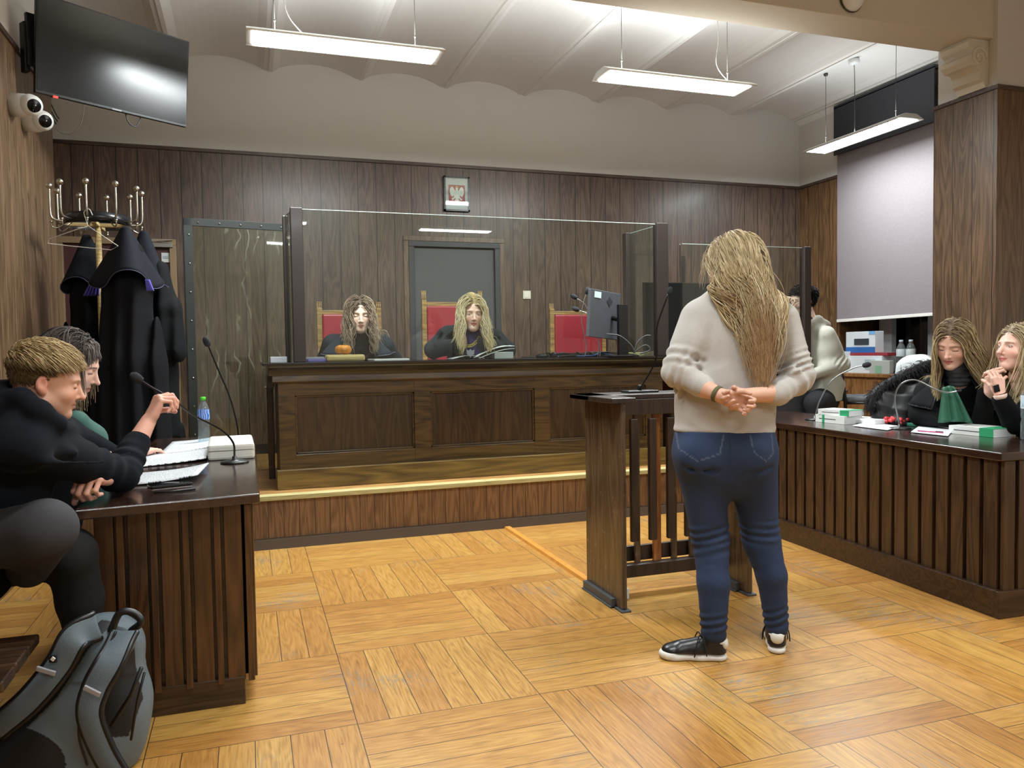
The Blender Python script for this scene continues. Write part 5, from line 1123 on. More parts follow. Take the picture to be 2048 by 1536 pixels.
# ------------------------------------------------------------------ lawyer with a green jabot
def lawyer():
    A = at; D0 = 4.5; o = A(1915, 800, 4.85); W_ = thing('person', 'person in a black robe with a green pleated jabot, looking down at the desk', 'person', (o[0], o[1], 0))
    hf = frame(A(1908, 690, D0), -VF*0.66-VR*0.74-UP*0.34, UP+VR*0.12, 1.10)
    h = SD(0.02); head_sdf(h, hf, True, True, smile=0.7); h.f = hf; h.cap((0, -0.02, -0.05), (0, -0.075, -0.17), 0.05, 0.056, k=0.03); h.f = Fr((0, 0, 0))
    s = SD(0.03); s.cap(A(1915, 960, 4.85), A(1920, 830, 4.78), 0.20, 0.19, k=0.03); s.cap(A(1920, 830, 4.78), A(1925, 780, 4.7), 0.18, 0.13, k=0.04); s.cap(A(1868, 785, 4.72), A(1975, 782, 4.75), 0.085, 0.085, k=0.05)
    sh, el, wr = A(1862, 790, 4.72), A(1845, 828, 4.70), A(1890, 838, 4.52); s.tube([sh, el, wr], [0.09, 0.075, 0.05], k=0.02); s.tube([A(1970, 790, 4.75), A(1985, 840, 4.8), A(1930, 840, 4.58)], [0.09, 0.07, 0.05], k=0.02)
    nobj('robe', [s.mesh(0.008, lambda V: 0.009*_vn(V*12, 4), 1)], M_black_robe, W_, col=rgb('0b0c0e'))
    cf = -VF*0.8-VR*0.5; cape(W_, A(1918, 752, 4.62), cf, 0.25, 0.20, 0.34, 0.16, 0.55, plain('collar_black', '0f1013', 0.85, bump=0.15, spec=0.2), M_blackedge)
    g = SD(0.02); g.f = hf; g.cap((0, -0.03, -0.12), (0, -0.07, -0.19), 0.057, 0.075, k=0.02); g.f = Fr((0, 0, 0)); nobj('scarf', [g.mesh(0.005, lambda V: 0.003*np.sin(V[:, 2]*240), 1)], plain('grey_satin', '55575c', 0.35), W_)
    jf = frame(A(1893, 790, 4.42), cf, UP); o_ = np.array(wloc(W_))
    def jab(u, v):
        w_ = 0.03+0.055*v; x = (u-0.5)*2*w_; return tuple(jf.p((x-0.01-0.035*v, 0.02+0.008*math.sin(u*17+0.6)*(0.4+v)+0.02*v, 0.055-0.20*v-0.02*abs(u-0.4)))-o_)
    MB().sheet(jab, 60, 14, 0.004).obj('jabot', plain('green_satin', '205a42', 0.6, sheen=0.1), W_, label='green pleated jabot')
    t = SD(0.04); t.cap(A(1915, 900, 4.8), A(1925, 800, 4.75), 0.13, 0.10); t.cap(A(1925, 800, 4.72), hf.p((0, -0.04, -0.13)), 0.08, 0.055); t.tube([sh, el, wr], [0.05, 0.04, 0.03])
    b = SD(0.012); hand_sdf(b, A(1885, 862, 4.5), -VR-VF*0.3, UP, (20, 20, 20, 20), 4, (20, 20, 20), 1, 1.0)
    nobj('body', [(*h.mesh(0.0038), face_col(hf, 'dcae98', 'b9655f', '75593f', True, smile=0.7, blush=0.5)), (*t.mesh(0.013), rgb(SKIN))], M_skin, W_)
    long_hair(W_, hf, s.ops+g.ops, 1800, (0.32, 0.42), ('8a7556', 'a08a64', '6c5a42', 'b7a27a'), '5e4d3a', 0.006, 30, 11, tip='c9b684', side=0.6, back=0.95, fwd=0.0, vol=0.022, w=(0.0016, 0.0032), pushx=0.05, drift=VR*0.45)
lawyer()

# ------------------------------------------------------------------ smiling person at the right edge
def smiling():
    A = at; D0 = 4.3; o = A(2050, 820, 4.5); W_ = thing('person', 'smiling person in black with clasped hands and a pale smartwatch, beside the green jabot', 'person', (o[0], o[1], 0))
    hf = frame(A(2036, 699, D0), -VR*0.93-VF*0.22+UP*0.14, UP, 1.08)
    h = SD(0.02); head_sdf(h, hf, True, False, smile=1.0, nose=1.3); h.f = hf; h.cap((0, -0.02, -0.05), (0, -0.06, -0.17), 0.05, 0.056, k=0.03); h.f = Fr((0, 0, 0))
    s = SD(0.03); s.cap(A(2065, 960, 4.5), A(2065, 820, 4.45), 0.17, 0.17, k=0.03); s.cap(A(2065, 820, 4.45), A(2065, 785, 4.42), 0.17, 0.11, k=0.03)
    wa, ea, sa = A(1977, 785, 4.30), A(1962, 855, 4.42), A(2030, 812, 4.66); wb, eb, sb = A(2000, 790, 4.16), A(2030, 846, 4.16), A(2075, 812, 4.24)
    s.tube([sa, ea, A(1971, 790, 4.33)], [0.075, 0.060, 0.044], k=0.02); s.tube([sb, eb, A(2004, 800, 4.16)], [0.075, 0.060, 0.044], k=0.02)
    nobj('top', [s.mesh(0.007, lambda V: 0.004*_vn(V*14, 4), 1)], M_knitd, W_, col=rgb('0a0b0d'))
    b = SD(0.012); b.tube([A(1971, 800, 4.34), wa], [0.033, 0.027], k=0.02); hand_sdf(b, wa, A(1984, 735, 4.25)-wa, -VR*0.9-VF*0.2, ((20, 60, 40), (25, 60, 40), (30, 62, 40), (35, 65, 40)), 3, (15, 20, 20), 1, 1.0, 25); M1 = b.mesh(0.003)
    b = SD(0.012); b.tube([A(2005, 808, 4.16), wb], [0.033, 0.027], k=0.02); hand_sdf(b, wb, A(1992, 733, 4.18)-wb, -VF*0.95+VR*0.1, ((30, 60, 40), (30, 60, 40), (30, 62, 40), (35, 65, 40)), 3, (20, 20, 20), -1, 1.0, 25); M2 = b.mesh(0.003)
    t = SD(0.04); t.cap(A(2065, 900, 4.5), A(2065, 800, 4.45), 0.12, 0.10); t.tube([sa, ea, wa], [0.05, 0.04, 0.025]); t.tube([sb, eb, wb], [0.05, 0.04, 0.025]); t.cap(A(2065, 800, 4.45), hf.p((0, -0.03, -0.13)), 0.08, 0.055)
    nobj('body', [(*h.mesh(0.0036), face_col(hf, 'e3b8a6', 'bd6762', '8a7050', False, smile=1.0, blush=0.6)), (*M1, skinc('e3bba8')), (*M2, skinc('e3bba8')), (*t.mesh(0.013), rgb(SKIN))], M_skin, W_); eyes(hf, W_, (0.0, 0.1))
    wc = A(2001, 793, 4.15); ax = nrm(wb-A(2005, 808, 4.16)); m = MB(); m.X = rel(W_); m.tube([tuple(wc-ax*0.011), tuple(wc-ax*0.010), tuple(wc+ax*0.010), tuple(wc+ax*0.011)], [0.030, 0.0335, 0.0335, 0.030], 20); st_ = m.obj('watch_strap', plain('pink_strap', 'd8b8a8', 0.5), W_)
    wcc = A(1992, 777, 4.115); f = frame(wcc, -VF+VR*0.05, ax); m = MB(); m.X = rel(W_)
    def bx(mb, hx, hy, hz, oy=0): mb.add([tuple(f.p((x, y+oy, z))) for x in (-hx, hx) for y in (-hy, hy) for z in (-hz, hz)], [(0, 1, 3, 2), (4, 6, 7, 5), (0, 4, 5, 1), (2, 3, 7, 6), (0, 2, 6, 4), (1, 5, 7, 3)])
    bx(m, 0.019, 0.005, 0.022); m.obj('watch_case', plain('rose_metal', 'd2a898', 0.3, 0.8), W_, 0.004); m = MB(); m.X = rel(W_); bx(m, 0.016, 0.0015, 0.019, 0.005); m.obj('watch_screen', plain('screen_black', '07080a', 0.1), W_, 0.002)
    long_hair(W_, hf, s.ops, 1500, (0.36, 0.46), ('b7a582', 'cbb992', '94825f', 'd9caa6'), '8a7a60', 0.005, 26, 13, tip='d3c298', side=0.6, back=0.85, fwd=0.08, vol=0.022, w=(0.0016, 0.003), pushx=0.06)
smiling()
# ------------------------------------------------------------------ television, cameras, picture, switch
def oriented(name, label, cat, o, fwd, group=None):
    """empty whose local -y faces `fwd`"""
    return thing(name, label, cat, tuple(o), math.atan2(fwd[1], fwd[0])+PI/2, group)
pL, pR = at(67, 100, 4.62), at(370, 160, 5.38); wv = pR-pL; wv[2] = 0; TW = float(np.linalg.norm(wv)); ctr = (pL+pR)/2
tv = thing('television', 'flat black television hanging angled above the two white security cameras', 'television', (ctr[0], ctr[1], 0), math.atan2(wv[1], wv[0]))
TV0 = at(70, 188, 4.62)[2]+0.015; TV1 = TV0+0.57; th = TW/2
tilt = Matrix.Translation((0, 0, TV0))@Matrix.Rotation(math.radians(7), 4, 'X')@Matrix.Translation((0, 0, -TV0))
m = MB(); m.X = tilt; m.box(-th, th, 0.0, 0.03, TV0, TV1); m.box(-th*0.6, th*0.6, 0.03, 0.06, TV0+0.08, TV1-0.12); m.obj('housing', M_black, tv, 0.004)
m = MB(); m.X = tilt; m.box(-th+0.009, th-0.009, -0.002, 0.002, TV0+0.018, TV1-0.009); m.obj('screen', plain('tv_screen', '07080c', 0.22, spec=0.5), tv)
m = MB(); m.X = tilt; m.box(-0.03, 0.03, -0.004, 0.0, TV0+0.003, TV0+0.012); m.obj('badge', plain('badge_grey', '8a8d90', 0.3), tv)
m = MB(); m.X = tilt; m.box(-th+0.10, -th+0.125, -0.006, 0.004, TV0-0.006, TV0+0.004); m.obj('standby_light', emis('red_led', 'ff2a20', 3.0), tv)
m = MB(); m.tube(bez([(0.07, 0.03, TV0+0.02), (0.09, 0.03, TV0-0.045), (0.14, 0.03, TV0-0.06), (0.18, 0.03, TV0+0.02)], 6), 0.004, 6); m.obj('cable', M_black, tv)
m = MB(); m.X = rel(tv)@Matrix.Identity(4)
br = MB(); br.box(-th-0.02, -th+0.03, 0.03, 0.06, TV0+0.16, TV1-0.1); br.box(-th-0.03, -th-0.0, 0.05, 0.11, TV0+0.13, TV0+0.42); br.tube([(-th+0.03, 0.05, TV0+0.26), (0.0, 0.10, TV0+0.28)], 0.02); br.obj('wall_bracket', M_black, tv, 0.003)
M_camw = plain('camera_white', 'd9dad6', 0.4)
for k, (y, z, lab) in enumerate(((5.24, 2.715, 'white security camera on the left wall, the nearer and higher of the pair'), (5.50, 2.70, 'white security camera on the left wall, lower and farther of the pair'))):
    c = thing('security_camera', lab, 'camera', (XL+0.02, y, z), 0, 'security cameras under the television')
    MB().lathe([(0.066, 0), (0.066, 0.075), (0.058, 0.10)], n=28, ax='x').obj('base', M_camw, c)
    d = nrm((0.55, -0.75, -0.25)); p = Vector((0.10, -0.02, 0.0)); R_ = Vector(d).to_track_quat('Z', 'Y').to_matrix().to_4x4()
    g = MB(); g.X = Matrix.Translation(p)@R_; g.lathe([(0.03, -0.05), (0.055, -0.03), (0.062, 0.0), (0.058, 0.03), (0.045, 0.045), (0.04, 0.05)], n=28); e = g.obj('head', M_camw, c)
    g = MB(); g.X = Matrix.Translation(p)@R_; g.lathe([(0.038, 0.049), (0.036, 0.056), (0.018, 0.053), (0.016, 0.060), (0.0, 0.063)], n=24, cap=False); g.obj('lens', plain('lens_black', '0c0d0f', 0.12), e)
cb = thing('cable', 'thin white cable hanging in a loop below the television', 'cable', (-0.9, 5.7, 2.8)); m = MB(); m.X = rel(cb)
m.tube([tuple(p) for p in bez([at(95, 190, 5.6), at(100, 228, 5.6), at(115, 260, 5.6), at(140, 268, 5.62), at(160, 250, 5.62), at(168, 215, 5.62), at(164, 190, 5.6)], 8)], 0.0035, 6); m.obj('cord', plain('cable_grey', 'b5b0a6', 0.5), cb)
cb = thing('cable', 'bundle of dark cables dropping behind the television bracket', 'cable', (-1.1, 5.6, 2.8)); m = MB(); m.X = rel(cb)
for k in range(3): m.tube([tuple(p) for p in bez([at(72+k*4, 175, 5.5), at(90+k*4, 200, 5.5), at(98+k*6, 225, 5.55), at(112+k*3, 248-k*5, 5.55)], 6)], 0.004, 6)
m.obj('cord', plain('cable_dark', '35332f', 0.6), cb)
# coat of arms
X0_, X1_, Z0_, Z1_ = 1.868, 2.128, 2.645, 2.985; YF = YB-0.055
pic = thing('framed_emblem', 'black framed coat of arms, white eagle on a red shield, above the grey door', 'picture', ((X0_+X1_)/2, YF, Z0_)); cx = (X0_+X1_)/2
m = MB(); m.X = rel(pic)
for a in ((X0_, X1_, Z0_, Z0_+0.016), (X0_, X1_, Z1_-0.016, Z1_), (X0_, X0_+0.016, Z0_, Z1_), (X1_-0.016, X1_, Z0_, Z1_)): m.box(a[0], a[1], YF-0.012, YF+0.025, a[2], a[3])
m.obj('frame', plain('frame_black', '0d0e0e', 0.3), pic)
m = MB(); m.X = rel(pic); m.box(X0_+0.01, X1_-0.01, YF, YF+0.01, Z0_+0.01, Z1_-0.01); m.obj('card', plain('card_pale', 'c9d2d6', 0.5), pic)
def flat(poly, y0, y1, mt, nm): 
    q = MB(); q.X = rel(pic); q.prism([(cx+x, Z0_+0.165+z) for x, z in poly][::-1], 'y', y0, y1); return q.obj(nm, mt, pic)
sh_ = [(-0.083, 0.09), (0.083, 0.09), (0.083, -0.065)]+[(0.083-0.02*(1-math.cos(a)), -0.065-0.022*math.sin(a)) for a in np.linspace(0, PI/2, 6)]+[(0.02, -0.09), (0, -0.098), (-0.02, -0.09)]+[(-0.063-0.02*math.sin(a), -0.087+0.022*(1-math.cos(a))) for a in np.linspace(0, PI/2, 6)]
flat(sh_, YF-0.004, YF, plain('shield_red', 'a8343c', 0.5), 'shield')
half = [(0, 0.058), (0.006, 0.066), (0.014, 0.062), (0.012, 0.052), (0.01, 0.04), (0.018, 0.034), (0.026, 0.046), (0.038, 0.066), (0.052, 0.072), (0.062, 0.062), (0.07, 0.048), (0.072, 0.03), (0.074, 0.008), (0.068, 0.012), (0.069, -0.010), (0.060, -0.004), (0.060, -0.026), (0.050, -0.014), (0.048, -0.034), (0.040, -0.018), (0.034, -0.012), (0.026, -0.018), (0.034, -0.034), (0.044, -0.042), (0.056, -0.040), (0.050, -0.050), (0.056, -0.058), (0.044, -0.056), (0.038, -0.062), (0.034, -0.050), (0.022, -0.040), (0.014, -0.034), (0.014, -0.046), (0.026, -0.058), (0.022, -0.068), (0.010, -0.066), (0.006, -0.078), (0, -0.084)]
flat(half+[(-x, z) for x, z in half[::-1][1:-1]], YF-0.008, YF-0.004, plain('eagle_white', 'e8ecea', 0.5), 'eagle')
flat([(-0.009, 0.066), (-0.012, 0.080), (-0.005, 0.074), (0, 0.083), (0.005, 0.074), (0.012, 0.080), (0.009, 0.066)], YF-0.009, YF-0.004, plain('crown_gold', 'd9b45a', 0.4), 'crown')
m = MB(); m.X = rel(pic); m.box(X0_+0.012, X1_-0.012, YF-0.0105, YF-0.009, Z0_+0.012, Z1_-0.012); m.obj('glass', M_glass, pic)
sw = thing('light_switch', 'square cream switch plate on the panelling right of the grey door', 'switch', (2.725, YB-0.03, 1.83)); MB().box(-0.042, 0.042, -0.012, 0, -0.042, 0.042).obj('plate', plain('cream_plastic', 'ddd8c6', 0.4), sw, 0.004); MB().box(-0.03, 0.03, -0.016, -0.010, -0.03, 0.03).obj('rocker', plain('cream_plastic2', 'e6e1d2', 0.35), sw, 0.003)
sg = thing('door_notice', 'small white notice fixed at the top corner of the maroon door', 'sign', (-0.665, YB-0.02, 2.13)); MB().box(-0.034, 0.034, -0.004, 0.004, -0.042, 0.042).obj('plate', plain('notice_white', 'd8dcdc', 0.5), sg, 0.002); MB().box(-0.024, 0.024, -0.006, -0.003, -0.008, 0.0).box(-0.024, 0.024, -0.006, -0.003, 0.008, 0.012).obj('print', plain('notice_grey', '7d9094', 0.6), sg)
dc = thing('door_closer', 'slim metal door closer at the top of the maroon door', 'door closer', (-0.72, YB-0.05, 2.235)); MB().box(-0.12, 0.12, -0.02, 0.02, -0.02, 0.02).tube([(0.09, -0.02, 0.02), (-0.05, -0.05, 0.035), (0.12, -0.01, 0.045)], 0.006, 6).obj('body', plain('closer_grey', '8d8b84', 0.4, 0.7), dc, 0.003)

# ------------------------------------------------------------------ blind
bl = thing('roller_blind', 'grey roller blind hanging in front of the window with a white bottom bar', 'blind', (6.06, 6.3, 1.54)); B0, B1 = 5.66, 6.915
m = MB(); m.X = rel(bl); m.prism([(B0, 1.545), (B1, 1.535), (B1, 3.35), (B0, 3.35)], 'x', 6.055, 6.058); m.obj('fabric', plain('blind_fabric', '878084', 0.85, bump=0.25, bscale=60, var=0.04), bl)
m = MB(); m.X = rel(bl); m.prism([(B0, 1.525), (B1, 1.515), (B1, 1.545), (B0, 1.555)], 'x', 6.048, 6.064); m.obj('bottom_bar', M_white, bl, 0.003)
bb = thing('blind_pelmet', 'black pelmet screen above the roller blind', 'blind', (6.0, 6.3, 3.3)); m = MB(); m.X = rel(bb); m.box(6.015, 6.03, B0-0.03, B1+0.01, 3.30, 3.80).box(6.015, 6.09, B0-0.03, B1+0.01, 3.79, 3.82); m.obj('panel', plain('pelmet_black', '2a2b30', 0.6, bump=0.1), bb)

# ------------------------------------------------------------------ cabinet and things below the window
M_cab = wood('cabinet_wood', '6a4526', '9d7245', 'y', 0, rough=0.45, along='z')
cab = thing('low_cabinet', 'low honey brown wooden cabinet under the window', 'cabinet', (6.0, 6.2, PLAT)); m = MB(); m.X = rel(cab); m.box(5.80, XR-0.022, 5.58, 6.88, 0.945, 0.98); m.obj('worktop', M_cab, cab, 0.004)
m = MB(); m.X = rel(cab); m.box(5.83, XR-0.022, 5.60, 6.86, PLAT, 0.945); m.obj('body', M_cab, cab)
for k in range(3):
    m = MB(); m.X = rel(cab); m.box(5.812, 5.83, 5.62+k*0.413, 5.62+k*0.413+0.40, PLAT+0.06, 0.92); d_ = m.obj('door', M_cab, cab, 0.004)
    m = MB(); m.X = rel(cab); m.ball((5.80, 5.66+k*0.413, 0.8), 0.012, 10); m.obj('knob', M_wire, d_)
def parcel(name, label, cat, x0, x1, y0, y1, z0, z1, mat, parts=(), group=None, bev=0.003):
    t = thing(name, label, cat, ((x0+x1)/2, (y0+y1)/2, z0), 0, group); m = MB(); m.X = rel(t); m.box(x0, x1, y0, y1, z0, z1); m.obj('body', mat, t, bev)
    for (nm, b_, mt) in parts: m = MB(); m.X = rel(t); m.box(*b_); m.obj(nm, mt, t)
    return t
M_boxw = plain('box_white', 'cfd6dc', 0.5); M_boxb = plain('box_blue', '2f63a8', 0.5); M_boxd = plain('box_dark', '363c44', 0.5)
parcel('document_box', 'white document box at the bottom of the pile on the cabinet', 'box', 5.90, 6.03, 6.12, 6.62, 0.98, 1.155, M_boxw, (('label', (5.897, 5.90, 6.2, 6.34, 1.02, 1.12), plain('label_grey', '9fb0b8', 0.5)),))
parcel('folder', 'thick red folder under the blue and white carton', 'folder', 5.91, 6.04, 6.06, 6.64, 1.156, 1.186, plain('folder_red', '8e3038', 0.5))
parcel('carton', 'white and blue carton with a dark device picture, on top of the red folder', 'box', 5.93, 6.04, 6.24, 6.64, 1.187, 1.402, M_boxw, (('blue_band', (5.927, 5.931, 6.24, 6.64, 1.187, 1.245), M_boxb), ('device_picture', (5.926, 5.931, 6.32, 6.52, 1.265, 1.33), M_boxd), ('blue_corner', (5.927, 5.931, 6.24, 6.32, 1.37, 1.402), plain('box_lightblue', '6ea6d8', 0.5))))
parcel('binder', 'white binder standing at the left end of the cabinet', 'binder', 5.85, 5.92, 6.56, 6.66, 0.98, 1.2, M_boxw, (('spine_label', (5.847, 5.85, 6.58, 6.64, 1.05, 1.16), M_boxd),))
parcel('storage_box', 'low grey box in front of the pile on the cabinet', 'box', 5.86, 5.91, 5.98, 6.24, 0.98, 1.11, plain('box_grey', 'a6aba8', 0.5), (('green_side', (5.857, 5.861, 6.08, 6.16, 0.985, 1.06), plain('pale_green', '7fa88e', 0.5)),))
M_pet = glassy('clear_bottle', 'e4eef4', 1.4, 0.02, 0.10); M_water = glassy('bottled_water', 'dfe9ee', 1.33, 0.0, 0.04)
def bottle(label, loc, h, r, cap, band, group=None, logo=None):
    t = thing('water_bottle', label, 'bottle', loc, 0, group); k = h
    pr = [(r*0.8, 0), (r, 0.02*k), (r, 0.28*k), (r*0.9, 0.34*k), (r, 0.40*k), (r, 0.66*k), (r*0.96, 0.74*k), (r*0.62, 0.86*k), (r*0.36, 0.92*k), (r*0.36, 0.95*k)]
    MB().lathe(pr, n=24).obj('bottle_body', M_pet, t); MB().lathe([(r*0.44, 0.93*k), (r*0.44, k), (r*0.40, k*1.002)], n=20).obj('cap', cap, t)
    MB().lathe([(r*1.01, 0.52*k), (r*1.015, 0.53*k), (r*1.015, 0.72*k), (r*0.99, 0.735*k)], n=28, cap=False).obj('label_wrap', band, t)
    for j in range(5): pass
    return t
def m_bottle_label(nm, a, b_, c_):
    t = NT(nm); co = t.n('TexCoord'); nz = t.n('TexWave', {'Vector': (co, 3), 'Scale': 28.0, 'Distortion': 6.0, 'Detail': 1.0}); r = t.ramp(nz, [(0.0, lin(a)), (0.55, lin(a)), (0.6, lin(b_)), (0.85, lin(b_)), (0.9, lin(c_))]); t.set(Base_Color=r, Roughness=0.4); return t.m
bottle('small water bottle with a bright green cap at the back of the left desk', (-0.245, 4.72, 0.76), 0.262, 0.032, plain('cap_green', '4fd22e', 0.4), m_bottle_label('label_blue', '2468c8', 'dfe8f2', '5a8ad6'))
bottle('large water bottle with a blue cap at the right edge, on the right desk', (3.78, 2.93, 0.76), 0.31, 0.043, plain('cap_blue', '2a55c0', 0.4), m_bottle_label('label_pale', 'c8dce6', '9fb8c8', 'e8eef4'))
bottle('clear bottle on the window cabinet, the left one of two', (5.92, 5.90, 0.981), 0.325, 0.042, plain('cap_clear', 'b9c4cc', 0.3), m_bottle_label('label_clear', 'c4d0d8', 'a8b4bc', 'e0e6ea'), 'bottles under the window')
bottle('clear bottle on the window cabinet, the right one of two', (5.92, 5.785, 0.981), 0.325, 0.042, plain('cap_clear'), m_bottle_label('label_clear2', 'd0dade', 'a8b4bc', 'e0e6ea'), 'bottles under the window')

# ------------------------------------------------------------------ chairs
M_gold = wood('chair_oak', '6b5230', 'a98a55', 'z', 0, rough=0.4, along='x'); M_red = plain('red_leather', '8c1f2c', 0.45, bump=0.15, bscale=60, coat=0.1)
def judge_chair(x0, x1, y, ztop, zrail, label):
    cx = (x0+x1)/2; w_ = (x1-x0)/2; t = thing('high_backed_chair', label, 'chair', (cx, y, PLAT), 0, 'red high backed chairs of the judges')
    H_ = ztop-PLAT; R_ = zrail-PLAT
    for s_ in (-1, 1):
        m = MB(); px = s_*(w_-0.022); m.box(px-0.022, px+0.022, -0.02, 0.02, 0, R_+0.02); po = m.obj('post', M_gold, t, 0.003)
        for q in (-0.015, 0, 0.015): MB().tube([(px+q, 0, R_), (px+q, 0, H_-0.01)], 0.0058, 8).ball((px+q, 0, H_-0.006), 0.0075, 8).obj('finial', M_gold, po)
    MB().box(-w_+0.03, w_-0.03, -0.016, 0.016, R_-0.035, R_).box(-w_+0.03, w_-0.03, -0.016, 0.016, 0.52, 0.56).obj('rail', M_gold, t, 0.003)
    m = MB(); m.box(-w_+0.045, w_-0.045, -0.035, 0.01, 0.56, R_-0.035); m.obj('back_cushion', M_red, t, 0.014)
    MB().box(-w_+0.02, w_-0.02, -0.48, 0.0, 0.41, 0.50).obj('seat', M_red, t, 0.02); MB().box(-w_+0.02, w_-0.02, -0.46, 0.0, 0.36, 0.41).obj('seat_frame', M_gold, t)
    for s_ in (-1, 1): MB().box(s_*(w_-0.04)-0.02, s_*(w_-0.04)+0.02, -0.46, -0.42, 0, 0.36).obj('leg', M_gold, t, 0.003)
    for s_ in (-1, 1): MB().box(s_*(w_-0.02)-0.025, s_*(w_-0.02)+0.025, -0.44, 0.0, 0.66, 0.69).box(s_*(w_-0.02)-0.015, s_*(w_-0.02)+0.015, -0.43, -0.40, 0.41, 0.66).obj('armrest', M_gold, t, 0.004)
    return t
judge_chair(0.572, 1.125, 6.93, 1.705, 1.632, 'red high-backed chair behind the judge with wavy brown hair')
judge_chair(1.49, 2.06, 6.93, 1.81, 1.708, 'red high-backed chair behind the judge with the gold chain')
judge_chair(2.72, 3.30, 6.93, 1.70, 1.63, 'empty red high-backed chair behind the microphones')
# clerk's chair: grey upholstery in a black tube frame
cc = at(1672, 800, 6.95); ck = thing('visitor_chair', 'grey upholstered chair with a rounded black tube frame behind the person in the hoodie', 'chair', (cc[0]+0.05, cc[1]+0.0, PLAT), math.radians(62))
arc = [(-0.25, 0, 0), (-0.24, 0.02, 0.45), (-0.235, 0.06, 0.80)]+[(-0.235*math.cos(a), 0.08+0.02*math.sin(a), 0.80+0.21*math.sin(a)) for a in np.linspace(0.15, PI-0.15, 12)]+[(0.235, 0.06, 0.80), (0.24, 0.02, 0.45), (0.25, 0, 0)]
MB().tube(arc, 0.014, 10).obj('back_frame', M_black, ck)
def backrest(u, v): a = (u-0.5)*2; w_ = 0.21*math.sqrt(max(0, 1-(max(0, v-0.35)/0.72)**2.4)); return (a*w_, 0.05+0.03*v-0.025*(1-a*a), 0.50+0.47*v)
M_greyf = plain('grey_upholstery', '5f6266', 0.9, bump=0.2); MB().sheet(backrest, 22, 18, 0.04).obj('backrest', M_greyf, ck)
MB().box(-0.22, 0.22, -0.44, 0.0, 0.425, 0.475).obj('seat', M_greyf, ck, 0.02)
for s_ in (-1, 1): MB().tube([(s_*0.22, -0.42, 0), (s_*0.21, -0.38, 0.42), (s_*0.21, 0.0, 0.42)], 0.012, 8).obj('leg', M_black, ck)
# white chair behind the lawyer, black puffer jacket over it
wc_ = at(1838, 775, 5.35); wch = thing('office_chair', 'white-backed office chair beside the lawyer with the green jabot', 'chair', (wc_[0], wc_[1], 0), math.radians(75)); M_wl = plain('white_leatherette', 'd3d9dc', 0.5)
def wb_(u, v): a = (u-0.5)*2; return (a*0.25*(1-0.25*max(0, v-0.6)/0.4*abs(a)), -0.03*(1-a*a)+0.04*v, 0.55+0.64*v-0.06*a*a*v)
MB().sheet(wb_, 18, 14, 0.05).obj('backrest', M_wl, wch); MB().box(-0.25, 0.25, -0.48, -0.02, 0.42, 0.50).obj('seat', M_wl, wch, 0.03)
MB().tube([(0, -0.02, 0.46), (0, 0.05, 0.6)], 0.02).tube([(0, -0.25, 0.08), (0, -0.25, 0.42)], 0.025).obj('column', M_black, wch)
for k in range(5): a = k*2*PI/5; MB().tube([(0, -0.25, 0.09), (0.27*math.cos(a), -0.25+0.27*math.sin(a), 0.06)], [0.02, 0.013], 8).ball((0.27*math.cos(a), -0.25+0.27*math.sin(a), 0.03), 0.03, 10).obj('leg', M_black, wch)
def puffer():
    A = at; o = A(1800, 850, 5.1); t = thing('puffer_jacket', 'black quilted jacket with a fur trimmed hood hanging over the white chair', 'jacket', (o[0], o[1], 0.5)); D = 5.05
    s = SD(0.03); s.cap(A(1846, 790, D), A(1822, 860, D-0.05), 0.15, 0.19, k=0.05); s.cap(A(1838, 782, D), A(1880, 775, D), 0.11, 0.10, k=0.05); s.tube([A(1800, 785, D-0.05), A(1775, 812, D-0.1), A(1762, 850, D-0.1)], [0.085, 0.08, 0.07], k=0.03); s.tube([A(1842, 790, D-0.15), A(1815, 812, D-0.2), A(1800, 860, D-0.2)], [0.08, 0.075, 0.07], k=0.02); s.cap(A(1822, 850, D-0.05), A(1822, 900, D), 0.2, 0.17, k=0.04)
    a0, a1 = A(1842, 740, D-0.15), A(1810, 870, D-0.15)
    V, F = s.mesh(0.009, lambda V: 0.016*np.abs(np.sin(((V-a0)@nrm(a1-a0))*38+1.6*_vn(V*9, 2)))+0.009*_vn(V*28, 3)-0.008, 1); nobj('shell', [(V, F)], plain('nylon_black', '101114', 0.62, bump=0.5, bscale=45), t)
    rng = np.random.default_rng(4); P = bez([A(1745, 812, D-0.1), A(1755, 785, D-0.08), A(1790, 762, D-0.08), A(1828, 742, D-0.08), A(1862, 730, D-0.05), A(1890, 742, D-0.05)], 40); P = np.array(P); k = rng.integers(0, len(P), 2600); off = rng.normal(size=(2600, 3)); off /= np.linalg.norm(off, axis=1, keepdims=True)
    Ah = strands(P[k]+off*0.015, off, 5, rng.uniform(0.04, 0.075, 2600), None, 0.004, 0.3, None, 2); nobj('fur_trim', [strand_mesh(Ah, 0.002, 0.3, hair_cols(2600, ('141416', '26262a', '0c0c0e'), 3), 3), (*SD(0.02).tube([tuple(p) for p in P[::12]], 0.03, k=0.02).mesh(0.01), rgb('141416'))], M_hair, t)
puffer()

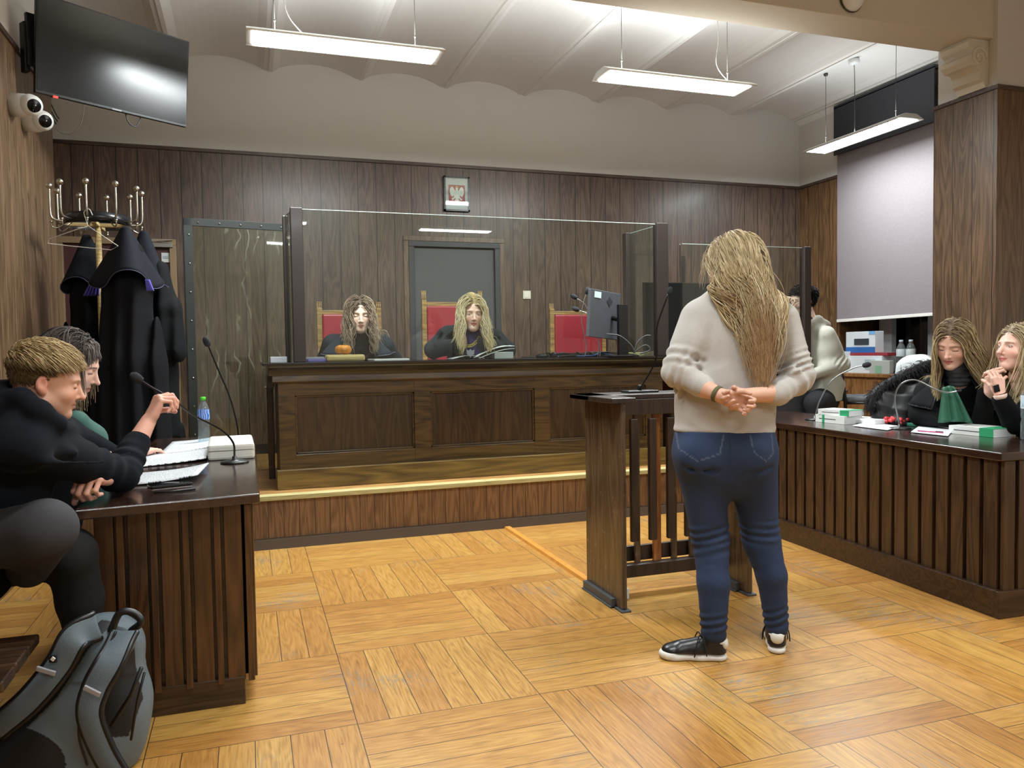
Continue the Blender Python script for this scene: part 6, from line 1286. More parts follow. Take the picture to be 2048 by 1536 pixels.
# ------------------------------------------------------------------ microphones
M_foam = plain('foam_grey', '26272c', 0.95, bump=0.5, bscale=600); M_neck = plain('gooseneck', '1b1b1d', 0.35, 0.5); M_neckl = plain('gooseneck_steel', '8d8f8c', 0.3, 0.8)
def mic(label, base, pts, r=0.0045, neck=None, foot='disc', hr=0.017, group=None):
    t = thing('gooseneck_microphone', label, 'microphone', tuple(base), 0, group); m = MB(); m.X = rel(t)
    if foot == 'disc': MB().lathe([(0.062, 0), (0.062, 0.006), (0.045, 0.011), (0.012, 0.014), (0.010, 0.03)], n=32).obj('base', M_black, t)
    elif foot == 'bar': MB().box(-0.09, 0.09, -0.045, 0.045, 0, 0.012).lathe([(0.012, 0.012), (0.010, 0.04)], n=16).obj('base', M_black, t, 0.004)
    P = bez(pts, 10); m.tube([tuple(p) for p in P], r, 8); m.obj('gooseneck', neck or M_neck, t)
    e = P[-1]; d = nrm(P[-1]-P[-3]); g = MB(); g.X = rel(t)@Matrix.Translation(Vector(e))@Vector(d).to_track_quat('Z', 'Y').to_matrix().to_4x4(); g.lathe([(0.006, -0.01), (hr*0.8, -0.004), (hr, hr*0.8), (hr*0.95, hr*1.7), (hr*0.55, hr*2.4), (0.0, hr*2.6)], n=20); g.obj('foam_cover', M_foam, t)
    return t
b0 = (-0.07, 3.80, 0.76); mic('gooseneck microphone on the left desk bent by the hand of the fair-haired person', b0, [(b0[0], b0[1], 0.78), at(466, 885, 3.60), at(440, 858, 3.52), at(390, 832, 3.35), at(345, 799, 3.12), at(305, 776, 3.05), at(280, 760, 3.0)], hr=0.018)
b0 = (-0.06, 4.68, 0.76); mic('upright gooseneck microphone at the far end of the left desk', b0, [(b0[0], b0[1], 0.78), at(472, 840, 4.4), at(458, 790, 4.36), at(436, 738, 4.32), at(416, 690, 4.28)], hr=0.019)
b0 = on(1630, 840, 0.76); mic('gooseneck microphone leaning over the books at the far end of the right desk', b0, [b0+UP*0.02, at(1640, 800, 5.25), at(1665, 760, 5.2), at(1705, 737, 5.15), at(1728, 731, 5.1)], neck=M_neckl, hr=0.018)
b0 = on(1800, 858, 0.76); mic('gooseneck microphone with a bent neck in front of the green jabot', b0, [b0+UP*0.02, at(1790, 800, 4.55), at(1800, 770, 4.5), at(1830, 760, 4.45), at(1870, 778, 4.40), at(1895, 785, 4.35), at(1918, 782, 4.30)], neck=M_neckl, hr=0.006)
b0 = (1.96, 3.70, 1.025); mic('gooseneck microphone on the witness stand beside the standing person', b0, [(b0[0], b0[1], 1.04), at(1311, 720, 3.95), at(1314, 655, 3.93), at(1332, 600, 3.9), at(1338, 585, 3.9)], foot='bar', hr=0.012)
for k, (P, lab) in enumerate(((((1196, 712), (1197, 688), (1190, 650), (1170, 610), (1152, 596)), 'bench microphone bent far left, the middle one of three'), (((1170, 712), (1172, 690), (1163, 640), (1166, 610), (1173, 586)), 'bench microphone standing upright, the tallest of three'), (((1200, 712), (1200, 690), (1192, 645), (1175, 628), (1156, 620)), 'bench microphone, the lowest of three heads'))):
    P3 = [at(x, y, 6.0) for x, y in P]; P3[0][2] = TOPB+0.005; mic(lab, (P3[0][0], P3[0][1], TOPB), P3, r=0.0038, neck=M_neckl, foot='none', hr=0.019, group='microphones on the judges bench')

# ------------------------------------------------------------------ screens and cables on the bench
mo = thing('monitor', 'grey computer monitor seen from its back, turned on the judges bench', 'monitor', (2.78, 5.98, TOPB)); q = [at(1183, 577, 5.78), at(1242, 588, 6.12), at(1236, 680, 6.12), at(1178, 673, 5.78)]; nn_ = nrm(np.cross(q[1]-q[0], q[3]-q[0])); nn_ = nn_ if nn_@VF > 0 else -nn_
def slab(t, q, n, th, mat, nm, bev=0.003): m = MB(); m.X = rel(t); m.add([tuple(p) for p in q]+[tuple(p+n*th) for p in q], [(0, 1, 2, 3), (7, 6, 5, 4), (0, 4, 5, 1), (1, 5, 6, 2), (2, 6, 7, 3), (3, 7, 4, 0)]); return m.obj(nm, mat, t, bev)
slab(mo, q, nn_, 0.03, plain('monitor_grey', '4a4e54', 0.4), 'housing'); L2 = lambda a, b: q[0]+(q[1]-q[0])*a+(q[3]-q[0])*b-nn_*0.001
slab(mo, [L2(0.10, 0.04), L2(0.32, 0.04), L2(0.32, 0.17), L2(0.10, 0.17)], -nn_, 0.001, plain('sticker_white', 'c8dede', 0.5), 'sticker', 0); slab(mo, [L2(0.6, 0.1), L2(0.72, 0.2), L2(0.62, 0.32), L2(0.52, 0.2)], -nn_, 0.001, plain('badge_dark', '33373d', 0.3), 'logo', 0)
m = MB(); m.X = rel(mo); c1 = at(1243, 640, 5.95); c0 = c1.copy(); c0[2] = TOPB+0.006; f_ = frame(c0, VF, UP)
m.prism([(c0[0]-0.03, c0[1]-0.02), (c0[0]+0.045, c0[1]-0.02), (c0[0]+0.045, c0[1]+0.02), (c0[0]-0.03, c0[1]+0.02)], 'z', TOPB+0.004, at(1243, 609, 5.95)[2]); m.box(c0[0]-0.12, c0[0]+0.1, c0[1]-0.09, c0[1]+0.09, TOPB, TOPB+0.012); m.obj('stand', M_black, mo, 0.003)
m = MB(); m.X = rel(mo); m.tube([tuple(L2(0.75, 0.55)), tuple(c1)], 0.02, 8); m.obj('arm', M_black, mo)
bs = thing('monitor', 'large black flat screen standing on the desk behind the standing person', 'monitor', (3.55, 5.72, 1.155)); m = MB(); m.X = rel(bs); m.box(3.07, 3.98, 5.70, 5.74, 1.24, 1.80); m.obj('housing', M_black, bs, 0.005)
m = MB(); m.X = rel(bs); m.box(3.08, 3.97, 5.697, 5.70, 1.25, 1.79); m.obj('back_panel', plain('screen_dark', '15181b', 0.2), bs); m = MB(); m.X = rel(bs); m.box(3.4, 3.65, 5.60, 5.84, 1.155, 1.165).box(3.48, 3.56, 5.71, 5.73, 1.16, 1.3); m.obj('stand', M_black, bs)
kb = thing('keyboard', 'black computer keyboard lying on the judges bench', 'keyboard', (2.53, 5.80, TOPB), 0.05); MB().prism([(-0.08, 0), (0.08, 0), (0.08, 0.028), (-0.08, 0.012)], 'x', -0.22, 0.22).obj('body', M_black, kb, 0.003)
m = MB()
for r_ in range(5):
    for c_ in range(15): y0 = -0.068+r_*0.028; m.box(-0.205+c_*0.0275, -0.205+c_*0.0275+0.023, y0, y0+0.022, 0.014+r_*0.003, 0.022+r_*0.003)
k_ = m.obj('keys', plain('key_black', '1c1d20', 0.5), kb); k_['kind'] = 'stuff'
ms = thing('computer_mouse', 'black computer mouse at the left of the keyboard on the bench', 'mouse', (2.17, 5.7, TOPB), 0.6); MB().ball((0, 0, 0.012), (0.032, 0.055, 0.022), 16).obj('shell', M_black, ms)
cbl = thing('cable_bundle', 'tangle of black and blue cables behind the keyboard on the bench', 'cable', (2.8, 5.8, TOPB)); rng = np.random.default_rng(12)
for k in range(11):
    x0, x1 = sorted(rng.uniform(2.05, 3.05, 2)); y = rng.uniform(5.66, 6.0); pts = [(x0+(x1-x0)*i/5, y+rng.uniform(-0.05, 0.05), TOPB+0.006+(rng.uniform(0, 0.035) if 0 < i < 5 else 0)) for i in range(6)]
    m = MB(); m.X = rel(cbl); m.tube([tuple(p) for p in bez(pts, 5)], 0.005, 6); m.obj('cord', plain('cord_blue', '2e4f8f', 0.5) if k % 4 == 1 else M_black, cbl)
for P in (((1270, 706), (1262, 690), (1240, 672), (1212, 668)), ((1268, 704), (1275, 685), (1290, 672), (1302, 671)), ((1266, 706), (1290, 690), (1300, 700), (1280, 708))):
    m = MB(); m.X = rel(cbl); m.tube([tuple(at(x, y, 5.85)) for x, y in P] and [tuple(p) for p in bez([at(x, y, 5.85) for x, y in P], 6)], 0.005, 6); m.obj('cord', plain('cord_grey', '3a3c3e', 0.4), cbl)
# gavel block, pumpkin, papers on the bench
gb = thing('wooden_block', 'pale wooden box with rounded edges under the pumpkin on the judges bench', 'box', (0.655, 5.66, TOPB)); MB().box(-0.135, 0.135, -0.07, 0.07, 0, 0.048).obj('body', wood('pale_box', 'b59a60', 'd9c48c', 'z', 0, rough=0.5, along='x'), gb, 0.016)
pk = thing('pumpkin', 'small orange ribbed pumpkin standing on the pale wooden box', 'pumpkin', (0.645, 5.66, TOPB+0.048))
def pump():
    V = []; n, m_ = 48, 16
    for i in range(m_+1):
        th = PI*i/m_
        for k in range(n): ph = 2*PI*k/n; r = 0.058*math.sin(th)**0.75*(1-0.09*abs(math.cos(ph*4.5))**3); V.append((r*math.cos(ph), r*math.sin(ph), 0.036+0.036*math.cos(th)*(1-0.12*math.exp(-(r/0.02)**2)*3)))
    return V, [(i*n+k, (i+1)*n+k, (i+1)*n+(k+1) % n, i*n+(k+1) % n) for i in range(m_) for k in range(n)]
MB().add(*pump(), True).obj('flesh', plain('pumpkin_orange', 'd98a2e', 0.45, var=0.15, bscale=30), pk); MB().tube([(0, 0, 0.055), (0.004, 0, 0.072), (0.010, 0, 0.08)], [0.006, 0.005, 0.006], 8).obj('stem', plain('stem_green', '6d6a35', 0.8), pk)
def m_text(nm, base='e8ecf0', ink='4a4e58', sc=1.0, ax=0):
    t = NT(nm); co = t.n('TexCoord'); sp = t.n('SeparateXYZ', {0: (co, 3)}); l = t.M('FRACT', t.M('MULTIPLY', (sp, 1-ax), 85.0*sc)); line = t.M('LESS_THAN', l, 0.42)
    wd = t.n('TexNoise', {'Vector': t.n('CombineXYZ', {0: t.M('MULTIPLY', (sp, ax), 260.0*sc), 1: t.M('FLOOR', t.M('MULTIPLY', (sp, 1-ax), 85.0*sc)), 2: 0.0}), 'Scale': 1.0, 'Detail': 1.0}); m_ = t.M('MULTIPLY', line, t.M('GREATER_THAN', wd, 0.44))
    t.set(Base_Color=t.mix(m_, lin(base), lin(ink)), Roughness=0.6); return t.m
M_page = m_text('printed_page'); M_pageb = plain('blank_page', 'e3e7ec', 0.6)
def paper(label, c, z, curl=0.0, mat=None, n=1, cat='paper', group=None, name='sheet_of_paper'):
    """c: four corners (near-left, near-right, far-right, far-left) on the table"""
    c = [np.array(p)[:2] for p in c]; o = sum(c)/4; t = thing(name, label, cat, (o[0], o[1], z), 0, group)
    fn = lambda u, v: tuple((c[0]*(1-u)*(1-v)+c[1]*u*(1-v)+c[2]*u*v+c[3]*(1-u)*v)-o)+(0.002+n*0.0006+curl*(u**3),)
    MB().sheet(fn, 12, 6, 0.0015+n*0.0008).obj('page', mat or M_page, t); return t
G1_ = 'printed sheets spread on the left desk'
q_ = lambda P, z: [on(x, y, z) for x, y in P]
paper('printed sheet nearest to the gripping hand on the left desk', q_([(213, 974), (396, 960), (418, 936), (270, 948)], 0.765), 0.762, 0.02, n=4, group=G1_)
paper('printed sheet in the middle of the three on the left desk', q_([(245, 937), (412, 921), (424, 899), (300, 909)], 0.765), 0.762, 0.01, n=3, group=G1_)
paper('printed sheet farthest back on the left desk near the bottle', q_([(318, 909), (424, 897), (430, 878), (345, 884)], 0.765), 0.762, 0.012, n=3, group=G1_)
ph = thing('phone', 'black mobile phone lying at the near edge of the left desk', 'phone', tuple(on(340, 970, 0.762)[:2])+(0.761,), math.radians(18)); MB().box(-0.075, 0.075, -0.036, 0.036, 0, 0.008).obj('body', plain('phone_black', '0b0c0e', 0.12), ph, 0.004)
pn = thing('pen', 'thin dark pen lying beside the phone on the left desk', 'pen', tuple(on(350, 982, 0.765)[:2])+(0.765,), math.radians(14)); MB().tube([(-0.07, 0, 0), (0.07, 0, 0)], [0.003, 0.0045], 8).obj('barrel', M_black, pn)
wbk = thing('document_box', 'white paper-wrapped block at the right edge of the left desk behind the microphone', 'box', (-0.09, 4.13, 0.76), 0.02); MB().box(-0.105, 0.105, -0.22, 0.22, 0, 0.074).obj('body', plain('wrap_white', 'cfcec6', 0.6, bump=0.3, bscale=25), wbk, 0.012); MB().tube([(-0.107, -0.222, 0.045), (0.107, -0.222, 0.047)], 0.0012, 6).obj('fold', plain('fold_grey', '8f8f88', 0.7), wbk)
# bench papers
pb = thing('open_file', 'thick open court file with raised pages in front of the judge with the chain', 'file', (1.70, 5.72, TOPB))
MB().sheet(lambda u, v: (-0.10+0.32*u, -0.10+0.2*v, 0.008+0.085*math.sin(min(1, u*1.15)*PI/2)*(1 if u < 0.87 else 1)+0.01*v), 16, 5, 0.004).sheet(lambda u, v: (-0.06+0.28*u, -0.10+0.2*v, 0.004+0.07*math.sin(u*PI/2)), 16, 5, 0.004).obj('raised_pages', M_pageb, pb)
MB().box(0.06, 0.21, -0.10, 0.10, 0, 0.05).obj('page_block', plain('page_block', 'b9bcc2', 0.7), pb, 0.003); MB().sheet(lambda u, v: (-0.26+0.24*u, -0.10+0.2*v, 0.004+0.022*math.sin(u*PI)), 12, 5, 0.003).obj('left_pages', M_page, pb)
def simple(name, label, cat, loc, rz, dims, mat, bev=0.003, group=None, nm='body'):
    t = thing(name, label, cat, loc, rz, group); a, b_, c_ = dims; MB().box(-a/2, a/2, -b_/2, b_/2, 0, c_).obj(nm, mat, t, bev); return t
simple('papers', 'flat pile of papers in front of the judge with lowered eyes', 'papers', (0.97, 5.68, TOPB), 0.1, (0.26, 0.19, 0.014), M_page)
simple('notebook', 'purple notebook lying beside the left glass post on the bench', 'notebook', (0.47, 5.68, TOPB), 0.05, (0.15, 0.12, 0.022), plain('purple_cover', '6f68b4', 0.5))
simple('notebook', 'grey booklet under the purple notebook at the left of the bench', 'notebook', (0.44, 5.82, TOPB), -0.05, (0.17, 0.12, 0.034), plain('grey_cover', '8f9098', 0.5))
simple('calculator', 'pale grey desk device at the far left corner of the judges bench', 'calculator', (0.20, 5.62, TOPB), 0.0, (0.11, 0.10, 0.04), plain('device_grey', 'a7acb4', 0.4))
simple('papers', 'yellowish papers under the large black screen', 'papers', (3.12, 5.9, TOPB), 0.0, (0.12, 0.15, 0.03), plain('paper_yellow', 'cbc796', 0.6))
# ------------------------------------------------------------------ right desk: books, folders
M_cov = plain('book_cover_white', 'e2e6e2', 0.4); M_grn = plain('book_green', '2f9a68', 0.4); M_pg = plain('book_pages', 'c9cccb', 0.8)
def book(label, loc, rz, w=0.20, d=0.14, h=0.035, group=None, g0=0.72, g1=None):
    t = thing('law_book', label, 'book', loc, rz, group)
    MB().box(-w/2, w/2, -d/2, d/2, 0.002, h-0.002).obj('pages', M_pg, t); MB().box(-w/2-0.001, w/2+0.001, -d/2-0.001, d/2+0.001, h-0.002, h).box(-w/2-0.001, w/2+0.001, -d/2-0.001, d/2+0.001, 0, 0.002).box(-w/2-0.001, w/2+0.001, -d/2-0.002, -d/2, 0, h).obj('cover', M_cov, t)
    x0 = -w/2+w*g0; x1 = w/2+0.0015 if g1 is None else -w/2+w*g1; MB().box(x0, x1, -d/2-0.0025, d/2+0.0015, h-0.0015, h+0.0006).box(x0, x1, -d/2-0.003, -d/2-0.001, 0, h).obj('green_band', M_grn, t)
    m = MB(); m.box(-w/2+0.02, -w/2+0.05, 0.0, 0.012, h, h+0.0006).box(-w/2+0.02, -w/2+0.06, -0.03, -0.02, h, h+0.0006).box(-w/2+0.02, -w/2+0.045, 0.03, 0.04, h, h+0.0006).box(-w/2+0.03, w/2-0.07, -d/2-0.0028, -d/2-0.0015, h*0.45, h*0.55); m.obj('title_print', plain('ink', '3a4044', 0.6), t); return t
pz = lambda x, y: tuple(on(x, y, 0.76)[:2]); RB = RA-PI/2+0.12
a_ = pz(1662, 846); G_ = 'white and green law books on the right desk'
book('thick white law book at the bottom of the stack by the microphone', (a_[0]+0.06, a_[1], 0.761), RB, 0.24, 0.15, 0.05, G_, 0.24, 0.32)
book('white law book with a green corner on top of the stack', (a_[0]+0.07, a_[1]-0.01, 0.812), RB+0.12, 0.23, 0.15, 0.035, G_, 0.72)
a_ = pz(1948, 872); book('white law book with a green band lying alone near the right corner of the desk', (a_[0]+0.09, a_[1]+0.03, 0.761), RB-0.02, 0.26, 0.17, 0.045, G_, 0.70)
a_ = pz(1722, 848); simple('folder', 'white folder of papers between the book stack and the red bow', 'folder', (a_[0]+0.06, a_[1]+0.02, 0.761), RB, (0.28, 0.17, 0.035), plain('folder_white', 'd9dde0', 0.5), 0.01)
a_ = pz(1840, 852); simple('folder', 'flat dark green folder in front of the person with the green jabot', 'folder', (a_[0]+0.01, a_[1]+0.02, 0.761), RB+0.1, (0.30, 0.16, 0.02), plain('folder_green', '2b7a62', 0.5), 0.004)
paper('loose white sheet under the bent microphone', [on(1705, 853, .76), on(1775, 862, .76), on(1800, 854, .76), on(1735, 846, .76)], 0.762, 0.0, M_pageb, 2)
paper('white sheet with a pink edge beside the lone law book', [on(1822, 866, .76), on(1896, 874, .76), on(1910, 858, .76), on(1840, 853, .76)], 0.762, 0.0, M_pageb, 3)
a_ = pz(1855, 868); pq = thing('pen', 'dark pen with pink body on the white sheet at the right desk', 'pen', (a_[0]+0.02, a_[1], 0.772), RB+0.2); MB().tube([(-0.07, 0, 0), (0.07, 0, 0)], 0.004, 8).obj('barrel', plain('pink', 'b34f7c', 0.4), pq); MB().tube([(0.03, 0, 0.004), (0.07, 0, 0.004)], 0.003, 6).obj('clip', M_black, pq)
a_ = pz(1795, 850); rb = thing('red_bow', 'crumpled red ribbon ornament on the right desk by the microphone', 'ornament', (a_[0]-0.02, a_[1]-0.0, 0.764)); s = SD(0.004); rng = np.random.default_rng(3)
for k in range(34): p = rng.uniform(-1, 1, 3)*np.array([0.055, 0.07, 0.022])+np.array([a_[0]-0.02, a_[1], 0.79]); s.ell(tuple(p), (0.012, 0.014, 0.012), k=0.004)
nobj('ribbon', [s.mesh(0.004)], plain('ribbon_red', 'c93a3e', 0.5, var=0.25, bscale=90), rb)

# ------------------------------------------------------------------ coat stand and robes
def coat_stand():
    c = at(205, 700, 5.0); cx, cy = c[0], c[1]; t = thing('coat_stand', 'coat stand with chrome ball-tipped hooks and a wooden pole behind the left desk', 'coat stand', (cx, cy, PLAT)); M_ch = plain('chrome', 'b8b4aa', 0.22, 1.0); M_pole = wood('pole_wood', '9a8050', 'd0b882', 'z', 0, rough=0.4, along='z')
    zr = at(205, 445, 5.0)[2]-PLAT
    MB().tube([(0, 0, 0.04), (0, 0, zr-0.02)], [0.02, 0.018], 14).obj('pole', M_pole, t)
    MB().lathe([(0.16, 0), (0.16, 0.02), (0.05, 0.04), (0.02, 0.05)], n=28).obj('base', M_black, t)
    R_ = 0.185; MB().lathe([(R_, -0.03), (R_+0.006, -0.03), (R_+0.006, 0.035), (R_, 0.035), (R_, -0.03)], (0, 0, zr), 40, cap=False).obj('ring', plain('ring_dark', '2a2a2c', 0.25, 0.6), t)
    MB().box(-R_, R_, -0.014, 0.014, zr-0.035, zr-0.012).box(-0.014, 0.014, -R_, R_, zr-0.035, zr-0.012).obj('cross_brace', M_pole, t, 0.003)
    for k in range(10):
        a = 2*PI*k/10+0.25; ca, sa = math.cos(a), math.sin(a); P = lambda r, z: (r*ca, r*sa, zr+z)
        m = MB(); m.tube(bez([P(R_, -0.01), P(R_+0.05, -0.005), P(R_+0.072, 0.02), P(R_+0.075, 0.10), P(R_+0.075, 0.19)], 6), 0.0065, 8); m.ball(P(R_+0.075, 0.20), 0.0205, 14); m.obj('hook', M_ch, t)
    for k in range(10):
        a = 2*PI*k/10+0.25; ca, sa = math.cos(a), math.sin(a); P = lambda r, z: (r*ca, r*sa, zr+z)
        m = MB(); m.tube(bez([P(R_, -0.03), P(R_+0.04, -0.055), P(R_+0.065, -0.05), P(R_+0.07, -0.025)], 5), 0.0048, 8); m.ball(P(R_+0.07, -0.02), 0.009, 10); m.obj('hook', M_ch, t)
    return cx, cy, zr+PLAT
CX, CY, CZ = coat_stand()
def robe(label, top, drop, spread, depth, D, col, tie=None, seed=1, sleeve=None, lean=0):
    """a robe hanging from one point: collar cape over long folds"""
    A = at; o = A(*top, D); t = thing('hanging_robe', label, 'robe', (o[0], o[1], o[2]), 0, 'black court robes on the coat stand')
    x, y = top; b = SD(0.03); b.tube([A(x, y+45, D), A(x+lean*0.3, y+120, D), A(x+lean*0.7, y+270, D), A(x+lean, y+drop, D)], [0.09*spread, 0.14*spread, 0.19*spread, 0.215*spread], k=0.04, flat=(VF, depth))
    if sleeve: b.tube([A(*sleeve[0], D-0.03), A(*sleeve[1], D-0.06), A(*sleeve[2], D-0.06)], [0.06, 0.07, 0.085], k=0.03)
    b.cut(A(x, y+drop, D), (0, 0, -1), k=0.004)
    oo = A(x, y, D)
    def dp(V): a = np.arctan2((V-oo)@VF, (V-oo)@VR*0.7+0.0); z = np.clip((oo[2]-V[:, 2]-0.12)/0.5, 0, 1); return z*(0.016*np.sin(((V-oo)@VR)*62+seed+2.0*_vn(V*3, seed))+0.010*np.sin(((V-oo)@VR)*31+seed*2))+0.003*_vn(V*14, seed)
    nobj('cloth', [b.mesh(0.008, dp, 1)], M_black_robe, t, col=rgb(col))
    # collar hanging in wide folds from the loop
    def flap(u, v):
        a = (u-0.5)*2*2.2; r = (0.02+0.165*spread*v**1.1)*(1+0.20*v*math.cos(3.2*a+seed)); return A(x, y, D)+VR*(r*math.sin(a))-VF*(r*0.75*math.cos(a)+0.03)-UP*((0.33+0.05*math.cos(2.5*a+seed*1.7))*v**1.15-0.02)
    ob = np.array(wloc(t)); MB().sheet(lambda u, v: tuple(flap(u, v)-ob), 60, 16, 0.006).obj('collar', plain('collar_hanging', '14171e', 0.85, bump=0.2, spec=0.2), t)
    MB().tube([tuple(flap(k/80, 1.0)-VF*0.003-ob) for k in range(81)], 0.0028, 6).obj('piping', plain('piping_violet', '45415e', 0.7), t)
    if tie:
        (ax, ay), (bx_, by_), w_ = tie; P = A(ax, ay, D-0.16*1); Q = A(bx_, by_, D-0.16); s_ = VR
        MB_ = MB(); oo_ = np.array(wloc(t)); MB_.sheet(lambda u, v: tuple(P*(1-v)+Q*v+s_*(u-0.5)*w_*(0.6+0.5*v)-VF*(0.010*math.sin(u*26)+0.02)-oo_), 30, 8, 0.004); MB_.obj('jabot', plain('violet_satin', '4b3fae', 0.45, sheen=0.3), t, label='violet pleated jabot')
    return t
robe('black robe with violet jabot hanging on the shaded left side of the coat stand', (178, 478), 425, 0.80, 0.7, 5.12, '07080b', ((194, 565), (186, 592), 0.09), 2, None, -6)
robe('black robe with violet piping hanging on the front of the coat stand', (256, 462), 425, 1.05, 0.75, 4.84, '08090d', ((298, 560), (304, 582), 0.035), 5, None, 6)
robe('black robe with a long loose sleeve hanging nearest the plexiglass panel', (292, 470), 405, 0.85, 0.7, 5.08, '090b0e', None, 9, ((318, 540), (336, 620), (344, 700)), 16)
hg = thing('coat_hanger', 'white wire coat hanger on the left side of the coat stand', 'hanger', tuple(at(178, 440, 4.72))); m = MB(); m.X = rel(hg); A = at
m.tube([tuple(p) for p in bez([A(185, 430, 4.72), A(178, 418, 4.72), A(168, 424, 4.72), A(172, 440, 4.72), A(176, 452, 4.72)], 6)], 0.0025, 6); m.tube([tuple(A(*p, 4.72)) for p in ((176, 452), (150, 460), (98, 478), (96, 487), (140, 492), (222, 500), (236, 492), (176, 452))], 0.0025, 6); m.obj('wire', plain('hanger_white', 'cfcac0', 0.4), hg)

# ------------------------------------------------------------------ wooden bench and backpack, left foreground
wbn = thing('wooden_bench', 'low dark slatted wooden bench behind the grey-blue backpack', 'bench', (-0.95, 2.5, 0)); 
for k in range(3): m = MB(); m.X = rel(wbn); m.box(-1.24, -0.62, 2.30+k*0.13, 2.30+k*0.13+0.115, 0.39, 0.42); m.obj('seat_slat', M_ebony, wbn, 0.006)
m = MB(); m.X = rel(wbn); m.box(-1.24, -0.70, 2.62, 2.65, 0.30, 0.39).box(-1.24, -0.70, 2.32, 2.35, 0.30, 0.39); m.obj('apron', M_ebony, wbn)
for x in (-0.75, -1.2):
    for y in (2.33, 2.61): m = MB(); m.X = rel(wbn); m.box(x-0.02, x+0.02, y-0.02, y+0.02, 0, 0.39); m.obj('leg', M_ebony, wbn)
def backpack():
    A = at; D = 2.40; o = A(170, 1500, D); t = thing('backpack', 'grey-blue backpack with black straps leaning against the end of the slatted desk', 'backpack', (o[0], o[1], 0)); M_bp = vcol('nylon_grey', 0.55, bump=0.25, bscale=350)
    s = SD(0.05); s.cap(A(215, 1300, D), A(150, 1500, D), 0.11, 0.17, k=0.05, flat=(VF, 0.75)); s.cap(A(175, 1330, D-0.02), A(60, 1520, D-0.04), 0.10, 0.15, k=0.06, flat=(VF, 0.7)); s.ell(A(225, 1420, D), (0.11, 0.11, 0.19), k=0.05); s.ell(A(208, 1285, D), (0.10, 0.08, 0.07), k=0.04)
    s.cut((0, 0, 0.004), (0, 0, -1))
    c0 = A(160, 1400, D-0.13)
    def col(V):
        u = (V-c0)@VR; z = V[:, 2]-c0[2]; c = np.tile(rgb('6a7880'), (len(V), 1)); c *= (0.9+0.15*_vn(V*12, 2))[:, None]
        p = lambda x, y: (float((A(x, y, D-0.12)-c0)@VR), float(A(x, y, D-0.12)[2]-c0[2]))
        e = p(30, 1530); m_ = (((u-e[0])/0.15)**2+((z-e[1])/0.115)**2 < 1); c[m_] = rgb('15171b')
        def poly(P, colr):
            nonlocal c
            P = [p(*q) for q in P]; ins = np.zeros(len(V), bool); j = len(P)-1
            for i in range(len(P)):
                xi, zi = P[i]; xj, zj = P[j]; ins ^= ((zi > z) != (zj > z)) & (u < (xj-xi)*(z-zi)/(zj-zi+1e-12)+xi); j = i
            c = np.where((ins & ((V-c0)@VF < 0.10))[:, None], rgb(colr), c)
        poly([(272, 1280), (246, 1305), (205, 1390), (196, 1440), (210, 1480), (240, 1490), (252, 1450), (268, 1370), (277, 1330)], '14161a')
        poly([(200, 1242), (172, 1260), (140, 1320), (80, 1400), (0, 1460), (0, 1480), (60, 1450), (110, 1400), (170, 1300), (210, 1255)], '17191d')
        return c
    nobj('bag', [s.mesh(0.0038, lambda V: 0.004*_vn(V*16, 3)+0.004*_vn(V*30, 5)*(V[:, 2] < 0.3), 1)], M_bp, t, col=col)
    def strap(P, w_, mat, nm, edge=True, th=0.012, off=0.0):
        C = np.array(bez(P, 10)); ob = np.array(wloc(t)); L_ = len(C); Tn = np.gradient(C, axis=0); Tn /= np.linalg.norm(Tn, axis=1, keepdims=True); S_ = np.cross(Tn, -VF); S_ /= np.linalg.norm(S_, axis=1, keepdims=True)
        f = lambda u, v: tuple(C[min(L_-1, int(round(v*(L_-1))))]+S_[min(L_-1, int(round(v*(L_-1))))]*(u-0.5)*w_*(1-0.15*v)-ob-VF*(off+0.006*math.sin(u*PI)))
        q = MB().sheet(f, 9, L_, th).obj(nm, mat, t)
        if edge:
            for u in (0, 1): MB().tube([f(u, v) for v in np.linspace(0, 1, L_)], 0.0085, 6).obj('piping', M_black, q)
        return C, S_
    M_st = plain('strap_grey', '5e6a72', 0.6, bump=0.3, bscale=300); M_st2 = plain('strap_dark', '3c4045', 0.6, bump=0.3, bscale=300); dd = D-0.125
    strap([A(196, 1250, D-0.08), A(150, 1275, dd-0.02), A(118, 1330, dd-0.03), A(60, 1400, dd-0.04), A(-10, 1460, dd-0.04)], 0.075, M_st, 'shoulder_strap')
    strap([A(250, 1262, D-0.08), A(222, 1320, dd-0.03), A(192, 1375, dd-0.05), A(180, 1430, dd-0.06), A(205, 1500, dd-0.06), A(240, 1560, dd-0.06)], 0.072, M_st, 'shoulder_strap')
    strap([A(110, 1318, dd-0.045), A(90, 1342, dd-0.05)], 0.078, plain('reflective', 'a8a6a8', 0.4), 'reflective_band', False, 0.003, 0.012) if False else None
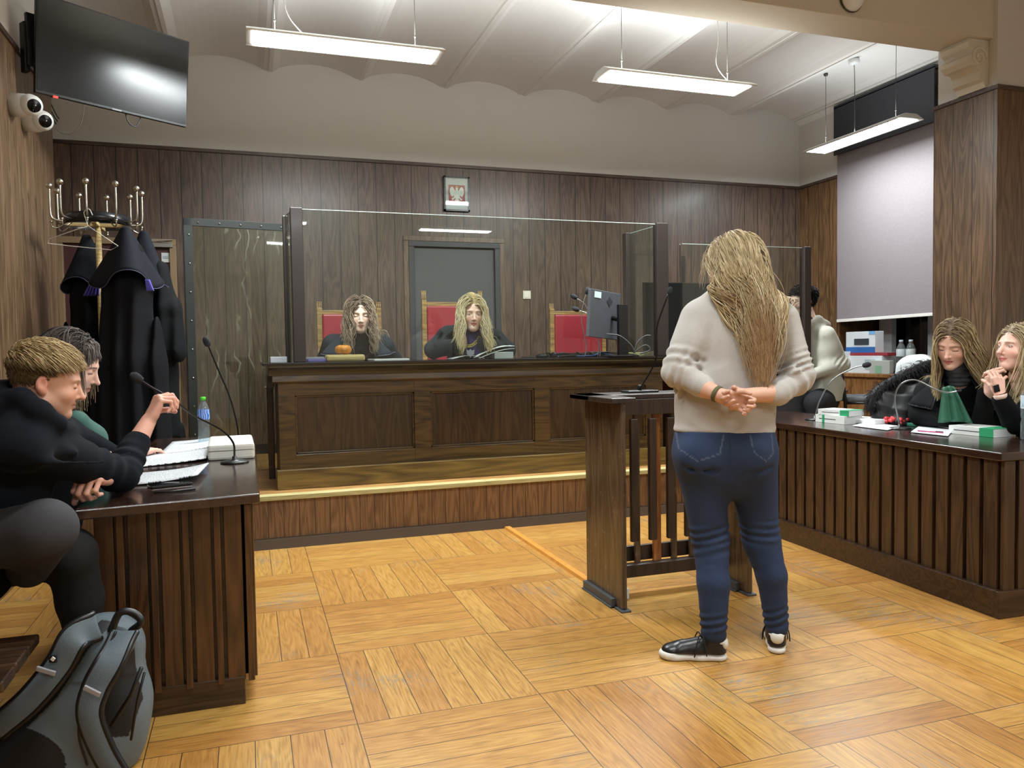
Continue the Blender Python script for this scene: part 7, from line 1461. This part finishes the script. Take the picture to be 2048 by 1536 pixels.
    for (x, y, a_, w_) in ((92, 1342, -18, 0.055), (184, 1382, -28, 0.05)):
        g = MB(); g.X = rel(t)@Matrix.Translation(Vector(A(x, y, dd-(0.055 if x < 150 else 0.085))))@Matrix.Rotation(-YAW, 4, 'Z')@Matrix.Rotation(math.radians(-a_), 4, 'Y'); g.box(-w_*0.5, w_*0.5, -0.004, 0.004, -0.007, 0.007); g.obj('reflective_band', plain('reflective', '9c9a9e', 0.4), t, 0.002)
    g = MB(); g.X = rel(t)@Matrix.Translation(Vector(A(106, 1318, dd-0.05)))@Matrix.Rotation(-YAW, 4, 'Z'); g.box(-0.011, 0.011, -0.004, 0.004, -0.011, 0.011); q = g.obj('badge', M_black, t, 0.003); g = MB(); g.X = rel(t)@Matrix.Translation(Vector(A(106, 1318, dd-0.056)))@Matrix.Rotation(-YAW, 4, 'Z')@Matrix.Rotation(0.7, 4, 'Y'); g.box(-0.005, 0.005, -0.002, 0.002, -0.005, 0.005); g.obj('badge_mark', M_white, q)
    m = MB(); m.X = rel(t); m.tube([tuple(p) for p in bez([A(222, 1262, D-0.06), A(240, 1226, D-0.06), A(268, 1226, D-0.05), A(282, 1244, D-0.05), A(262, 1262, D-0.04)], 8)], (0.011), 8); m.obj('top_handle', M_black, t)
    m = MB(); m.X = rel(t); m.tube([tuple(p) for p in bez([A(232, 1262, D-0.10), A(205, 1320, D-0.135), A(182, 1370, D-0.14), A(165, 1410, D-0.15), A(158, 1470, D-0.15), A(175, 1530, D-0.14)], 8)], 0.004, 6); m.obj('seam_piping', M_black, t)
    m = MB(); m.X = rel(t); m.tube([tuple(A(x, y, D-0.125)) for x, y in ((283, 1335), (262, 1390), (222, 1452))], 0.006, 6); m.tube([tuple(A(x, y, D-0.10)) for x, y in ((289, 1345), (275, 1400), (262, 1480))], 0.004, 6); m.obj('side_zip', M_black, t)
    m = MB(); m.X = rel(t); m.tube([tuple(p) for p in bez([(A(255, 1480, D)[0], A(255, 1480, D)[1], 0.02), tuple(on(268, 1495, 0.006)), tuple(on(285, 1478, 0.006))], 6)], 0.006, 6); m.obj('loose_strap', M_black, t)
backpack()
